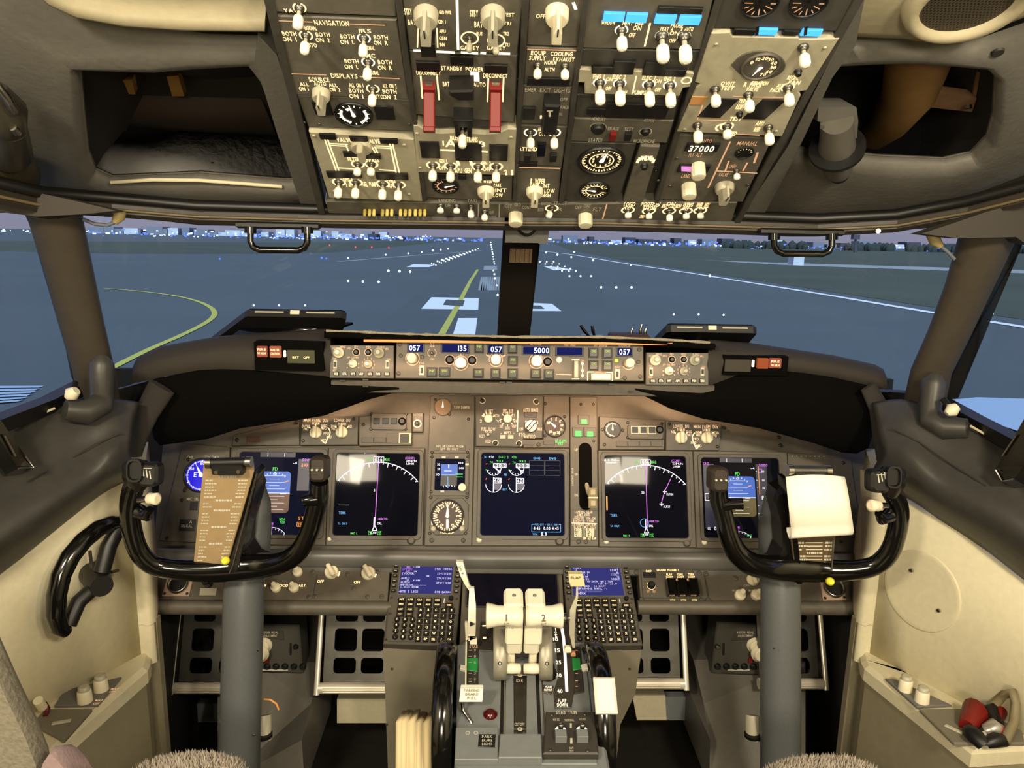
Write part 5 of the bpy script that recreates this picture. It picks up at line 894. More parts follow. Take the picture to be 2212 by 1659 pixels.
# speed brake lever
w=W('speed_brake_lever','long ivory speed brake lever leaning up left of the thrust levers','lever',at(1018,1375,Y=1.2))
def ribbon(w,name,pts,m,th=.006):
    b=w.mb(); b.use(m); R=[]
    for (x0,x1,y,Y) in pts: p=at(x0,y,Y=Y); q=at(x1,y,Y=Y); R.append([tuple(p),tuple(q),tuple(q+V((0,th,0))),tuple(p+V((0,th,0)))])
    b.loft(R,sm=False); return w.part(name,b)
ribbon(w,'lever_blade',[(1014,1024,1270,1.20),(1012,1028,1308,1.19),(1011,1028,1345,1.18),(1011,1027,1374,1.18)],lever); ribbon(w,'grip',[(985,1000,1214,1.235),(995,1008,1245,1.225),(1006,1014,1266,1.21),(1013,1020,1276,1.20)],lever,.01)
b=w.mb(); b.use(pbk); q=at(1020,1348,Y=1.177); b.M=b.M@T3(q)@Matrix.Rotation(math.pi/2,4,'X'); b.flat([(-.004,-.005),(.005,0),(-.004,.005)],0); q=at(998,1236,Y=1.226); b.M=T3(-w.o)@T3(q)@Matrix.Rotation(math.pi/2,4,'X'); b.text('SPD BRK',0,0,0,.004,.024,rot=-1.15); w.part('legend',b)
ribbon(w,'base_bracket',[(1004,1010,1345,1.2),(1006,1012,1385,1.2),(1014,1030,1378,1.2),(1016,1030,1392,1.2)],lever)
w=W('flap_lever','flap lever with cream square handle in front of the right keypad screen','lever',at(1240,1395,Y=1.2))
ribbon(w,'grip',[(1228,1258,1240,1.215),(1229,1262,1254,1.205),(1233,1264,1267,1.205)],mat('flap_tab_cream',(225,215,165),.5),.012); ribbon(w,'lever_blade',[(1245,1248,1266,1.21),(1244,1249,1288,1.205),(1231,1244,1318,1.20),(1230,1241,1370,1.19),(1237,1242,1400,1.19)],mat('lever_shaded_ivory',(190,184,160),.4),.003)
b=w.mb(); b.use(pbk); q=at(1244,1248,Y=1.2045); b.M=b.M@T3(q)@Matrix.Rotation(math.pi/2,4,'X'); b.text('FLAP',0,0,0,.005,.017); w.part('legend',b)
b=w.mb(); b.use(lever); q=at(1226,1402,Y=1.17); b.M=b.M@T3(q); b.box(0,0,0,.012,.012,.012,.003); q=at(1238,1412,Y=1.17); b.M=T3(-w.o)@T3(q); b.use(mat('pinkish_cap',(190,130,100),.5)).box(0,0,0,.008,.01,.008,.002); w.part('gate_block',b)
# parking brake
w=W('parking_brake_lever','wire parking brake lever with white PARKING BRAKE PULL tab','lever',at(1020,1590,Y=1.03))
ribbon(w,'pull_tab',[(996,1044,1484,1.06),(995,1044,1487,1.056),(992,1042,1516,1.05)],paper,.006)
b=w.mb(); b.use(mat('grey_print',(120,115,105),.6)); 
for i,s_ in enumerate(('PARKING','BRAKE','PULL')): q=at(1019,1491+8.5*i,Y=1.0495); b.M=T3(-w.o)@T3(q)@Matrix.Rotation(math.pi/2,4,'X'); b.text(s_,0,0,0,.005,[.024,.02,.014][i])
w.part('legend',b)
b=w.mb(); b.use(steel); b.tube([at(999,1517,Y=1.06),at(1000,1535,Y=1.06),at(1010,1548,Y=1.05),at(1018,1560,Y=1.045),at(1018,1585,Y=1.035)],.003,8); w.part('wire_arm',b)
b=MB(); q=at(1059,1548,Y=1.06); b.M=T3(q); b.use(steel).lathe([(.012,-.022),(.012,-.008),(.010,-.006)],18); b.use(mat('red_lens',(74,8,12),.2)).lathe([(.0115,-.006),(.0115,.006),(.006,.0105)],18); solo('parking_brake_light',b,None,'small dark red dome lamp on a steel base left of the lever track','lamp')
# trim wheels
for sx,xc,l in ((-1,-.1145,'left'),(1,.140,'right')):
    w=W('trim_wheel','thick glossy black trim wheel on the %s side of the pedestal'%l,'trim wheel',(xc,1.12,.40)); R=.125; n=48; b=w.mb(); b.use(gblk)
    pr=[(R-.03,-.013),(R-.008,-.0165),(R,-.012),(R+.001,0),(R,.012),(R-.008,.0165),(R-.03,.013)]
    b.loft([[(xc+a,1.12+r*math.cos(2*math.pi*i/n),.40+r*math.sin(2*math.pi*i/n)) for r,a in pr] for i in range(n+1)],caps=False); w.part('rim',b)
    b=w.mb(); b.use(blk); b.M=b.M@T3((xc,1.12,.40))@Matrix.Rotation(math.pi/2,4,'Y'); b.lathe([(R-.028,-.006),(R-.028,.006)],40); b.lathe([(.02,-.022),(.02,.022)],20); w.part('wheel_disc',b)
    b=w.mb(); b.use(paper); a=math.radians(128 if sx>0 else -60)
    if sx>0:
        A=at(1305,1508,Y=1.0); w2=.034; b.M=b.M@T3((xc,1.12+(R)*math.cos(a+.03),.40+R*math.sin(a+.03)))@Matrix.Rotation(a+.03-math.pi/2,4,'X'); b.box(0,0,.004,.034,.054,.014,.004); w.part('fold_out_handle',b,label='white fold-out handle')
# keypad stand boxes
for l,P in (('left',[(828,1400),(986,1404),(962,1659),(838,1659)]),('right',[(1272,1404),(1386,1404),(1372,1500),(1340,1565),(1330,1659),(1272,1659)])):
    b=MB(); b.use(mat('stand_olive_grey',(120,114,96),.55,var=.06,bump=.15,scale=50)); F_=[at(x,y,Y=1.262) for x,y in P]; B_=[V((p.x,1.42,p.z)) for p in F_]; b.loft([[tuple(p) for p in F_],[tuple(p) for p in B_]],sm=False)
    b.use(steel)
    for x,y in (((847,1445),(835,1565)) if l=='left' else ((1360,1445),)): q=at(x,y,Y=1.262); b.M=T3(q)@Matrix.Rotation(math.pi/2,4,'X'); b.lathe([(.003,0),(.002,.0015)],8)
    solo('keypad_stand',b,None,'olive grey cabinet below the %s keypad unit'%l,'cabinet')
# stack of papers
w=W('paper_bundle','bundle of cream papers stuffed between pedestal and left cabinet, bottom of picture','papers',at(890,1659,Y=1.05))
for i in range(14):
    t=i/13; x0=858+70*t; b=w.mb(); b.use(mat('paper_bundle_cream',(225,205,160),.8)); tl=1568+5*math.sin(i*2.1)-8*(1-t); P=[at(x0-3,tl,Y=1.06+.002*i),at(x0+9,tl+3*math.sin(i),Y=1.06+.002*i),at(x0+8,1760,Y=.98),at(x0-4,1760,Y=.98)]; b.grid([[tuple(P[0]),tuple(P[1])],[tuple(P[3]),tuple(P[2])]],.03,(.25,1,0)); w.part('sheet',b)
# ================================================================ FOOTWELL
def boxw(b,x0,x1,y0,y1,z0,z1,ch=0): return b.box((x0+x1)/2,(y0+y1)/2,(z0+z1)/2,x1-x0,y1-y0,z1-z0,ch)
PP=Plane((430,1505),1.42,(430,1335),1.48)
def pedal(label,x0,x1,cols,rows,yb,side,railx):
    g=G(PP,'rudder_pedal',label,'pedal',[(x0,1330),(x1,1330),(x1,yb),(x0,yb)],0,'rudder pedals'); b=MB(); b.use(dsteel)
    L,R,B_,T_=g.rect(x0,1322,x1,yb-8); xs=[L]+sum([[g.q(a,1400)[0],g.q(c,1400)[0]] for a,c in cols],[])+[R]; ys=[T_]+sum([[g.q(x0,a)[1],g.q(x0,c)[1]] for a,c in rows],[])+[B_]
    for i in range(len(xs)-1):
        for j in range(len(ys)-1):
            if i%2==1 and j%2==1:
                w_,h_=xs[i+1]-xs[i],ys[j]-ys[j+1]; cx,cy=(xs[i]+xs[i+1])/2,(ys[j]+ys[j+1])/2; O=[]; I=rr(w_,h_,.008,4,cx,cy)
                for (x,y) in I:
                    sx_,sy_=(x-cx)/(w_/2),(y-cy)/(h_/2); k=max(abs(sx_),abs(sy_)); O.append((cx+sx_/k*w_/2,cy+sy_/k*h_/2))
                b.loft([[(x,y,.004) for x,y in O],[(x,y,.004) for x,y in I],[(x,y,-.004) for x,y in I]],caps=False,sm=False); continue
            b.prism([(xs[i],ys[j+1]),(xs[i+1],ys[j+1]),(xs[i+1],ys[j]),(xs[i],ys[j])],-.004,.004)
    g.part('tread_plate',b); b=MB(); b.use(mat('heel_bar_chrome',(235,226,205),.3,.35)); r=.0115; cy=B_-.002; n=16
    b.tube([(L-.006,cy,.012),(R+.006,cy,.012)],r,20)
    for k in (-.6,-.2,.2): b.tube([(L+.004,cy+r*k*1.0,.012+r*math.sqrt(1-k*k)),(R-.004,cy+r*k,.012+r*math.sqrt(1-k*k))],.0012,6)
    g.part('heel_bar',b)
    for s_ in side:
        b=MB(); b.use(MT['heel_bar_chrome']); X=L-.009 if s_<0 else R+.009; b.tube([(X,T_,.012),(X,B_-.014,.020)],.003,8,flat=2); b.use(dsteel); b.prism([(X-.002,B_-.016),(X+.002,B_-.016),(X+.002,T_),(X-.002,T_)],-.03,.014); g.part('side_rail',b)
    g.done()
rows=[(1322,1342),(1357,1406),(1420,1454)]
pedal('chrome barred rudder pedal left of the left control column',393,545,[(415,462),(478,525)],rows,1490,(-1,),0)
pedal('chrome barred rudder pedal between left control column and keypad cabinet',702,850,[(723,771),(782,830)],rows,1490,(-1,),0)
pedal('chrome barred rudder pedal next to the right keypad cabinet',1330,1466,[(1346,1388),(1404,1446)],rows,1480,(1,),0)
pedal('chrome barred rudder pedal right of the right control column',1636,1762,[(1655,1700),(1715,1745)],rows,1480,(1,),0)
b=MB(); b.use(mat('footwell_black',(20,18,16),.8)); boxw(b,-1.05,1.05,1.95,1.97,0,.84); boxw(b,-1.05,-.70,1.24,1.96,0,.52); boxw(b,.70,1.05,1.24,1.96,0,.52); boxw(b,-.9,.9,1.50,1.96,.50,.54); struct('wall_front',b)
b=MB(); b.use(mat('floor_dark',(36,32,26),.8,var=.2,bump=.3,scale=60)); boxw(b,-1.0,1.0,-1.4,2.0,-.03,0); struct('floor',b)
for sx,l,pf,pb_ in ((-1,'left',[(545,1430),(693,1430),(672,1520),(652,1598),(658,1700),(470,1700),(470,1430)],1),(1,'right',[(1498,1425),(1640,1425),(1740,1430),(1740,1700),(1532,1700),(1534,1598),(1520,1520)],1)):
    b=MB(); b.use(mat('fairing_grey',(104,100,92),.45,var=.06,bump=.1,scale=60)); ys={1430:1.50,1425:1.50,1520:1.42,1598:1.33,1700:1.32}
    F_=[at(x,y,Y=ys[y]) for x,y in pf]; n_=F_; b.loft([[tuple(p) for p in F_],[(p.x,p.y+.25,p.z) for p in F_]],sm=False); solo('column_fairing',b,None,'grey sloping floor fairing behind the %s control column'%l,'fairing')
RB_=Plane((610,1440),1.485,(610,1345),1.50)
for l,q,mir in (('left',[(560,1340),(652,1343),(660,1446),(560,1442)],1),('right',[(1542,1336),(1650,1340),(1650,1450),(1531,1446)],-1)):
    g=G(RB_,'pedal_adjuster','grey pedal adjustment box with white pull knob near the %s control column'%l,'adjuster box',q,.01); g.plate(mat('adjuster_grey',(70,68,62),.45),.012,z0=-.05,ch=.003); cx=sum(a[0] for a in q)/4
    kx=578 if mir>0 else 1622; g.plate(pedd,.014,quad=([(568,1352),(618,1354),(620,1374),(568,1368)] if mir>0 else [(1580,1357),(1628,1358),(1632,1372),(1572,1376)]),z0=.012,name='placard'); g.T('RUDDER PEDAL',590 if mir>0 else 1602,1357,5,pwh,36,z=.0142); g.T('ADJUSTMENT',590 if mir>0 else 1602,1364,5,pwh,32,z=.0142)
    g.z=.012; g.knob(kx,1385,14,cream,h=.01,kind='btn',name='pull_knob'); g.z=.024; g.knob(kx+6*(mir<0)-4*(mir>0),1398,15,cream,h=.012,kind='btn',name='pull_knob'); g.z=.012
    g.box(kx+(2 if mir>0 else -14),1411,kx+(10 if mir>0 else -5),1421,.006,red,'red_button')
    for i in range(5): x=(584+19*i) if mir>0 else (1543+19*i); g.knob(x,1430,6,blk,h=.006,kind='btn',name='light_knob')
    g.L(568 if mir>0 else 1565,1438,628 if mir>0 else 1612,1438,3,pwh,z=.0124); g.box(632 if mir>0 else 1554,1380,636 if mir>0 else 1558,1406,.002,blk,'slot'); g.knob(645 if mir>0 else 1543,1388,5,blk if mir>0 else steel,h=.006,kind='btn'); g.done()
# floor side kick plates and lit panels
for l,P,Y,m_ in (('left',[(728,1510),(860,1510),(860,1562),(728,1562)],1.50,beige),('right',[(1366,1502),(1437,1502),(1440,1556),(1376,1556)],1.50,beige),('far right',[(1437,1505),(1490,1505),(1520,1556),(1440,1556)],1.52,pedg),('far left',[(334,1520),(478,1520),(478,1560),(334,1560)],1.52,pedg)):
    b=MB(); b.use(m_); F_=[at(x,y,Y=Y) for x,y in P]; b.loft([[tuple(p) for p in F_],[(p.x,p.y+.02,p.z) for p in F_]],sm=False); solo('kick_plate',b,None,'small pale metal plate under the pedals, %s one'%l,'metal plate')
# connector details next to columns
for l,P in (('left',[(575,1505,585),(570,1570,582)]),('right',[(1630,1505,1638),(1626,1570,1636)])):
    w=W('shaker_unit','small motor unit with wire strapped to the %s control column'%l,'motor',at(P[1][0],1570,Y=1.20)); b=w.mb(); b.use(kgrey); A=at(P[1][0],1545,Y=1.2); B=at(P[1][0],1600,Y=1.18); b.tube([A,B],.014,12); w.part('motor_body',b)
    b=w.mb(); b.use(blk); b.tube([at(P[1][0],1584,Y=1.18),at(P[1][0],1590,Y=1.18)],.0152,12); w.part('clamp_band',b)
    if l=='left': b=w.mb(); b.use(mat('orange_wire',(220,150,80),.5)); b.tube([at(570,1510,Y=1.2),at(585,1512,Y=1.2),at(597,1520,Y=1.2),at(602,1533,Y=1.2)],.002,6); w.part('wire',b)
# ================================================================ COLUMNS AND WHEELS
def yoke(side):
    L=side<0; n='left' if L else 'right'
    w=W('control_column','blue grey %s control column rising from the footwell to the wheel'%n,'control column',at(520 if L else 1686,1650,Y=1.14))
    pts=([(516,1760,1.13),(517,1640,1.15),(521,1500,1.17),(525,1330,1.20),(527,1262,1.21),(548,1200,1.225),(560,1140,1.235),(562,1085,1.235),(560,1048,1.24)] if L else [(1684,1760,1.13),(1686,1640,1.15),(1686,1500,1.17),(1686,1330,1.20),(1686,1262,1.21),(1678,1200,1.225),(1676,1130,1.235),(1684,1075,1.235),(1702,1042,1.24)])
    rr_=[.0345,.0345,.0345,.0345,.034,.0275 if L else .032,.021 if L else .030,.018 if L else .026,.010 if L else .012]
    b=w.mb(); b.use(colg); b.tube([at(x,y,Y=Y) for x,y,Y in pts],rr_,28); w.part('tube',b)
    b=w.mb(); b.use(colg); A,B=(at(517,1547,Y=1.165),at(517,1539,Y=1.166)) if L else (at(1686,1547,Y=1.165),at(1686,1539,Y=1.166)); b.tube([A,B],.0352,28); w.part('joint_ring',b)
    b=w.mb(); b.use(steel)
    for x,y in (((557,1405),(548,1588)) if L else ((1672,1400),(1681,1588))): q=at(x,y,Y=1.17-.034); b.M=T3(-w.o)@T3(q)@Matrix.Rotation(math.pi/2,4,'X'); b.lathe([(.0022,0),(.0015,.001)],8)
    w.part('screw',b)
    k=W('control_wheel','glossy black %s control wheel %s'%(n,'with a bare brown checklist plate' if L else 'behind a curled white paper'),'control wheel',at(500 if L else 1760,1240,Y=1.14))
    if L:
        outer=[(297,1030,1.085,.013),(287,1058,1.09,.0135),(280,1095,1.095,.0135),(283,1135,1.10,.0135),(293,1175,1.105,.0135),(310,1205,1.11,.014),(340,1224,1.12,.0145),(400,1232,1.13,.0155),(460,1232,1.14,.018),(520,1226,1.15,.022),(570,1222,1.15,.020),(615,1212,1.14,.0165),(648,1188,1.13,.0145),(668,1150,1.12,.0135),(680,1110,1.11,.0135),(688,1075,1.10,.0135),(690,1040,1.09,.012)]
        hub=[(549,1024),(562,1052),(553,1089),(538,1137),(536,1180),(552,1204),(600,1222),(560,1238),(500,1242),(500,1180),(525,1090)]
        pods=(690,1012,19,24); stub=[(684,1078,1.095),(664,1080,1.09),(656,1082,1.09)]; trig=[(276,1088,1.09),(300,1080,1.08),(322,1077,1.07),(340,1078,1.065)]
    else:
        outer=[(1552,1040,1.09,.012),(1552,1072,1.10,.0130),(1562,1110,1.105,.0135),(1572,1150,1.11,.0140),(1588,1188,1.12,.0155),(1618,1215,1.13,.0175),(1665,1226,1.145,.020),(1720,1228,1.15,.022),(1780,1232,1.145,.018),(1840,1232,1.13,.0155),(1890,1222,1.12,.0145),(1920,1195,1.11,.014),(1936,1155,1.105,.0135),(1942,1115,1.10,.0135),(1938,1085,1.095,.0130),(1925,1060,1.09,.013)]
        hub=[(1697,1048),(1710,1060),(1720,1160),(1745,1258),(1690,1252),(1640,1225),(1672,1212),(1685,1180),(1681,1124),(1670,1081),(1676,1058)]
        pods=(1551,1034,19,24); stub=[(1560,1092,1.10),(1580,1088,1.095),(1606,1087,1.09)]; trig=[(1935,1095,1.09),(1915,1092,1.08),(1898,1092,1.07),(1880,1092,1.065)]
    b=k.mb(); b.use(gblk)
    # smooth path
    P=[at(x,y,Y=Y) for x,y,Y,r in outer]; R=[o[3] for o in outer]; PP_=[];RR=[]
    for i in range(len(P)-1):
        p0,p1,p2,p3=P[max(i-1,0)],P[i],P[i+1],P[min(i+2,len(P)-1)]
        for t in (0,.33,.66):
            PP_.append(.5*((2*p1)+(p2-p0)*t+(2*p0-5*p1+4*p2-p3)*t*t+(-p0+3*p1-3*p2+p3)*t**3)); RR.append(R[i]*(1-t)+R[i+1]*t)
    PP_.append(P[-1]); RR.append(R[-1]); b.tube(PP_,RR,20,flat=1.15,up=(0,-1,0)); k.part('rim',b)
    b=k.mb(); b.use(mat('hub_satin_black',(15,12,10),.35)); F_=[at(x,y,Y=1.165) for x,y in hub]; cen=sum(F_,V())/len(F_)
    b.loft([[tuple(cen+(p-cen)*.93+V((0,-.012,0))) for p in F_],[tuple(p) for p in F_],[(p.x,p.y+.035,p.z) for p in F_]],sm=False); k.part('hub',b)
    # top switch pod
    x,y,rx,ry=pods; c=at(x,y,Y=1.085); kx=1.1/1600; b=k.mb(); b.use(mat('pod_brown_black',(46,38,30),.35)); b.M=b.M@T3(c)@Matrix.Rotation(math.radians(80),4,'X'); b.prism(rr(2*rx*kx,2*ry*kx*1.15,.008,4),-.018,.014,.004); 
    k.part('switch_pod',b); b=k.mb(); b.use(pwh); b.M=b.M@T3(c)@Matrix.Rotation(math.radians(80),4,'X'); 
    for i in (-1,0,1): b.lathe([(.0018,.014),(.0016,.017)],8,cx=.0075*i)
    b.use(pbk)
    for i in (-1,0,1): b.line(.0075*i,.003,.0075*i,.011,.0015,.0143)
    k.part('trim_indicator',b)
    b=k.mb(); b.use(gblk); b.tube([at(*q[:2],Y=q[2]) for q in stub],[.011,.0095,.009],14); k.part('thumb_stub',b)
    # outer horn head: round trim switch and communication switch
    hx_,hy=(299,1018) if L else (1922,1032); c=at(hx_,hy,Y=1.08); b=k.mb(); b.use(mat('pod_black',(24,21,18),.3)); s_=1 if L else -1
    b.tube([at(hx_,hy+36,Y=1.09),at(hx_-4*s_,hy+12,Y=1.085),at(hx_-4*s_,hy-14,Y=1.085),at(hx_-2*s_,hy-26,Y=1.088)],[.012,.0195,.0205,.012],18); k.part('horn_head',b)
    b=k.mb(); b.use(blk); c2=at(hx_+26*s_,hy+6,Y=1.075); b.M=b.M@T3(c2)@Matrix.Rotation(math.radians(78),4,'X'); b.prism(rr(.030,.036,.009,4),-.012,.012,.004); k.part('switch_block',b)
    b=k.mb(); b.use(pwh); b.M=b.M@T3(c2)@Matrix.Rotation(math.radians(78),4,'X'); 
    for i in range(3): b.line(-.006+.005*i,.010-.002*i*s_,-.004+.005*i,-.002-.002*i*s_,.0016,.0122); b.line(-.008+.005*i,.010,-.003+.005*i,.010,.0014,.0122)
    k.part('legend',b)
    b=k.mb(); b.use(blk); b.M=b.M@T3(at(hx_-6*s_,hy-2,Y=1.064))@Matrix.Rotation(math.radians(80),4,'X'); b.loft([[(q[0],q[1],z) for q in rr(.022*f_,.034*f_,.009*f_,4)] for z,f_ in ((-.004,1),(.006,1),(.006,.82),(.001,.75))],sm=False); k.part('rocker_recess',b)
    # trigger rod with cream cap
    b=k.mb(); b.use(steel); T_=[at(x,y,Y=Y) for x,y,Y in trig]; b.tube(T_[1:3],.0048,12); k.part('trigger_rod',b); b=k.mb(); b.use(cream); d=(T_[3]-T_[2]); b.tube([T_[2]-d*.1,T_[2]+d*.15,T_[2]+d*.5,T_[2]+d*.95,T_[2]+d*1.05],[.007,.0095,.0085,.0095,.006],16); k.part('trigger_cap',b)
    b=k.mb(); b.use(gblk); Q=[(300,1105,1.09),(318,1112,1.085),(324,1100,1.08)] if L else [(1922,1112,1.09),(1905,1120,1.085),(1898,1108,1.08)]; b.tube([at(x,y,Y=Y) for x,y,Y in Q],[.012,.010,.006],14); k.part('finger_rest',b)
    # checklist plate
    c=W('checklist_plate','brown checklist plate printed with white lines on the %s wheel'%n,'checklist',at(480 if L else 1755,1230,Y=1.12)); 
    Q=[(440,1002,1.12),(546,998,1.12),(549,1020,1.12),(497,1200,1.13),(486,1228,1.13),(417,1229,1.13)] if L else [(1702,1040,1.13),(1815,1038,1.13),(1806,1150,1.135),(1794,1256,1.14),(1722,1260,1.14),(1708,1160,1.135)]
    F_=[at(x,y,Y=Y) for x,y,Y in Q]; pm=mat('checklist_tan' if L else 'checklist_brown',(158,134,98) if L else (92,74,50),.45,var=.05,scale=30)
    b=c.mb(); b.use(pm); b.loft([[tuple(p) for p in F_],[(p.x,p.y+.004,p.z) for p in F_]],sm=False); c.part('plate',b)
    # printed lines on plate
    A,B,D_=F_[0],F_[1],F_[-1]; u=(B-A).normalized(); nn=u.cross(D_-A).normalized(); vv=nn.cross(u)
    if nn.y>0: nn=-nn
    b=c.mb(); b.use(pwh); rows_=[1030+ (7.2*i) for i in range(28)] if L else [1172+7.3*i for i in range(12)]
    random.seed(3 if L else 5)
    def onpl(x,y): d=ray(x,y); t=(A-CAM).dot(nn)/d.dot(nn); return CAM+d*t+nn*.0008
    for i,y in enumerate(rows_):
        f=(y-1000)/230
        x0,x1=(440-22*f+4,548-60*f+0) if L else (1712+(y-1165)*.12,1802-(y-1165)*.08)
        hd=i in ((0,7,10,15,20,27) if L else (3,11)); segs=[(.32,.72)] if hd else [(.04,.04+.12+.16*random.random()),(.75+.05*random.random(),.97)]
        for a,c_ in segs:
            w_=x1-x0; h_=2.1 if hd else (1.3 if L else 2)
            xa=x0+w_*a
            while xa<x0+w_*c_:
                xb=min(xa+3+4*random.random(),x0+w_*c_); P=[onpl(xa,y-h_),onpl(xb,y-h_),onpl(xb,y+h_),onpl(xa,y+h_)]; b.add([tuple(p) for p in P],[(0,1,2,3)]); xa=xb+1.2
        if not L and not hd:
            P=[onpl(x0+w_*.3,y-1.2),onpl(x0+w_*.72,y-1.2),onpl(x0+w_*.72,y+1),onpl(x0+w_*.3,y+1)]; b.add([tuple(p) for p in P],[(0,1,2,3)])
    c.part('printed_lines',b)
    # side wedge and hinge rod
    b=c.mb(); b.use(gblk)
    E_=[(549,1018,1.115),(557,1026,1.118),(512,1238,1.128),(490,1232,1.124)] if L else [(1700,1040,1.125),(1710,1040,1.12),(1733,1262,1.135),(1722,1262,1.14)]
    F2=[at(x,y,Y=Y) for x,y,Y in E_]; b.loft([[tuple(p) for p in F2],[(p.x,p.y+.04,p.z) for p in F2]],sm=False); c.part('clip_frame',b)
    b=c.mb(); b.use(blk if L else dsteel)
    A2,B2=(at(452,1000,Y=1.11),at(538,998,Y=1.11)) if L else (at(1706,1016,Y=1.11),at(1788,1017,Y=1.11)); b.tube([A2,B2],.008,14)
    m0=(A2+B2)/2; b.M=b.M@T3(m0+V((0,-.004,-.010))); b.box(0,0,0,(B2-A2).length*.78,.012,.016,.002); b.M=T3(-c.o)
    b.use(steel)
    for x_ in (.22,.78): q=A2.lerp(B2,x_)+V((0,-.0105,-.012)); b.M=T3(-c.o)@T3(q)@Matrix.Rotation(math.pi/2,4,'X'); b.lathe([(.004,-.001),(.003,.0015)],10)
    b.M=T3(-c.o)
    for q in (A2,B2): b.tube([q+V((-.004,0,0)),q+V((.004,0,0))],.0095,12)
    c.part('spring_clip',b)
    q=at(487,1211,Y=1.105) if L else at(1793,1256,Y=1.115); b=c.mb(); b.use(mat('marker_yellow',(240,225,60),.4)); b.M=b.M@T3(q)@Matrix.Rotation(math.radians(75),4,'X'); b.lathe([(.005,-.006),(.0065,-.002),(.0065,.003),(.004,.006)],16); c.part('yellow_slider',b)
    b=c.mb(); b.use(steel); E3=[(555,1022,1.113),(503,1222,1.123),(496,1238,1.124)] if L else [(1800,1165,1.125),(1796,1240,1.128)]; b.tube([at(x,y,Y=Y) for x,y,Y in E3],.0018,8); c.part('hinge_rod',b)
yoke(-1); yoke(1)
# curled paper on right wheel
b=MB(); b.use(paper); G_=[]
for i in range(15):
    t=i/14; xl=1697+13*t; xr=1825+20*t**.8; y0=1030+126*t; G_.append([tuple(at(xl+(xr-xl)*s_-(1.5*math.sin(3*s_)),y0-8*math.sin(math.pi*s_)*(1-t)*.6-(8*s_*t),Y=1.105-.022*math.sin(math.pi*min(1,t*1.08)*.9)-.012*math.sin(math.pi*s_))) for s_ in [j/10 for j in range(11)]])
last=G_[-1]; 
for k_ in range(1,6):
    a=k_/5*math.pi; G_.append([(x,y+.012*(1-math.cos(a))*.9,z-.010*math.sin(a)+ (0 if a<math.pi/2 else .004)) for x,y,z in last])
b.grid(G_,.0006,(0,1,0)); solo('paper_sheet',b,None,'blank white paper sheet curled over the right checklist plate','paper')
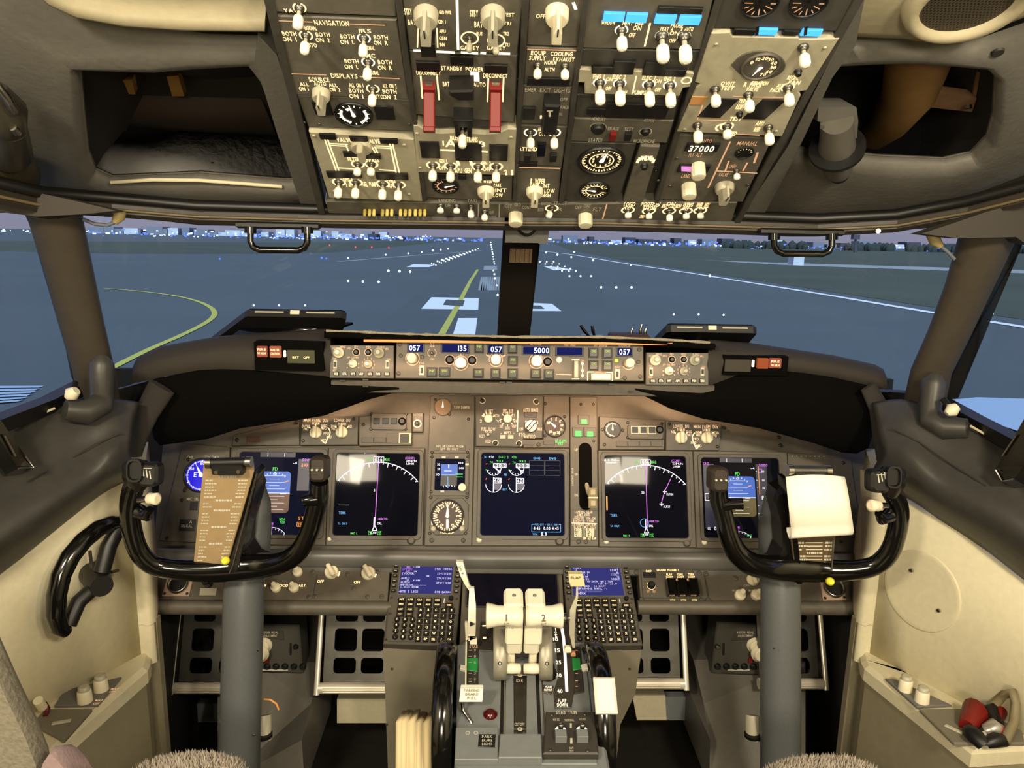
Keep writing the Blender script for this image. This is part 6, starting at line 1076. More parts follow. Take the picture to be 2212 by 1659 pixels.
# ================================================================ SIDE WALLS
def vpt(x,y,A,B,off=0):
    A=V((*A,0)); B=V((*B,0)); d=(B-A).normalized(); nn=V((-d.y,d.x,0)); r=ray(x,y); t=((A-CAM).dot(nn)+off)/r.dot(nn); return CAM+r*t
def sheet(b,pts,A,B,th,dv): # polygon on vertical plane, thickened
    F_=[vpt(x,y,A,B) for x,y in pts]; d=V(dv)*th; b.loft([[tuple(p) for p in F_],[tuple(p+d) for p in F_]],sm=False); return F_
sideA={-1:((-.668,1.235),(-.86,.88)),1:((.668,1.245),(.86,.89))}
for s in (-1,1):
    A,B=sideA[s]; l='left' if s<0 else 'right'
    b=MB(); b.use(beige)
    tp_,bt_=([(300,1020),(150,1110),(0,1215),(-120,1290),(-420,1480)],[(314,1488),(240,1512),(95,1548),(-100,1580),(-420,1660)]) if s<0 else ([(1858,1015),(1950,1085),(2060,1150),(2212,1270),(2420,1400)],[(1866,1486),(1960,1522),(2050,1540),(2212,1585),(2600,1670)])
    b.grid([[tuple(vpt(x,y,A,B)) for x,y in L_] for L_ in (tp_,[((p[0]+q[0])/2,(p[1]+q[1])/2) for p,q in zip(tp_,bt_)],bt_)],.03,(s,0,0))
    # front return with rounded corner
    prof=[(A[0]+s*.010,A[1]-.014),(A[0]-s*.002,A[1]+.002),(A[0]-s*.014,A[1]-.004),(A[0]-s*.022,A[1]+.004),(A[0]-s*.022,A[1]+.02),(A[0]+s*.035,A[1]+.16),(A[0]+s*.12,A[1]+.16)]
    if s>0: prof=prof[::-1]
    zt_=.80; b.loft([[(x,y,.505) for x,y in prof],[(x,y,zt_) for x,y in prof]],sm=True); pr2=[(A[0]+s*.010,A[1]-.014),(A[0]-s*.002,A[1]+.002),(A[0]-s*.014,A[1]-.004),(A[0]-s*.022,A[1]+.004),(A[0]-s*.022,A[1]+.012),(A[0]+s*.10,A[1]+.016)]; pr2=pr2 if s<0 else pr2[::-1]; b.loft([[(x,y,.43) for x,y in pr2],[(x,y,.506) for x,y in pr2]],sm=True); b.use(mat('wall_olive_beige',(132,124,100),.6,var=.05,bump=.2,scale=60)).box(A[0]+s*.03,A[1]+.022,.27,.106,.016,.48); b.use(beige); 
    # console: top slab and inner face
    z=.45; E_=([(318,1441),(135,1600)] if s<0 else [(1868,1437),(2100,1620),(2212,1613)]); P=[at(x,y,Z=z) for x,y in E_]
    e=[(P[0].x,P[0].y+.0),(P[1].x,P[1].y)]
    if s<0: e+=[(P[1].x-.012,P[1].y-.16),(-.72,.60)]
    else: e+=[(P[2].x,P[2].y),(P[2].x+.3,P[2].y-.02)]
    poly=e+[(s*1.0,.60 if s<0 else .95),(s*1.0,P[0].y+.085),(P[0].x+s*.03,P[0].y+.085),(P[0].x+s*.004,P[0].y+.02)]
    if area(poly)<0: poly=poly[::-1]
    b.loft([[(x,y,z-.03) for x,y in poly],[(x,y,z-.008) for x,y in poly],[(x,y,z) for x,y in offpoly(poly,.008)]],sm=False)
    b.use(mat('wall_olive_beige',(132,124,100),.6,var=.05,bump=.2,scale=60)); pin=offpoly(poly,.004); b.loft([[(x,y,-.01) for x,y in pin],[(x,y,z-.03) for x,y in pin]],sm=False)
    struct('wall_'+l,b)
    # round cover / tiller
    # sill: lofted front shelf above the wall
    sm_=mat('sill_grey_plastic',(82,80,76),.42); b=MB(); b.use(sillg)
    st=([[ (300,868,.0),(292,905,-.01),(285,940,-.03),(283,975,-.035),(288,1010,-.02),(294,1032,.0)],
         [(240,862,.03),(243,900,-.005),(243,935,-.02),(244,975,-.045),(250,1015,-.042),(255,1042,-.01)],
         [(165,872,.05),(180,925,.01),(190,970,-.01),(196,1020,-.04),(200,1050,-.04),(204,1078,-.005)],
         [(80,890,.06),(100,950,.02),(112,1010,-.01),(122,1070,-.045),(130,1100,-.04),(136,1132,-.005)],
         [(0,926,.06),(10,990,.02),(12,1060,-.01),(4,1145,-.05),(2,1190,-.045),(0,1240,-.005)],
         [(-220,1010,.06),(-220,1090,.02),(-230,1180,-.01),(-240,1280,-.05),(-250,1340,-.045),(-260,1420,-.005)]] if s<0 else
        [[(1884,870,.0),(1888,905,-.01),(1898,940,-.03),(1905,975,-.035),(1890,1005,-.02),(1880,1030,.0)],
         [(1945,862,.03),(1950,900,-.005),(1960,940,-.02),(1965,985,-.045),(1958,1030,-.042),(1950,1060,-.01)],
         [(2020,880,.05),(2016,925,.01),(2025,980,-.01),(2035,1040,-.04),(2030,1080,-.04),(2025,1112,-.005)],
         [(2112,922,.06),(2105,960,.02),(2108,1020,-.01),(2120,1085,-.045),(2118,1130,-.04),(2115,1170,-.005)],
         [(2212,975,.06),(2205,1005,.02),(2208,1060,-.01),(2212,1135,-.05),(2212,1190,-.045),(2212,1245,-.005)],
         [(2420,1010,.06),(2420,1100,.02),(2430,1190,-.01),(2440,1280,-.05),(2450,1340,-.045),(2460,1420,-.005)]])
    def spt(x,y,o): return vpt(x,y,(A[0]+s*o,A[1]),(B[0]+s*o,B[1]))
    G_=[[tuple(spt(x,y,o)) for x,y,o in r] for r in st]
    # subdivide smoothly
    def cr(p0,p1,p2,p3,t): return .5*((2*p1)+(p2-p0)*t+(2*p0-5*p1+4*p2-p3)*t*t+(-p0+3*p1-3*p2+p3)*t**3)
    def dens(L_,n):
        L_=[V(p) for p in L_]; out=[]
        for i in range(len(L_)-1):
            for k_ in range(n): out.append(cr(L_[max(i-1,0)],L_[i],L_[i+1],L_[min(i+2,len(L_)-1)],k_/n))
        return out+[L_[-1]]
    G_=[dens(r,4) for r in G_]; G_=list(zip(*[dens(c_,3) for c_ in zip(*G_)])); b.grid([[tuple(p) for p in r] for r in G_],.03,(s*.6,0,-.6)); o=struct('trim_%d'%(1 if s<0 else 2),b)
    # seam lines + bright bead along window
    b=MB(); b.use(mat('bead_pale',(190,180,150),.4)); bp=([(118,882,.035),(60,906,.038),(22,926,.04)] if s<0 else [(2096,920,.035),(2140,945,.038),(2182,972,.04)])
    b.tube([spt(*q) for q in bp],.0022,6); struct('trim_%d'%(3 if s<0 else 4),b)
    b=MB(); b.use(pbk); sl=([(262,935,-.026),(200,962,-.013),(140,1000,-.0),(60,1040,-.012)] if s<0 else [(1925,925,-.022),(1985,955,-.013),(2050,1000,-.012),(2130,1050,-.018)])
    b.tube([spt(x,y,o-.006) for x,y,o in sl],.0012,5); struct('trim_%d'%(5 if s<0 else 6),b)
    # latch handle at the frame edge
    P=([(0,905),(55,985),(74,1010),(40,1012),(0,950)] if s<0 else [(2212,905),(2150,1015),(2165,1040),(2190,1035),(2212,1005)])
    w=W('window_latch','black window latch with chrome edging at the %s edge of view'%l,'window latch',spt(P[0][0],P[0][1],-.03)); q=w.mb(); q.use(gblk); F_=[spt(x,y,-.035) for x,y in P]; q.loft([[tuple(p) for p in F_],[tuple(p+V((s*.02,0,-.01))) for p in F_]],sm=False); w.part('latch_body',q)
    q=w.mb(); q.use(steel); q.tube([spt(x,y,-.038) for x,y in (P[1:4] if s<0 else P[1:4])],.0022,6); q.tube([spt(x,y,-.04) for x,y in ([(10,940),(34,985)] if s<0 else [(2165,985),(2195,940)])],.0015,6); w.part('chrome_edge',q)
# oxygen mask panels on consoles
for s,q1,q2,kn in ((-1,[(118,1530),(140,1496),(263,1467),(212,1528)],[(98,1538),(200,1538),(140,1606),(70,1570)],[(184,1505),(219,1480)]),(1,[(1912,1470),(1935,1473),(2055,1528),(1980,1532)],[(1985,1538),(2200,1536),(2212,1612),(2060,1612)],[(1955,1480),(1991,1505)])):
    l='left' if s<0 else 'right'; z=.45
    def cq(q): return [(at(x,y,Z=z).x,at(x,y,Z=z).y) for x,y in q]
    def flatp(name,lab,q,m,t):
        b=MB(); b.use(m); P=cq(q); b.prism(P,z+.0005,z+t,.001); return b
    w=W('light_control_panel','grey triangular panel with two pale knobs on the %s side console'%l,'control panel',at(*kn[0],Z=z)); b=w.mb(); b.use(mat('console_plate_grey',(104,102,98),.45)); b.prism(cq(q1),z+.0005,z+.005,.001); w.part('plate',b)
    for x,y in kn:
        c=at(x,y+10,Z=z+.005); b=w.mb(); b.use(cream); b.M=b.M@T3(c); b.lathe([(.0115,0),(.0105,.018),(.0085,.020)],18); b.use(kgrey).lathe([(.009,.02),(.0085,.026),(.006,.027)],14); w.part('knob',b)
        if s<0: b=w.mb(); b.use(G_O); b.M=b.M@T3(c+V((.021,-.002,.0004))); b.text('MAP',0,.004,0,.005,.012); b.text('OFF',0,-.004,0,.005,.010); w.part('legend',b)
    w=W('mask_stowage_door','grey hinged stowage door on the %s side console'%l,'stowage door',at(*q2[0],Z=z)); b=w.mb(); b.use(mat('console_door_grey',(112,106,92),.5)); b.prism(cq(q2),z+.0005,z+.006,.0015); w.part('door',b)
    b=w.mb(); b.use(kgrey); c=at(*((133,1560) if s<0 else (2060,1575)),Z=z+.007); b.M=b.M@T3(c)@Matrix.Rotation(.3 if s<0 else -.9,4,'Z'); b.box(0,0,0,.026,.007,.003,.001); w.part('handle',b)
w=W('oxygen_mask','red and black oxygen mask with grey hose lying on the right side console','oxygen mask',at(2140,1600,Z=.46))
for pts,r,m_ in (([(2088,1570),(2105,1545),(2125,1548)],[.012,.020,.012],red),([(2150,1560),(2158,1548),(2150,1535)],[.006,.011,.007],red),([(2155,1585),(2162,1592)],[.009,.008],mat('mask_red_bright',(205,40,36),.35)),([(2095,1580),(2105,1600),(2125,1610)],[.011,.013,.010],blk),([(2120,1540),(2140,1545),(2150,1565)],[.009,.014,.010],blk),([(2130,1605),(2150,1608),(2170,1600)],[.008,.011,.009],blk),([(2130,1578),(2145,1582),(2160,1578)],[.010,.014,.010],mat('mask_silver',(170,165,155),.3,.6)),([(2108,1590),(2125,1600)],[.007,.007],kgrey)):
    b=w.mb(); b.use(m_); b.tube([at(x,y,Z=.462) +V((0,0,.008*(i%2))) for i,(x,y) in enumerate(pts)],r,12); w.part('mask_shell' if m_ is red else 'mask_fitting',b)
b=w.mb(); b.use(mat('hose_olive',(120,110,80),.6)); b.tube([at(x,y,Z=zz) for x,y,zz in ((2170,1602,.465),(2190,1560,.48),(2194,1520,.50),(2188,1495,.52),(2170,1500,.50),(2150,1520,.48))],.007,10); w.part('hose',b)
w=W('hanging_plug','cream plug with dark red tag hanging at the back of the left console','plug',at(95,1530,Z=.47)); b=w.mb(); b.use(cream); b.tube([at(82,1513,Z=.49),at(92,1528,Z=.47)],.007,12); w.part('plug_body',b); b=w.mb(); b.use(mat('dark_red',(90,20,24),.5)); b.tube([at(96,1520,Z=.47),at(103,1530,Z=.46),at(98,1548,Z=.455)],.004,8); w.part('tag',b)
# tiller wheel
w=W('nose_wheel_tiller','black half-rim steering tiller with spokes on the left side wall','steering tiller',at(215,1255,X=-.70))
def tp(x,y,o=0): return vpt(x,y,(-.655+o,1.17),(-.77,.93))
b=w.mb(); b.use(gblk); P=[(265,1128),(240,1130),(212,1142),(180,1168),(152,1202),(132,1242),(122,1285),(120,1325),(128,1355),(143,1365)]; b.tube([tp(x,y) for x,y in P],[.010,.0125,.0135,.014,.0145,.0145,.0145,.014,.013,.010],18); w.part('rim',b)
b=w.mb(); b.use(blk); b.tube([tp(259,1135),tp(235,1180),tp(220,1235)],[.012,.013,.013],12); b.tube([tp(148,1350),tp(170,1300),tp(205,1268)],[.012,.012,.012],12); w.part('spoke',b)
b=w.mb(); b.use(blk); c=tp(215,1257); b.tube([c+V((.012,-.016,0)),c+V((.0,-.002,0)),c+V((-.028,.03,0))],[.017,.020,.020],20); w.part('hub',b)
b=w.mb(); b.use(dsteel); b.tube([tp(194,1190),tp(198,1225)],.003,6); b.tube([tp(240,1236),tp(255,1232)],.003,6); w.part('pointer',b)
b=MB(); b.use(beige); c=vpt(1990,1276,*sideA[1]); A_,B_=[V((*q,0)) for q in sideA[1]]; d=(B_-A_).normalized(); nn=V((d.y,-d.x,0)); nn=nn if nn.x<0 else -nn; M_=Matrix(((d.x,0,nn.x,c.x),(d.y,0,nn.y,c.y),(0,1,0,c.z),(0,0,0,1))); b.M=M_; b.lathe([(.068,-.004),(.068,.0012),(.066,.0022),(.060,.0022)],40,sy=1.05); b.use(steel); b.lathe([(.004,.002),(.003,.005)],10,cx=-.02,cy=.03); b.lathe([(.004,.002),(.003,.005)],10,cx=-.035*-1,cy=-.02); solo('round_access_cover',b,None,'round beige access cover with two small screws on the right side wall','cover')
# ================================================================ WINDOW POSTS, FRAMES, GLASS
b=MB(); b.use(postg)
L1=[(-.002,)];
def post(path,n=18):
    P=[at(x,y,Y=Y) for x,y,Y,r in path]; b.tube(P,[r for *_,r in path],n,flat=.8,up=(1,0,0))
post([(112,446,1.135,.040),(122,480,1.15,.037),(148,580,1.19,.035),(172,680,1.23,.034),(200,790,1.27,.033),(222,900,1.31,.034)])
struct('trim_7',b); b=MB(); b.use(postg); post([(2142,486,1.135,.042),(2126,530,1.15,.040),(2092,620,1.19,.036),(2050,720,1.23,.034),(2012,800,1.27,.034),(1990,900,1.31,.036)]); struct('trim_8',b)
for s,P in ((-1,[(62,470,1.17),(88,480,1.17),(170,770,1.29),(182,832,1.30),(158,822,1.30),(146,760,1.28)]),(1,[(2196,500,1.17),(2212,520,1.17),(2070,860,1.29),(2030,866,1.3),(2022,840,1.3),(2060,790,1.28)])):
    b=MB(); b.use(blk); F_=[at(x,y,Y=Y) for x,y,Y in P]; b.loft([[tuple(p) for p in F_],[tuple(p+V((s*.02,.03,0))) for p in F_]],sm=False); struct('trim_%d'%(9 if s<0 else 10),b)
# vent pipe at post foot
for l,P in (('left',[(220,772,1.215,.010),(220,785,1.21,.0185),(222,850,1.215,.0185),(218,872,1.20,.02),(185,890,1.18,.020),(140,885,1.16,.016)]),('right',[(2022,812,1.215,.010),(2018,825,1.21,.0185),(2008,880,1.215,.0185),(2012,905,1.20,.02),(2045,925,1.18,.020),(2090,925,1.16,.016)])):
    b=MB(); b.use(sillg); b.tube([at(x,y,Y=Y) for x,y,Y,r in P],[p[3] for p in P],18); solo('demist_pipe',b,None,'grey plastic elbow pipe at the foot of the %s window post'%l,'pipe')
for l,x,y in (('left',155,851),('right',2056,886)):
    w=W('window_crank','small cream knob on a dark stem at the foot of the %s side window'%l,'knob',at(x,y,Y=1.17)); b=w.mb(); b.use(cream); c=at(x,y,Y=1.16); b.tube([c+V((-.008,0,-.006)),c,c+V((.008,0,.006))],[.005,.0115,.007],14); w.part('knob_cap',b); b=w.mb(); b.use(blk); b.tube([c,c+V((-.004,.02,.014))],.005,8); w.part('stem',b)
# centre post
w=W('centre_window_post','black centre windscreen post with a small brown placard near its top','window post',at(1112,722,Y=1.64)); b=w.mb(); b.use(mat('post_black',(26,20,15),.6))
P=[(1088,480,1.45),(1166,480,1.45),(1166,530,1.47),(1144,730,1.66),(1074,728,1.66),(1087,500,1.46)]; F_=[at(x,y,Y=Y) for x,y,Y in P]; b.loft([[tuple(p) for p in F_],[tuple(p+V((0,.05,0))) for p in F_]],sm=False); w.part('post',b)
b=w.mb(); b.use(mat('compass_placard',(110,84,44),.6,var=.25,scale=400)); F_=[at(x,y,Y=1.455) for x,y in ((1102,537),(1150,538),(1148,568),(1100,567))]; b.loft([[tuple(p) for p in F_],[tuple(p+V((0,.01,0))) for p in F_]],sm=False)
for i in range(5): p=at(1104+10*i,538,Y=1.4545); q=at(1103+10*i,567,Y=1.4545); b.use(pbk).tube([p,q],.0004,4)
w.part('placard',b)
w=W('compass_bracket','grey bracket with chrome knob between overhead panel and centre post','bracket',at(1135,500,Y=1.25)); b=w.mb(); b.use(ogap); P=[(1094,478),(1186,480),(1184,526),(1164,527),(1163,525),(1091,524)]; F_=[at(x,y,Y=1.25) for x,y in P]; b.loft([[tuple(p) for p in F_],[tuple(p+V((0,.04,0))) for p in F_]],sm=False); w.part('plate',b)
b=w.mb(); b.use(blk); c=at(1138,488,Y=1.245); b.M=b.M@T3(c)@Matrix.Rotation(math.pi/2,4,'X'); b.lathe([(.017,0),(.016,.006),(.012,.008)],20); b.use(steel).lathe([(.005,.007),(.005,.014),(.003,.016)],10); w.part('knob',b)
# header beam under the ceiling
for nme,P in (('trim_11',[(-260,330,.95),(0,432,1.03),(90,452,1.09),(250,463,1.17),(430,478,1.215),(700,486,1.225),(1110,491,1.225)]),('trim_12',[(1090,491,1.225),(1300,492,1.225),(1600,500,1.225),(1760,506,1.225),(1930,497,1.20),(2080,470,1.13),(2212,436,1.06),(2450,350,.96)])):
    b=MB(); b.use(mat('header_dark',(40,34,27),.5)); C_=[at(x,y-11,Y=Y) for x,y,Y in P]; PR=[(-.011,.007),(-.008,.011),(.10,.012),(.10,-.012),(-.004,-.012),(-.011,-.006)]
    b.loft([[(c.x,c.y+a,c.z+z_) for a,z_ in PR] for c in C_],sm=False); b.use(mat('header_bead',(96,84,60),.4)); b.tube([c+V((0,-.013,-.001)) for c in C_],.0025,6); b.use(blk).tube([c+V((0,-.006,.016)) for c in C_],.009,8); struct(nme,b)  # black tube above the beam stands in for the gap's shadow
# upper side of left / right side windows header
for s,P in ((-1,[(-260,340),(-260,462),(0,458),(80,468),(190,462),(250,455),(180,438),(90,418),(0,396)]),(1,[(2400,370),(2400,560),(2212,524),(2195,512),(2075,515),(1990,505),(2060,482),(2130,458),(2212,436)])):
    b=MB(); b.use(mat('header_brown',(50,45,38),.6)); F_=[at(x,y,Y=1.08) for x,y in P]; b.loft([[tuple(p) for p in F_],[tuple(p+V((0,.03,0))) for p in F_]],sm=False); struct('trim_%d'%(13 if s<0 else 14),b)
# black base of the windscreen (behind glareshield)
b=MB(); b.use(blk)
for P in ([(240,845,1.34),(340,818,1.40),(345,905,1.40),(240,905,1.34)],[(1880,845,1.40),(1975,850,1.34),(1975,920,1.34),(1880,900,1.40)]):
    F_=[at(x,y,Y=Y) for x,y,Y in P]; b.loft([[tuple(p) for p in F_],[tuple(p+V((0,.03,0))) for p in F_]],sm=False)
struct('trim_15',b)
for s,P in ((-1,[(184,828,1.28),(120,862,1.18),(0,908,1.04),(-200,985,.86),(-200,1040,.86),(0,940,1.04),(120,890,1.18),(190,850,1.28)]),(1,[(2028,864,1.28),(2100,904,1.18),(2212,962,1.04),(2400,1020,.88),(2400,1080,.88),(2212,995,1.04),(2100,930,1.18),(2020,884,1.28)])):
    b=MB(); b.use(blk); F_=[at(x,y,Y=Y) for x,y,Y in P]; 
    for i in range(3): q=[F_[i],F_[i+1],F_[6-i],F_[7-i]]; b.loft([[tuple(p) for p in q],[tuple(p+V((s*.03,.01,0))) for p in q]],sm=False)
    struct('trim_%d'%(16 if s<0 else 17),b)
gm=bpy.data.materials.new('window_glass'); gm.use_nodes=True; nt=gm.node_tree; nt.nodes.clear(); o=nt.nodes.new('ShaderNodeOutputMaterial'); mx=nt.nodes.new('ShaderNodeMixShader'); tr=nt.nodes.new('ShaderNodeBsdfTransparent'); gl=nt.nodes.new('ShaderNodeBsdfGlossy'); fr=nt.nodes.new('ShaderNodeLayerWeight'); pw=nt.nodes.new('ShaderNodeMath'); pw.operation='POWER'; pw.inputs[1].default_value=5; ml=nt.nodes.new('ShaderNodeMath'); ml.operation='MULTIPLY_ADD'; ml.inputs[1].default_value=.6; ml.inputs[2].default_value=.035; tr.inputs[0].default_value=(.96,.98,.98,1); gl.inputs['Roughness'].default_value=.02; fr.inputs[0].default_value=.5; nt.links.new(fr.outputs['Facing'],pw.inputs[0]); nt.links.new(pw.outputs[0],ml.inputs[0])
nt.links.new(ml.outputs[0],mx.inputs[0]); nt.links.new(tr.outputs[0],mx.inputs[1]); nt.links.new(gl.outputs[0],mx.inputs[2]); nt.links.new(mx.outputs[0],o.inputs[0])
for i,P in enumerate(([(130,440,1.20),(1100,470,1.49),(1078,760,1.74),(215,900,1.40)],[(1150,470,1.49),(2130,470,1.20),(2000,900,1.40),(1140,760,1.74)],[(-260,400,.90),(110,440,1.20),(190,870,1.36),(-260,1060,.90)],[(2150,460,1.20),(2460,430,.90),(2460,1080,.90),(2030,890,1.36)])):
    b=MB(); F_=[at(x,y,Y=Y) for x,y,Y in P]; b.use(gm); b.loft([[tuple(p) for p in F_],[tuple(p+V((0,.006,0))) for p in F_]],sm=False); struct('window_%d'%(i+1),b)
# grab handles
for l,x0,x1,yt,yb in (('left',541,664,492,540),('right',1672,1797,506,548)):
    w=W('grab_handle','black bar handle hanging below the ceiling edge in the %s windscreen'%l,'handle',at((x0+x1)/2,yt-8,Y=1.20)); Y=1.20; b=w.mb(); b.use(gblk)
    b.tube([at(x0,yt,Y=Y),at(x0,yb-18,Y=Y),at(x0+6,yb-6,Y=Y),at(x0+20,yb,Y=Y),at(x1-20,yb+1,Y=Y),at(x1-6,yb-5,Y=Y),at(x1,yb-17,Y=Y),at(x1,yt,Y=Y)],.0052,12); w.part('bar',b)
    
    for xx in (x0,x1): b=w.mb(); b.use(gblk); b.tube([at(xx,yt-2,Y=Y),at(xx,yt+12,Y=Y)],.0095,12); w.part('mount_post',b)
    b=w.mb(); b.use(blk); A=at(x0-30,yt-6,Y=Y); B=at(x1+25,yt-4,Y=Y); B.z=A.z=(A.z+B.z)/2; c=(A+B)/2; b.box(c.x,c.y+.005,c.z,B.x-A.x,.02,.011,.003); w.part('base_plate',b)
for l,P in (('left',[(262,455),(258,468),(248,480),(232,487),(205,484),(180,474)]),('right',[(2010,505),(2020,520),(2032,532),(2048,545),(2062,560)])):
    w=W('map_light','curved stalk with a cream tip hanging at the top of the %s window post'%l,'light stalk',at(*P[0],Y=1.12)); b=w.mb(); b.use(mat('stalk_cream',(150,135,90),.5)); b.tube([at(x,y,Y=1.12) for x,y in P[:3]],[.007,.0085,.005],10); w.part('tip',b); b=w.mb(); b.use(mat('stalk_grey',(96,100,108),.4)); b.tube([at(x,y,Y=1.12) for x,y in P[2:]],.0028,8); w.part('wire',b)
b=MB(); b.use(glow('pin_lamp',(255,235,190),2.)); c=at(1897,499,Y=1.175); b.M=T3(c)@Matrix.Rotation(math.pi/2,4,'X'); b.lathe([(.004,0),(.003,.003)],10); solo('pin_light',b,None,'tiny bright pin light on the beam right of the right grab handle','lamp')
# ================================================================ CEILING
OC=Plane((1145,450),1.20,(1200,0),.82,-.02)
def cpl(q,n=0): return OC.w(q[0],q[1],n)
def cpx(q,n=0): d=ray(*q); t=(OC.O+OC.N*n-CAM).dot(OC.N)/d.dot(OC.N); return CAM+d*t
def res(R,k): # resample closed loop to k points
    R=[V((*p,0)) for p in R]; n=len(R); L=[(R[(i+1)%n]-R[i]).length for i in range(n)]; T=sum(L); out=[]; 
    for j in range(k):
        d=T*j/k; i=0
        while d>L[i] and i<n-1: d-=L[i]; i+=1
        p=R[i].lerp(R[(i+1)%n],d/max(L[i],1e-6)); out.append((p.x,p.y))
    return out
def rayhit(P,cx,cy,a):
    dx,dy=math.cos(a),math.sin(a); best=0
    for i in range(len(P)):
        x1,y1=P[i]; x2,y2=P[(i+1)%len(P)]; ex,ey=x2-x1,y2-y1; den=dx*ey-dy*ex
        if abs(den)<1e-9: continue
        t=((x1-cx)*ey-(y1-cy)*ex)/den; u=((x1-cx)*dy-(y1-cy)*dx)/den
        if t>0 and -1e-6<=u<=1+1e-6: best=max(best,t)
    return (cx+dx*best,cy+dy*best)
def mould(b,outer,hole,dep=.10,k=120,sh=(0,0)):
    cx=sum(p[0] for p in res(hole,60))/60; cy=sum(p[1] for p in res(hole,60))/60
    A=set([2*math.pi*j/k for j in range(k)])
    for p in hole+outer: A.add(math.atan2(p[1]-cy,p[0]-cx)%(2*math.pi))
    A=sorted(A); O=[rayhit(outer,cx,cy,a) for a in A]; H=[rayhit(hole,cx,cy,a) for a in A]
    def mx(t,px): # px pixels outside the hole edge
        out=[]
        for o,h in zip(O,H):
            L=math.hypot(o[0]-h[0],o[1]-h[1])+1e-6; f=min(px/L,.9); out.append((h[0]+(o[0]-h[0])*f,h[1]+(o[1]-h[1])*f))
        return out
    R=[[tuple(cpl(p,-.012)) for p in O],[tuple(cpl(p,.002)) for p in mx(0,60)],[tuple(cpl(p,.006)) for p in mx(0,26)],[tuple(cpl(p,.004)) for p in mx(0,12)],[tuple(cpl(p,-.004)) for p in mx(0,3)],[tuple(cpl(p,-.016)) for p in H],[tuple(cpl(p,-dep)) for p in H]]
    b.loft(R,caps=False); sv=b.mats[b.mi]; b.use(mat('recess_shade',(20,15,11),.9)); hc=V((cx,cy))  # near-black lining puts the shade inside the opening into its colour
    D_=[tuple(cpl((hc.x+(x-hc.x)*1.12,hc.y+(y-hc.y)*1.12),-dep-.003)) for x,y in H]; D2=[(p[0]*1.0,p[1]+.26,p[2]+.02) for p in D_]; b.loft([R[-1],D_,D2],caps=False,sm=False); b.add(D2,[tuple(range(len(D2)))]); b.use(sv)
b=MB(); b.use(ceilg)
holeL=[(172,152),(340,162),(530,146),(560,185),(600,295),(648,402),(610,402),(430,388),(240,396),(205,380),(190,340),(180,250)]
outL=[(90,5),(150,30),(300,72),(450,92),(572,95),(640,280),(695,448),(690,462),(430,450),(250,425),(100,395),(-60,360),(-300,250),(-300,20)]
# rotate outer so it starts near the same corner as the hole
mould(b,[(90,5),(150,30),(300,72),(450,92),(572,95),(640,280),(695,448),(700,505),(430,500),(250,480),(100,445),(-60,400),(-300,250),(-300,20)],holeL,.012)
b.use(mat('shelf_grey',(104,102,100),.5,bump=.2,scale=90)); q=[cpx((215,392),-.014),cpx((640,404),-.014),cpx((600,300),-.085),cpx((190,286),-.085)]; b.grid([[tuple(q[0]),tuple(q[1])],[tuple(q[3]),tuple(q[2])]],.004,(0,0,1))
b.use(steel)
for x,y in ((342,323),(460,350),(568,341)): c=cpx((x,y),-.048); b.M=T3(c+V((0,0,-.001))); b.lathe([(.004,-.001),(.003,.001)],8)
b.M=Matrix()
b.use(beige); e=[cpl((240,393),.001),cpl((330,386),.002),cpl((430,387),.002),cpl((610,402),.001)]; b.tube([tuple(p) for p in e],.003,8)  # pale tube paints the highlight along the shelf's front edge
b.use(ceilg)
holeR=[(1800,146),(1990,143),(2125,150),(2150,175),(2146,260),(2132,310),(2098,345),(2040,358),(1900,352),(1705,332),(1702,322),(1760,215)]
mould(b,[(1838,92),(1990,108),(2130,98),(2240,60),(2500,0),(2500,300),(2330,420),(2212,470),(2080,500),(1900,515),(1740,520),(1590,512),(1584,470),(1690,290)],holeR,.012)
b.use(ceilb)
# beige upper liner with rounded lip, left and right
def lip(P,up,th=.03):
    R=[]
    for x,y in P:
        c=cpl((x,y),.018); R.append([tuple(c+OC.V*(.018*math.sin(a)+0)+OC.N*(.018*math.cos(a)-.018+0)) for a in [math.pi*(-.1+.6*i/6)*-1 for i in range(7)]]+[tuple(cpl((x,y),-.03)+OC.V*.0)])
    b.grid(R)
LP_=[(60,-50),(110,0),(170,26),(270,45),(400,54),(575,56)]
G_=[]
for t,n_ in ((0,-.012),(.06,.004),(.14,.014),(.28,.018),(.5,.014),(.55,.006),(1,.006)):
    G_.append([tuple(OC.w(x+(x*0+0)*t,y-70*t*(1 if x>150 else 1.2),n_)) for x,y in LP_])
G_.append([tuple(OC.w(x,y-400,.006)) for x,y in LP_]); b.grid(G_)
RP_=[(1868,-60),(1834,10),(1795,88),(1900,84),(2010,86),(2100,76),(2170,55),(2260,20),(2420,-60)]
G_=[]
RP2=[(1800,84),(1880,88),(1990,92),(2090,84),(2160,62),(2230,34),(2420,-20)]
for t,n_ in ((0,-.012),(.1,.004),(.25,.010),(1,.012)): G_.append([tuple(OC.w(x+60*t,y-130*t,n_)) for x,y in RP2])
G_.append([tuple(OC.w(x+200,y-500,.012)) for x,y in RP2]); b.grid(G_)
struct('ceiling',b)
for l,P in (('left',[(560,55),(600,100),(655,270),(702,446),(696,462),(655,440),(600,270),(552,110)]),('right',[(1868,-40),(1800,92),(1700,300),(1592,466),(1640,466),(1712,330),(1795,150),(1845,80)])):
    b=MB(); b.use(ceilg); F_=[OC.w(x,y,.012) for x,y in P]; B_=[OC.w(x,y,-.03) for x,y in P]; b.loft([[tuple(p) for p in F_],[tuple(p) for p in B_]],sm=False); struct('trim_%d'%(18 if l=='left' else 19),b)
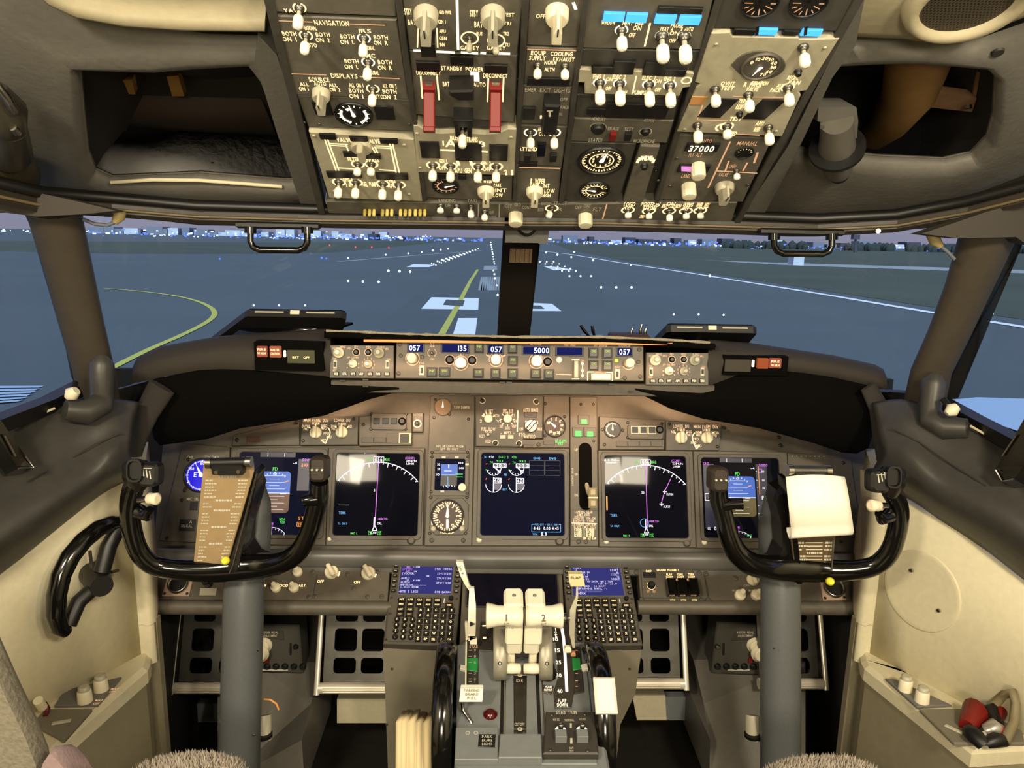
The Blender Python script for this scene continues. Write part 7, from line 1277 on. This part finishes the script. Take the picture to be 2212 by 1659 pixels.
# speaker
w=W('ceiling_speaker','round perforated dark speaker grille in a cream ring at the top right corner','speaker',OC.w(2085,-22,.02)); M_=Matrix(((OC.U.x,OC.V.x,OC.N.x,0),(OC.U.y,OC.V.y,OC.N.y,0),(OC.U.z,OC.V.z,OC.N.z,0),(0,0,0,1)))
b=MB(); b.M=M_; b.use(ceilb).loft([[(r*math.cos(2*math.pi*i/40),r*.86*math.sin(2*math.pi*i/40),z) for i in range(40)] for r,z in ((.064,-.012),(.062,.0),(.056,.006),(.048,.004),(.046,-.004))],caps=False); w.part('ring',b)
b=MB(); b.M=M_; b.use(mat('grille_brown',(72,64,50),.6,.3)).flat(circ(.047,32,ry=.041),-.003); b.use(blk)
for i in range(-11,12):
    for j in range(-10,11):
        x,y=i*.0038+(j%2)*.0019,j*.0037
        if (x/.045)**2+(y/.039)**2<1: b.flat([(x+.0011*math.cos(a),y+.0011*math.sin(a)) for a in [0,1.05,2.1,3.14,4.2,5.24]],-.0026)
w.part('grille',b)
# things inside the left opening
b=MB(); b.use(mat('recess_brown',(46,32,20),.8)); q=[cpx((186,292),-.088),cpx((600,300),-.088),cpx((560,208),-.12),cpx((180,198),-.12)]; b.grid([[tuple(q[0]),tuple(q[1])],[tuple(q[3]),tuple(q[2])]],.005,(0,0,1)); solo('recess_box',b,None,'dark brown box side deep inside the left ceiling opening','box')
b=MB(); b.use(mat('duct_yellow',(150,112,52),.7,var=.15)); q=[cpx((215,178),-.085),cpx((285,172),-.085),cpx((292,204),-.095),cpx((240,202),-.095)]; b.loft([[tuple(p) for p in q],[tuple(p+V((0,.01,.01))) for p in q]],sm=False); solo('insulation_pad',b,None,'wider yellowish insulation patch inside the left ceiling opening','insulation'); b=MB(); b.use(MT['duct_yellow']); q=[cpx((360,165),-.085),cpx((385,163),-.085),cpx((398,208),-.095),cpx((372,208),-.095)]; b.loft([[tuple(p) for p in q],[tuple(p+V((0,.01,.01))) for p in q]],sm=False); solo('insulation_pad',b,None,'narrow yellowish insulation strip inside the left ceiling opening','insulation')
b=MB(); b.use(mat('duct_ochre',(112,82,38),.6,var=.1)); b.tube([cpx((2000,70),-.05),cpx((1965,200),-.06),cpx((1925,262),-.075),cpx((1890,290),-.10)],[.042,.036,.028,.024],18); solo('air_duct',b,None,'ochre air duct curving inside the right ceiling opening','duct')
b=MB(); b.use(mat('bracket_pinkish',(128,96,70),.6,var=.15)); q=[cpx((2016,200),-.04),cpx((2110,212),-.04),cpx((2100,242),-.045),cpx((2008,232),-.045)]; b.loft([[tuple(p) for p in q],[tuple(p+V((0,.01,.012))) for p in q]],sm=False); q=[cpx((2112,155),-.04),cpx((2144,165),-.04),cpx((2126,232),-.045),cpx((2100,212),-.045)]; b.loft([[tuple(p) for p in q],[tuple(p+V((0,.01,.012))) for p in q]],sm=False); b.use(steel); c=cpx((2092,228),-.036); b.M=T3(c); b.lathe([(.005,-.004),(.004,.001)],10); solo('ceiling_bracket',b,None,'pinkish metal bracket with bolt inside the right ceiling opening','bracket')
w=W('reading_lamp','grey swivel lamp fitting hanging in the right ceiling opening','lamp',cpx((1808,240),-.01))
b=w.mb(); b.use(mat('lamp_grey',(112,110,104),.4)); F_=[cpx(p,.012) for p in ((1768,232),(1850,232),(1854,262),(1850,308),(1830,300),(1822,268),(1782,266),(1766,262))]; b.loft([[tuple(p) for p in F_],[tuple(p+V((0,.05,.02))) for p in F_]],sm=False); w.part('bracket',b)
b=w.mb(); b.use(mat('lamp_housing',(86,82,74),.4)); A=cpx((1808,262),.015); B=cpx((1808,330),.02); b.tube([A,A.lerp(B,.5),B,cpx((1810,365),.015)],[.020,.022,.025,.020],20); w.part('lamp_housing',b)
b=w.mb(); b.use(blk); C_=cpx((1808,318),.02); d=(B-A).normalized(); b.tube([C_,C_+d*.006],.036,24); b.tube([cpx((1810,338),.016),cpx((1812,378),.012)],[.024,.014],20); w.part('flange',b)
b=w.mb(); b.use(steel); b.tube([cpx((1776,275),.02),cpx((1780,300),.02)],.003,8); w.part('clip',b)
# dome fitting at far left
w=W('gooseneck_lamp','dark metal swivel lamp at the top left edge of view','lamp',OC.w(20,230,.03))
b=w.mb(); b.use(mat('lamp_dark_metal',(80,76,66),.3,.6)); b.tube([OC.w(-10,120,.05),OC.w(20,150,.06),OC.w(38,190,.06)],[.022,.03,.02],16); w.part('joint',b)
b=w.mb(); b.use(MT['lamp_dark_metal']); b.tube([OC.w(34,180,.06),OC.w(36,240,.06),OC.w(30,270,.05)],[.022,.028,.022],18); w.part('shade',b); b=w.mb(); b.use(mat('lamp_brown',(66,58,42),.5)); b.tube([OC.w(30,262,.05),OC.w(32,320,.04),OC.w(28,352,.03)],[.024,.038,.024],18); w.part('base',b)
b=w.mb(); b.use(steel); b.tube([OC.w(54,150,.08),OC.w(66,164,.08)],.005,8); b.tube([OC.w(10,78,.06),OC.w(40,100,.07),OC.w(54,130,.07)],.005,8); w.part('screw',b)
for i,(x,y) in enumerate(((1802,112),(2155,108))): b=MB(); b.use(pbk); c=OC.w(x,y,.004); b.M=T3(c)@M_; b.lathe([(.007,-.002),(.006,.001)],12); solo('ceiling_fastener',b,None,'dark round fastener at the %s upper corner of the right ceiling opening'%('left','right')[i],'fastener')
# outer shell so no daylight leaks in
b=MB(); b.use(mat('shell_dark',(60,54,44),.8)); 
boxw(b,-1.05,1.05,-1.5,1.28,1.82,1.86); 
G_=[[(-1.05,.55,1.83),(1.05,.55,1.83)],[(-1.05,1.30,1.335),(1.05,1.30,1.335)]]; b.grid(G_,.02,(0,.2,1)); struct('ceiling',b)
b=MB(); b.use(beige); boxw(b,-1.05,1.05,-1.5,-1.46,0,1.85); struct('wall_back',b)
for s in (-1,1):
    b=MB(); b.use(beige); x=s*1.03; boxw(b,x-.02,x+.02,-1.5,.62,0,1.85); b.use(mat('shell_dark',(60,54,44),.8)); boxw(b,x-.02,x+.02,.62,2.0,0,.64); boxw(b,x-.02,x+.02,.62,1.3,1.28,1.85)
    struct('wall_%s'%('rear_left' if s<0 else 'rear_right'),b)
b=MB(); b.use(blk); boxw(b,-.9,.9,1.74,1.95,.80,.84); struct('wall_nose',b)
# ================================================================ SEATS (sheepskin edges) AND LEFT ARM REST
def fleece(name,label,P,Y,m):
    w=W(name,label,'seat cover',at(*P[len(P)//2],Y=Y)); b=w.mb(); b.use(m); random.seed(4)
    G_=[]; n=len(P); PP_=[]
    for i in range(n-1):
        for k in range(6): t=k/6; PP_.append((P[i][0]*(1-t)+P[i+1][0]*t,P[i][1]*(1-t)+P[i+1][1]*t))
    PP_.append(P[-1])
    for j in range(9):
        t=j/8; row=[]
        for x,y in PP_: c=at(x,y,Y=Y); row.append((c.x,c.y+.05-.30*t+random.uniform(-.002,.002),c.z-.012-.015*math.cos(t*3)*0-.05*(1-min(1,t*4))**2+random.uniform(-.002,.002)-.01*t))
        G_.append(row)
    b.grid(G_,.05,(0,0,-1)); w.part('pad',b)
    b=w.mb(); b.use(m)
    for k in range(2600):
        x=random.uniform(P[0][0]+8,P[-1][0]-8); y=interp(P,x); c=at(x,y,Y=Y); t=random.random()**1.5; p=V((c.x,c.y+.05-.10*t,c.z-.014-.05*(1-min(1,t*1.4))**2)); d=V((random.uniform(-.5,.5),random.uniform(-.4,.3),1)).normalized()*random.uniform(.006,.013); r=.0011; q=V((r,0,0))
        b.add([tuple(p-q),tuple(p+q),tuple(p+d)],[(0,1,2)])
    o=w.part('fleece',b); o['kind']='stuff'
interp_=interp
flm=mat('sheepskin_grey',(182,171,156),.95,var=.1,scale=30)
fleece('seat_cushion','grey sheepskin seat edge in front of the left column, bottom of picture',[(272,1668),(300,1636),(345,1620),(400,1612),(450,1614),(500,1628),(532,1668)],.93,flm)
fleece('seat_cushion','grey sheepskin seat edge in front of the right column, bottom of picture',[(1655,1674),(1685,1640),(1730,1625),(1790,1621),(1840,1621),(1885,1637),(1915,1674)],.93,flm)
w=W('seat_side_bolster','coarse grey fabric covered seat side at the lower left corner','seat part',at(60,1659,Y=.85)); b=w.mb(); b.use(mat('coarse_fabric',(128,122,106),.9,bump=1.,scale=160,var=.15)); P=[(-220,1180),(-20,1345),(40,1480),(85,1575),(108,1635),(112,1720),(-220,1800)]; F_=[at(x,y,Y=.80) for x,y in P]; c=sum(F_,V())/len(F_); b.loft([[tuple(c+(p-c)*.93+V((0,-.02,0))) for p in F_],[tuple(p) for p in F_],[tuple(p+V((-.02,.03,-.01))) for p in F_]]); w.part('padded_side',b)
b=MB(); b.use(mat('mauve_fabric',(150,128,128),.9,bump=.4,scale=200)); G_=[]
P=[(92,1668),(104,1632),(118,1612),(132,1620),(150,1640),(168,1668)]; F_=[at(x,y,Y=.76) for x,y in P]; c=sum(F_,V())/len(F_); b.loft([[tuple(c+(p-c)*.9+V((0,-.012,0))) for p in F_],[tuple(p) for p in F_],[tuple(p+V((0,.03,-.02))) for p in F_]]); solo('seat_belt_pad',b,None,'pointed mauve fabric pad poking up at the lower left','pad')
# ================================================================ OUTSIDE: AIRFIELD
ZG=-3.3
def gp(x,y,dz=0): p=at(x,y,Z=ZG+dz); return p
def gpoly(b,P,dz,): F_=[gp(x,y,dz) for x,y in P]; b.add([tuple(p) for p in F_],[tuple(range(len(F_)))])
b=MB(); b.use(mat('asphalt_bluegrey',(78,90,96),.9,var=.06,scale=.08)); N=24
b.add([(-2500,-60,ZG),(2500,-60,ZG),(2500,3500,ZG),(-2500,3500,ZG)],[(0,1,2,3)]); o=struct('ground_apron',b)
def groundthing(name,label,cat,polys,m,dz=.02,group=None):
    b=MB(); b.use(m); [gpoly(b,P,dz) for P in polys]; return solo(name,b,None,label,cat,group)
grass=mat('grass_dark',(64,76,64),.95,var=.15,scale=.05)
groundthing('grass_field','dark green grass strip beyond the runway on the left','grass',[[(-300,519),(300,522),(600,524),(1000,519),(900,528),(720,545),(560,548),(300,548),(0,542),(-300,540)]],grass)['kind']='stuff'
groundthing('grass_field','dark green grass area right of the runway edge line','grass',[[(1190,524),(1500,535),(1900,540),(2212,547),(2600,560),(2600,745),(2212,690),(1990,660),(1600,600),(1350,563),(1230,540)]],grass)['kind']='stuff'
mk=mat('marking_white',(232,242,250),.8); mky=mat('marking_yellow',(190,190,90),.8); mkd=mat('asphalt_dark_patch',(76,86,92),.9); mkf=mat('marking_worn',(150,158,164),.8)
groundthing('runway_aiming_marker','white aiming marker block with a dark centre left of the yellow line','marking',[[(910,667),(932,642),(1034,644),(1033,669)]],mk)
groundthing('runway_marker_centre','dark rectangle inside the left white aiming marker','marking',[[(957,658),(964,647),(1004,649),(1000,661)]],mkd,.04)
groundthing('runway_aiming_marker','white aiming marker block partly hidden behind the centre post','marking',[[(1095,671),(1092,652),(1192,656),(1213,672)]],mk)
groundthing('runway_marker_centre','dark rectangle inside the marker right of the centre post','marking',[[(1120,666),(1118,659),(1168,660),(1176,667)]],mkd,.04)
groundthing('runway_centre_stripe','bright white stripe nearest the glareshield, left of centre post','marking',[[(990,687),(1031,687),(1022,760),(966,760)]],mk)
b=MB(); b.use(mkf)
for i in range(9): x=1039+4.7*i; gpoly(b,[(x,598),(x+3.2,598),(x+2.3-.2*i+.0,627),(x-1.6-.3*i*.0-(4.5-i*.5),627)],.02)
solo('runway_threshold_bars',b,None,'block of striped threshold bars ahead, left of the centre post','marking')
groundthing('runway_centre_stripe','faint pale stripe further out above the threshold bars','marking',[[(1046,574),(1073,574),(1074,583),(1044,583)]],mkf)
groundthing('runway_touchdown_mark','small pale touchdown block left of the far centreline','marking',[[(878,577),(892,571),(940,572),(927,577)]],mk)
groundthing('runway_touchdown_mark','small pale touchdown block right of the centre post','marking',[[(1172,574),(1206,577),(1240,583),(1196,584)]],mk)
def gl(P,w,m,dz=.03):  # ground stripes with true width following pixel path
    b=MB(); b.use(m); Q=[gp(x,y,dz) for x,y in P]; vs=[];n=len(Q)
    for i in range(n):
        a=Q[max(i-1,0)]; c=Q[min(i+1,n-1)]; d=(c-a); d.z=0; d.normalize(); nn=V((-d.y,d.x,0))*w/2; vs+= [tuple(Q[i]+nn),tuple(Q[i]-nn)]
    b.add(vs,[(2*i,2*i+1,2*i+3,2*i+2) for i in range(n-1)]); return b
solo('taxi_line',gl([(942,742),(955,720),(986,665),(1004,630),(1017,605),(1024,595),(1032,582)],.35,mky),None,'straight yellow taxi line running towards the far runway','marking')
Pc=[(40,902),(110,862),(180,826),(250,790),(320,755),(382,728),(430,705),(458,687),(463,674),(452,662),(425,650),(385,640),(330,632),(270,626),(215,622)]
Pd=[]
for i in range(len(Pc)-1):
    p0,p1,p2,p3=[V((*Pc[max(0,min(len(Pc)-1,i+k))],0)) for k in(-1,0,1,2)]
    for t in (0,.25,.5,.75): q=.5*((2*p1)+(p2-p0)*t+(2*p0-5*p1+4*p2-p3)*t*t+(-p0+3*p1-3*p2+p3)*t**3); Pd.append((q.x,q.y))
solo('taxi_line',gl(Pd,.30,mky),None,'curved yellow taxi line bending round in front of the left window','marking')
solo('runway_edge_line',gl([(1170,542),(1230,549),(1350,569),(1500,591),(1600,607),(1800,639),(1990,671),(2212,706),(2500,752)],.85,mk),None,'long pale edge line sweeping to the right window','marking')
solo('runway_edge_line',gl([(730,565),(880,553),(1040,541)],1.2,mkf),None,'short pale edge line left of the distant runway lights','marking')
groundthing('taxiway_strip','thin pale taxiway strip across the grass on the right','marking',[[(1520,562),(1700,568),(2080,579),(2400,590),(2400,597),(2080,586),(1700,573)]],mkf,.05)
b=MB(); b.use(mat('marking_bluish',(160,185,215),.8)); 
for i in range(6): gpoly(b,[(-200,834+9*i),(96-9*i,833+6*i),(84-9*i,837+6*i),(-200,840+9*i)],.02+.004*i)
solo('hatched_marking',b,None,'pale hatched ground marking seen low in the left side window','marking')
b=MB(); b.use(MT['marking_bluish'])
for i in range(9): gpoly(b,[(2028+9*i,866+4*i),(2110+9*i,858+5.5*i),(2600,872+22*i),(2600,889+22*i)],.02+.004*i)
solo('hatched_marking',b,None,'broad pale hatched ground marking low in the right side window','marking')
groundthing('runway_surface','dark runway surface narrowing to the far horizon','runway',[[(740,760),(1036,532),(1086,532),(1200,560),(1290,585),(1330,760)]],mat('runway_dark',(76,88,94),.9,var=.05,scale=.1),.01)
# lights
LM={}
def lmesh(c,r):
    k=(c,round(r,3))
    if k not in LM:
        m=MB(); m.use({'w':glow('airfield_white',(225,240,255),3.),'b':glow('airfield_blue',(60,90,255),3.),'r':glow('airfield_red',(255,60,50),2.)}[c]); m.lathe([(r*.3,-r),(r,-r*.3),(r,r*.3),(r*.3,r)],8); LM[k]=m.mesh('airfield_light')
    return LM[k]
def lt(x,y,px,c,label,group):
    p=gp(x,y+px*.3,.0); d=(p-CAM).length; r=px*d/1600/2
    r=min([.01*1.35**i for i in range(60)],key=lambda q:abs(q-r)); o=obj('runway_light',lmesh(c,r),M=T3((p.x,p.y,ZG+r))); tag(o,label,'light',group)
for lab,P in (('row of three white lights left of the runway, upper row',[(839,586),(863,587),(886,588)]),('row of three white lights left of the runway, middle row',[(752,608),(784,609),(818,610)]),('three white lights just above the left tablet',[(548,660),(603,660),(659,660)]),('row of three white lights right of the centre post',[(1230,597),(1254,597),(1277,597)]),('row of three white lights right of centre, lower row',[(1298,622),(1331,622),(1364,622)]),('three white lights above the right tablet',[(1455,680),(1509,680),(1563,681)])):
    for x,y in P: lt(x,y,4.5,'w',lab,lab)
for P,lab,c,s_ in (([(1060,524+5.2*i) for i in range(10)],'white centreline lights ahead','w',3),([(1066,585),(1068,593),(1069,602),(1073,617),(1075,638)],'nearest white centreline lights','w',4),([(752,558),(833,551),(882,548),(911,545),(935,542),(952,540),(968,538)],'white edge lights on the left of the runway','w',3.6),([(1180,546),(1204,551),(1234,556),(1281,563),(1362,573),(1533,597),(2143,679),(1240,545)],'white edge lights along the right edge line','w',4.2),([(475,560),(695,558),(705,559)],'blue taxi lights on the left','b',4),([(712,530),(768,535),(803,535),(840,536)],'red lights beyond the runway on the left','r',3.4)):
    for i,(x,y) in enumerate(P): lt(x+(i*.9 if 'ahead' in lab else 0),y,s_,c,lab,lab)
for i in range(14):
    t=i/13; x=938+96*t**.8; y=571-33*t**.8
    for k in (-1,0,1): lt(x+k*4.5*(1-t)-1,y+k*1.8*(1-t),3.2-.8*t,'w','white touchdown zone lights converging left of the horizon gap','touchdown zone lights left')
for i in range(5):
    for k in (0,1,2): lt(1166+i*6+k*15+6*i,566+5*i-(k*0),3,'w','white touchdown zone lights right of the centre post','touchdown zone lights right')
random.seed(11)
def stuff(name,label,cat,c,rows,n,pr):
    m=MB(); m.use(c)
    for k in range(n):
        x0,x1,yf,sp=random.choice(rows); x=random.uniform(x0,x1); y=yf(x)+random.gauss(0,sp); d=random.uniform(500,800); r=ray(x,y); p=CAM+r*(d/r.y); q=random.uniform(*pr)*d/1600/2; m.box(p.x,p.y,p.z,2*q*random.choice((1,1,2.5)),q,2*q)
    o=solo(name,m,None,label,cat); o['kind']='stuff'; return o
hor=lambda x:511+(x-1064)*.0192
stuff('city_lights','blanket of tiny blue lights along the horizon','city lights',glow('city_blue',(80,110,255),2.2),[(120,1040,lambda x:hor(x)+9,3.2),(500,1040,lambda x:hor(x)+9,2.4),(1165,1700,lambda x:hor(x)+9,3),(1600,2212,lambda x:hor(x)+14,5)],520,(1.5,3.2))
stuff('city_lights','scattered white and cyan lights along the horizon','city lights',glow('city_white',(200,225,255),2.2),[(0,1000,lambda x:hor(x)+8,4),(1165,2212,lambda x:hor(x)+10,4)],260,(1.4,3.4))
def block(x0,x1,y0,y1,d,m,label,name='building',cat='building',group=None):
    r0,r1=ray(x0,y1),ray(x1,y0); A=CAM+r0*(d/r0.y); B=CAM+r1*(d/r1.y); mm=MB(); mm.use(m); mm.box((A.x+B.x)/2,d+(1.5 if d<200 else 10),(min(A.z,ZG)+B.z)/2,B.x-A.x,3 if d<200 else 20,B.z-min(A.z,ZG)); return solo(name,mm,None,label,cat,group)
bw=mat('building_pale',(190,200,215),.8,var=.2,scale=.05); bd=mat('building_dark',(62,68,88),.8); bm=mat('building_mid',(120,130,150),.8)
for x0,x1,y0,y1,l in ((795,813,506,526,'dark square tower block left of centre'),(853,871,512,526,'second dark block right of the square tower'),(985,1020,522,532,'low dark block near the runway end')): block(x0,x1,y0,y1,600,bd,l)
for i in range(26): x=190+25*i+random.uniform(-8,8); wd=random.uniform(12,34); hh=random.uniform(6,15); block(x,x+wd,hor(x)+4-hh+4,hor(x)+9,850+i,random.choice((bw,bw,bm)),'pale low city buildings along the left horizon','city_building','building','pale city buildings left')
for i in range(30): x=1175+34*i+random.uniform(-10,10); wd=random.uniform(10,34); hh=random.uniform(4,13); block(x,x+wd,hor(x)+4-hh+4,hor(x)+10,850+i,random.choice((bm,bd,bw)),'low hazy city buildings along the right horizon','city_building','building','hazy city buildings right')
block(1714,1738,552,569,150,bw,'small pale cabin on the grass seen under the right grab handle','cabin')
m=MB(); m.use(bd); P_=[CAM+ray(1848,545)*(400/ray(1848,545).y),CAM+ray(1848,512)*(400/ray(1848,512).y)]; m.tube([P_[0],P_[1]],[1.2,.6],6); m.box(P_[1].x,P_[1].y,P_[1].z,3.4,3.4,2.4); solo('radar_mast',m,None,'thin dark mast on the right horizon','mast')
for k,(x0,x1) in enumerate(((1560,1640),(1650,1740),(1820,1930),(1960,2070),(2100,2230))):
    m=MB(); m.use(mat('tree_line_dark',(52,62,62),.95))
    for i in range(40): x=random.uniform(x0,x1); y=hor(x)+random.uniform(5,11); d=500+random.uniform(0,60); p=CAM+ray(x,y)*(d/ray(x,y).y); r=random.uniform(1.5,3.2); m.lathe([(r*.5,-r),(r,-r*.2),(r*.8,r*.5),(r*.2,r)],7) if 0 else m.loft([[(p.x+q*math.cos(a),p.y+q*math.sin(a),p.z+zz) for a in [2*math.pi*j/7 for j in range(7)]] for q,zz in ((r*.6,-r*1.6),(r,-r*.3),(r*.8,r*.4),(r*.2,r))])
    solo('tree_clump',m,None,'dark clump of trees on the right horizon','trees','tree clumps on the right horizon')['kind']='stuff'
# ================================================================ WORLD AND LIGHTS
wd=bpy.data.worlds.new('dusk'); sc.world=wd; wd.use_nodes=True; nt=wd.node_tree; bg=nt.nodes['Background']; tc=nt.nodes.new('ShaderNodeTexCoord'); sp=nt.nodes.new('ShaderNodeSeparateXYZ'); cr=nt.nodes.new('ShaderNodeValToRGB'); nt.links.new(tc.outputs['Generated'],sp.inputs[0]); nt.links.new(sp.outputs['Z'],cr.inputs[0]); nt.links.new(cr.outputs[0],bg.inputs[0])
e=cr.color_ramp.elements; e[0].position=0.0; e[0].color=(*lin((144,141,164)),1); e[1].position=.3; e[1].color=(*lin((150,160,205)),1); k=cr.color_ramp.elements.new(.04); k.color=(*lin((148,152,182)),1); bg.inputs[1].default_value=1.
def light(kind,name,loc,tgt,E,col,size=.2,sy=None,spot=None,sh=None):
    L=bpy.data.lights.new(name,kind); L.energy=E; L.color=col
    if kind=='AREA': L.size=size; 
    if kind=='AREA' and sy: L.shape='RECTANGLE'; L.size_y=sy
    if kind=='SPOT': L.spot_size=math.radians(spot); L.spot_blend=.6; L.shadow_soft_size=size
    if kind=='POINT': L.shadow_soft_size=size
    if kind=='SUN': L.angle=.05
    o=bpy.data.objects.new(name,L); COL.objects.link(o); o.location=loc; o.rotation_euler=(V(tgt)-V(loc)).to_track_quat('-Z','Y').to_euler(); return o
light('SUN','dusk_sky_glow',(0,-10,10),(0,4,0),3.5,(.77,.94,.99))
WARM=(1.,.87,.65)
light('AREA','dome_light_left',(-.74,-.40,1.70),(-.1,1.2,.8),12,WARM,.16,.12); light('AREA','dome_light_right',(.52,-.40,1.70),(.1,1.2,.8),12,WARM,.16,.12)
light('AREA','aft_fill_light',(0,-1.1,1.25),(0,1.2,1.25),23,WARM,.4)  # unseen fill lamp added to brighten the overhead panel from behind
light('AREA','map_light_left',(-.60,-.1,1.55),(-.7,1.15,.5),7,WARM,.12)
light('AREA','map_light_right',(.60,-.1,1.55),(.65,1.15,.6),8,WARM,.12)
# glareshield flood lamps wash the upper edge of the panel
for x,E in ((-.34,.42),(-.2,.32),(.06,.18),(.20,.36),(.34,.38)): light('AREA','panel_flood_lamp',(x,1.39,.905),(x*1.02,1.53,.84),E,(1.,.60,.33),.06,.012)
for x in (-.2,0,.2): light('AREA','strip_lamp_light',(x,1.305,.975),(x,1.34,.93),.05,(1.,.6,.32),.18,.006)
sc.view_settings.view_transform='Standard'; sc.view_settings.look='None'; sc.view_settings.exposure=0; sc.view_settings.gamma=1
sc.cycles.use_denoising=True; sc.cycles.use_adaptive_sampling=True; sc.cycles.adaptive_threshold=.02; sc.cycles.max_bounces=6; sc.cycles.transparent_max_bounces=8; sc.cycles.sample_clamp_indirect=4; sc.cycles.caustics_reflective=False; sc.cycles.caustics_refractive=False
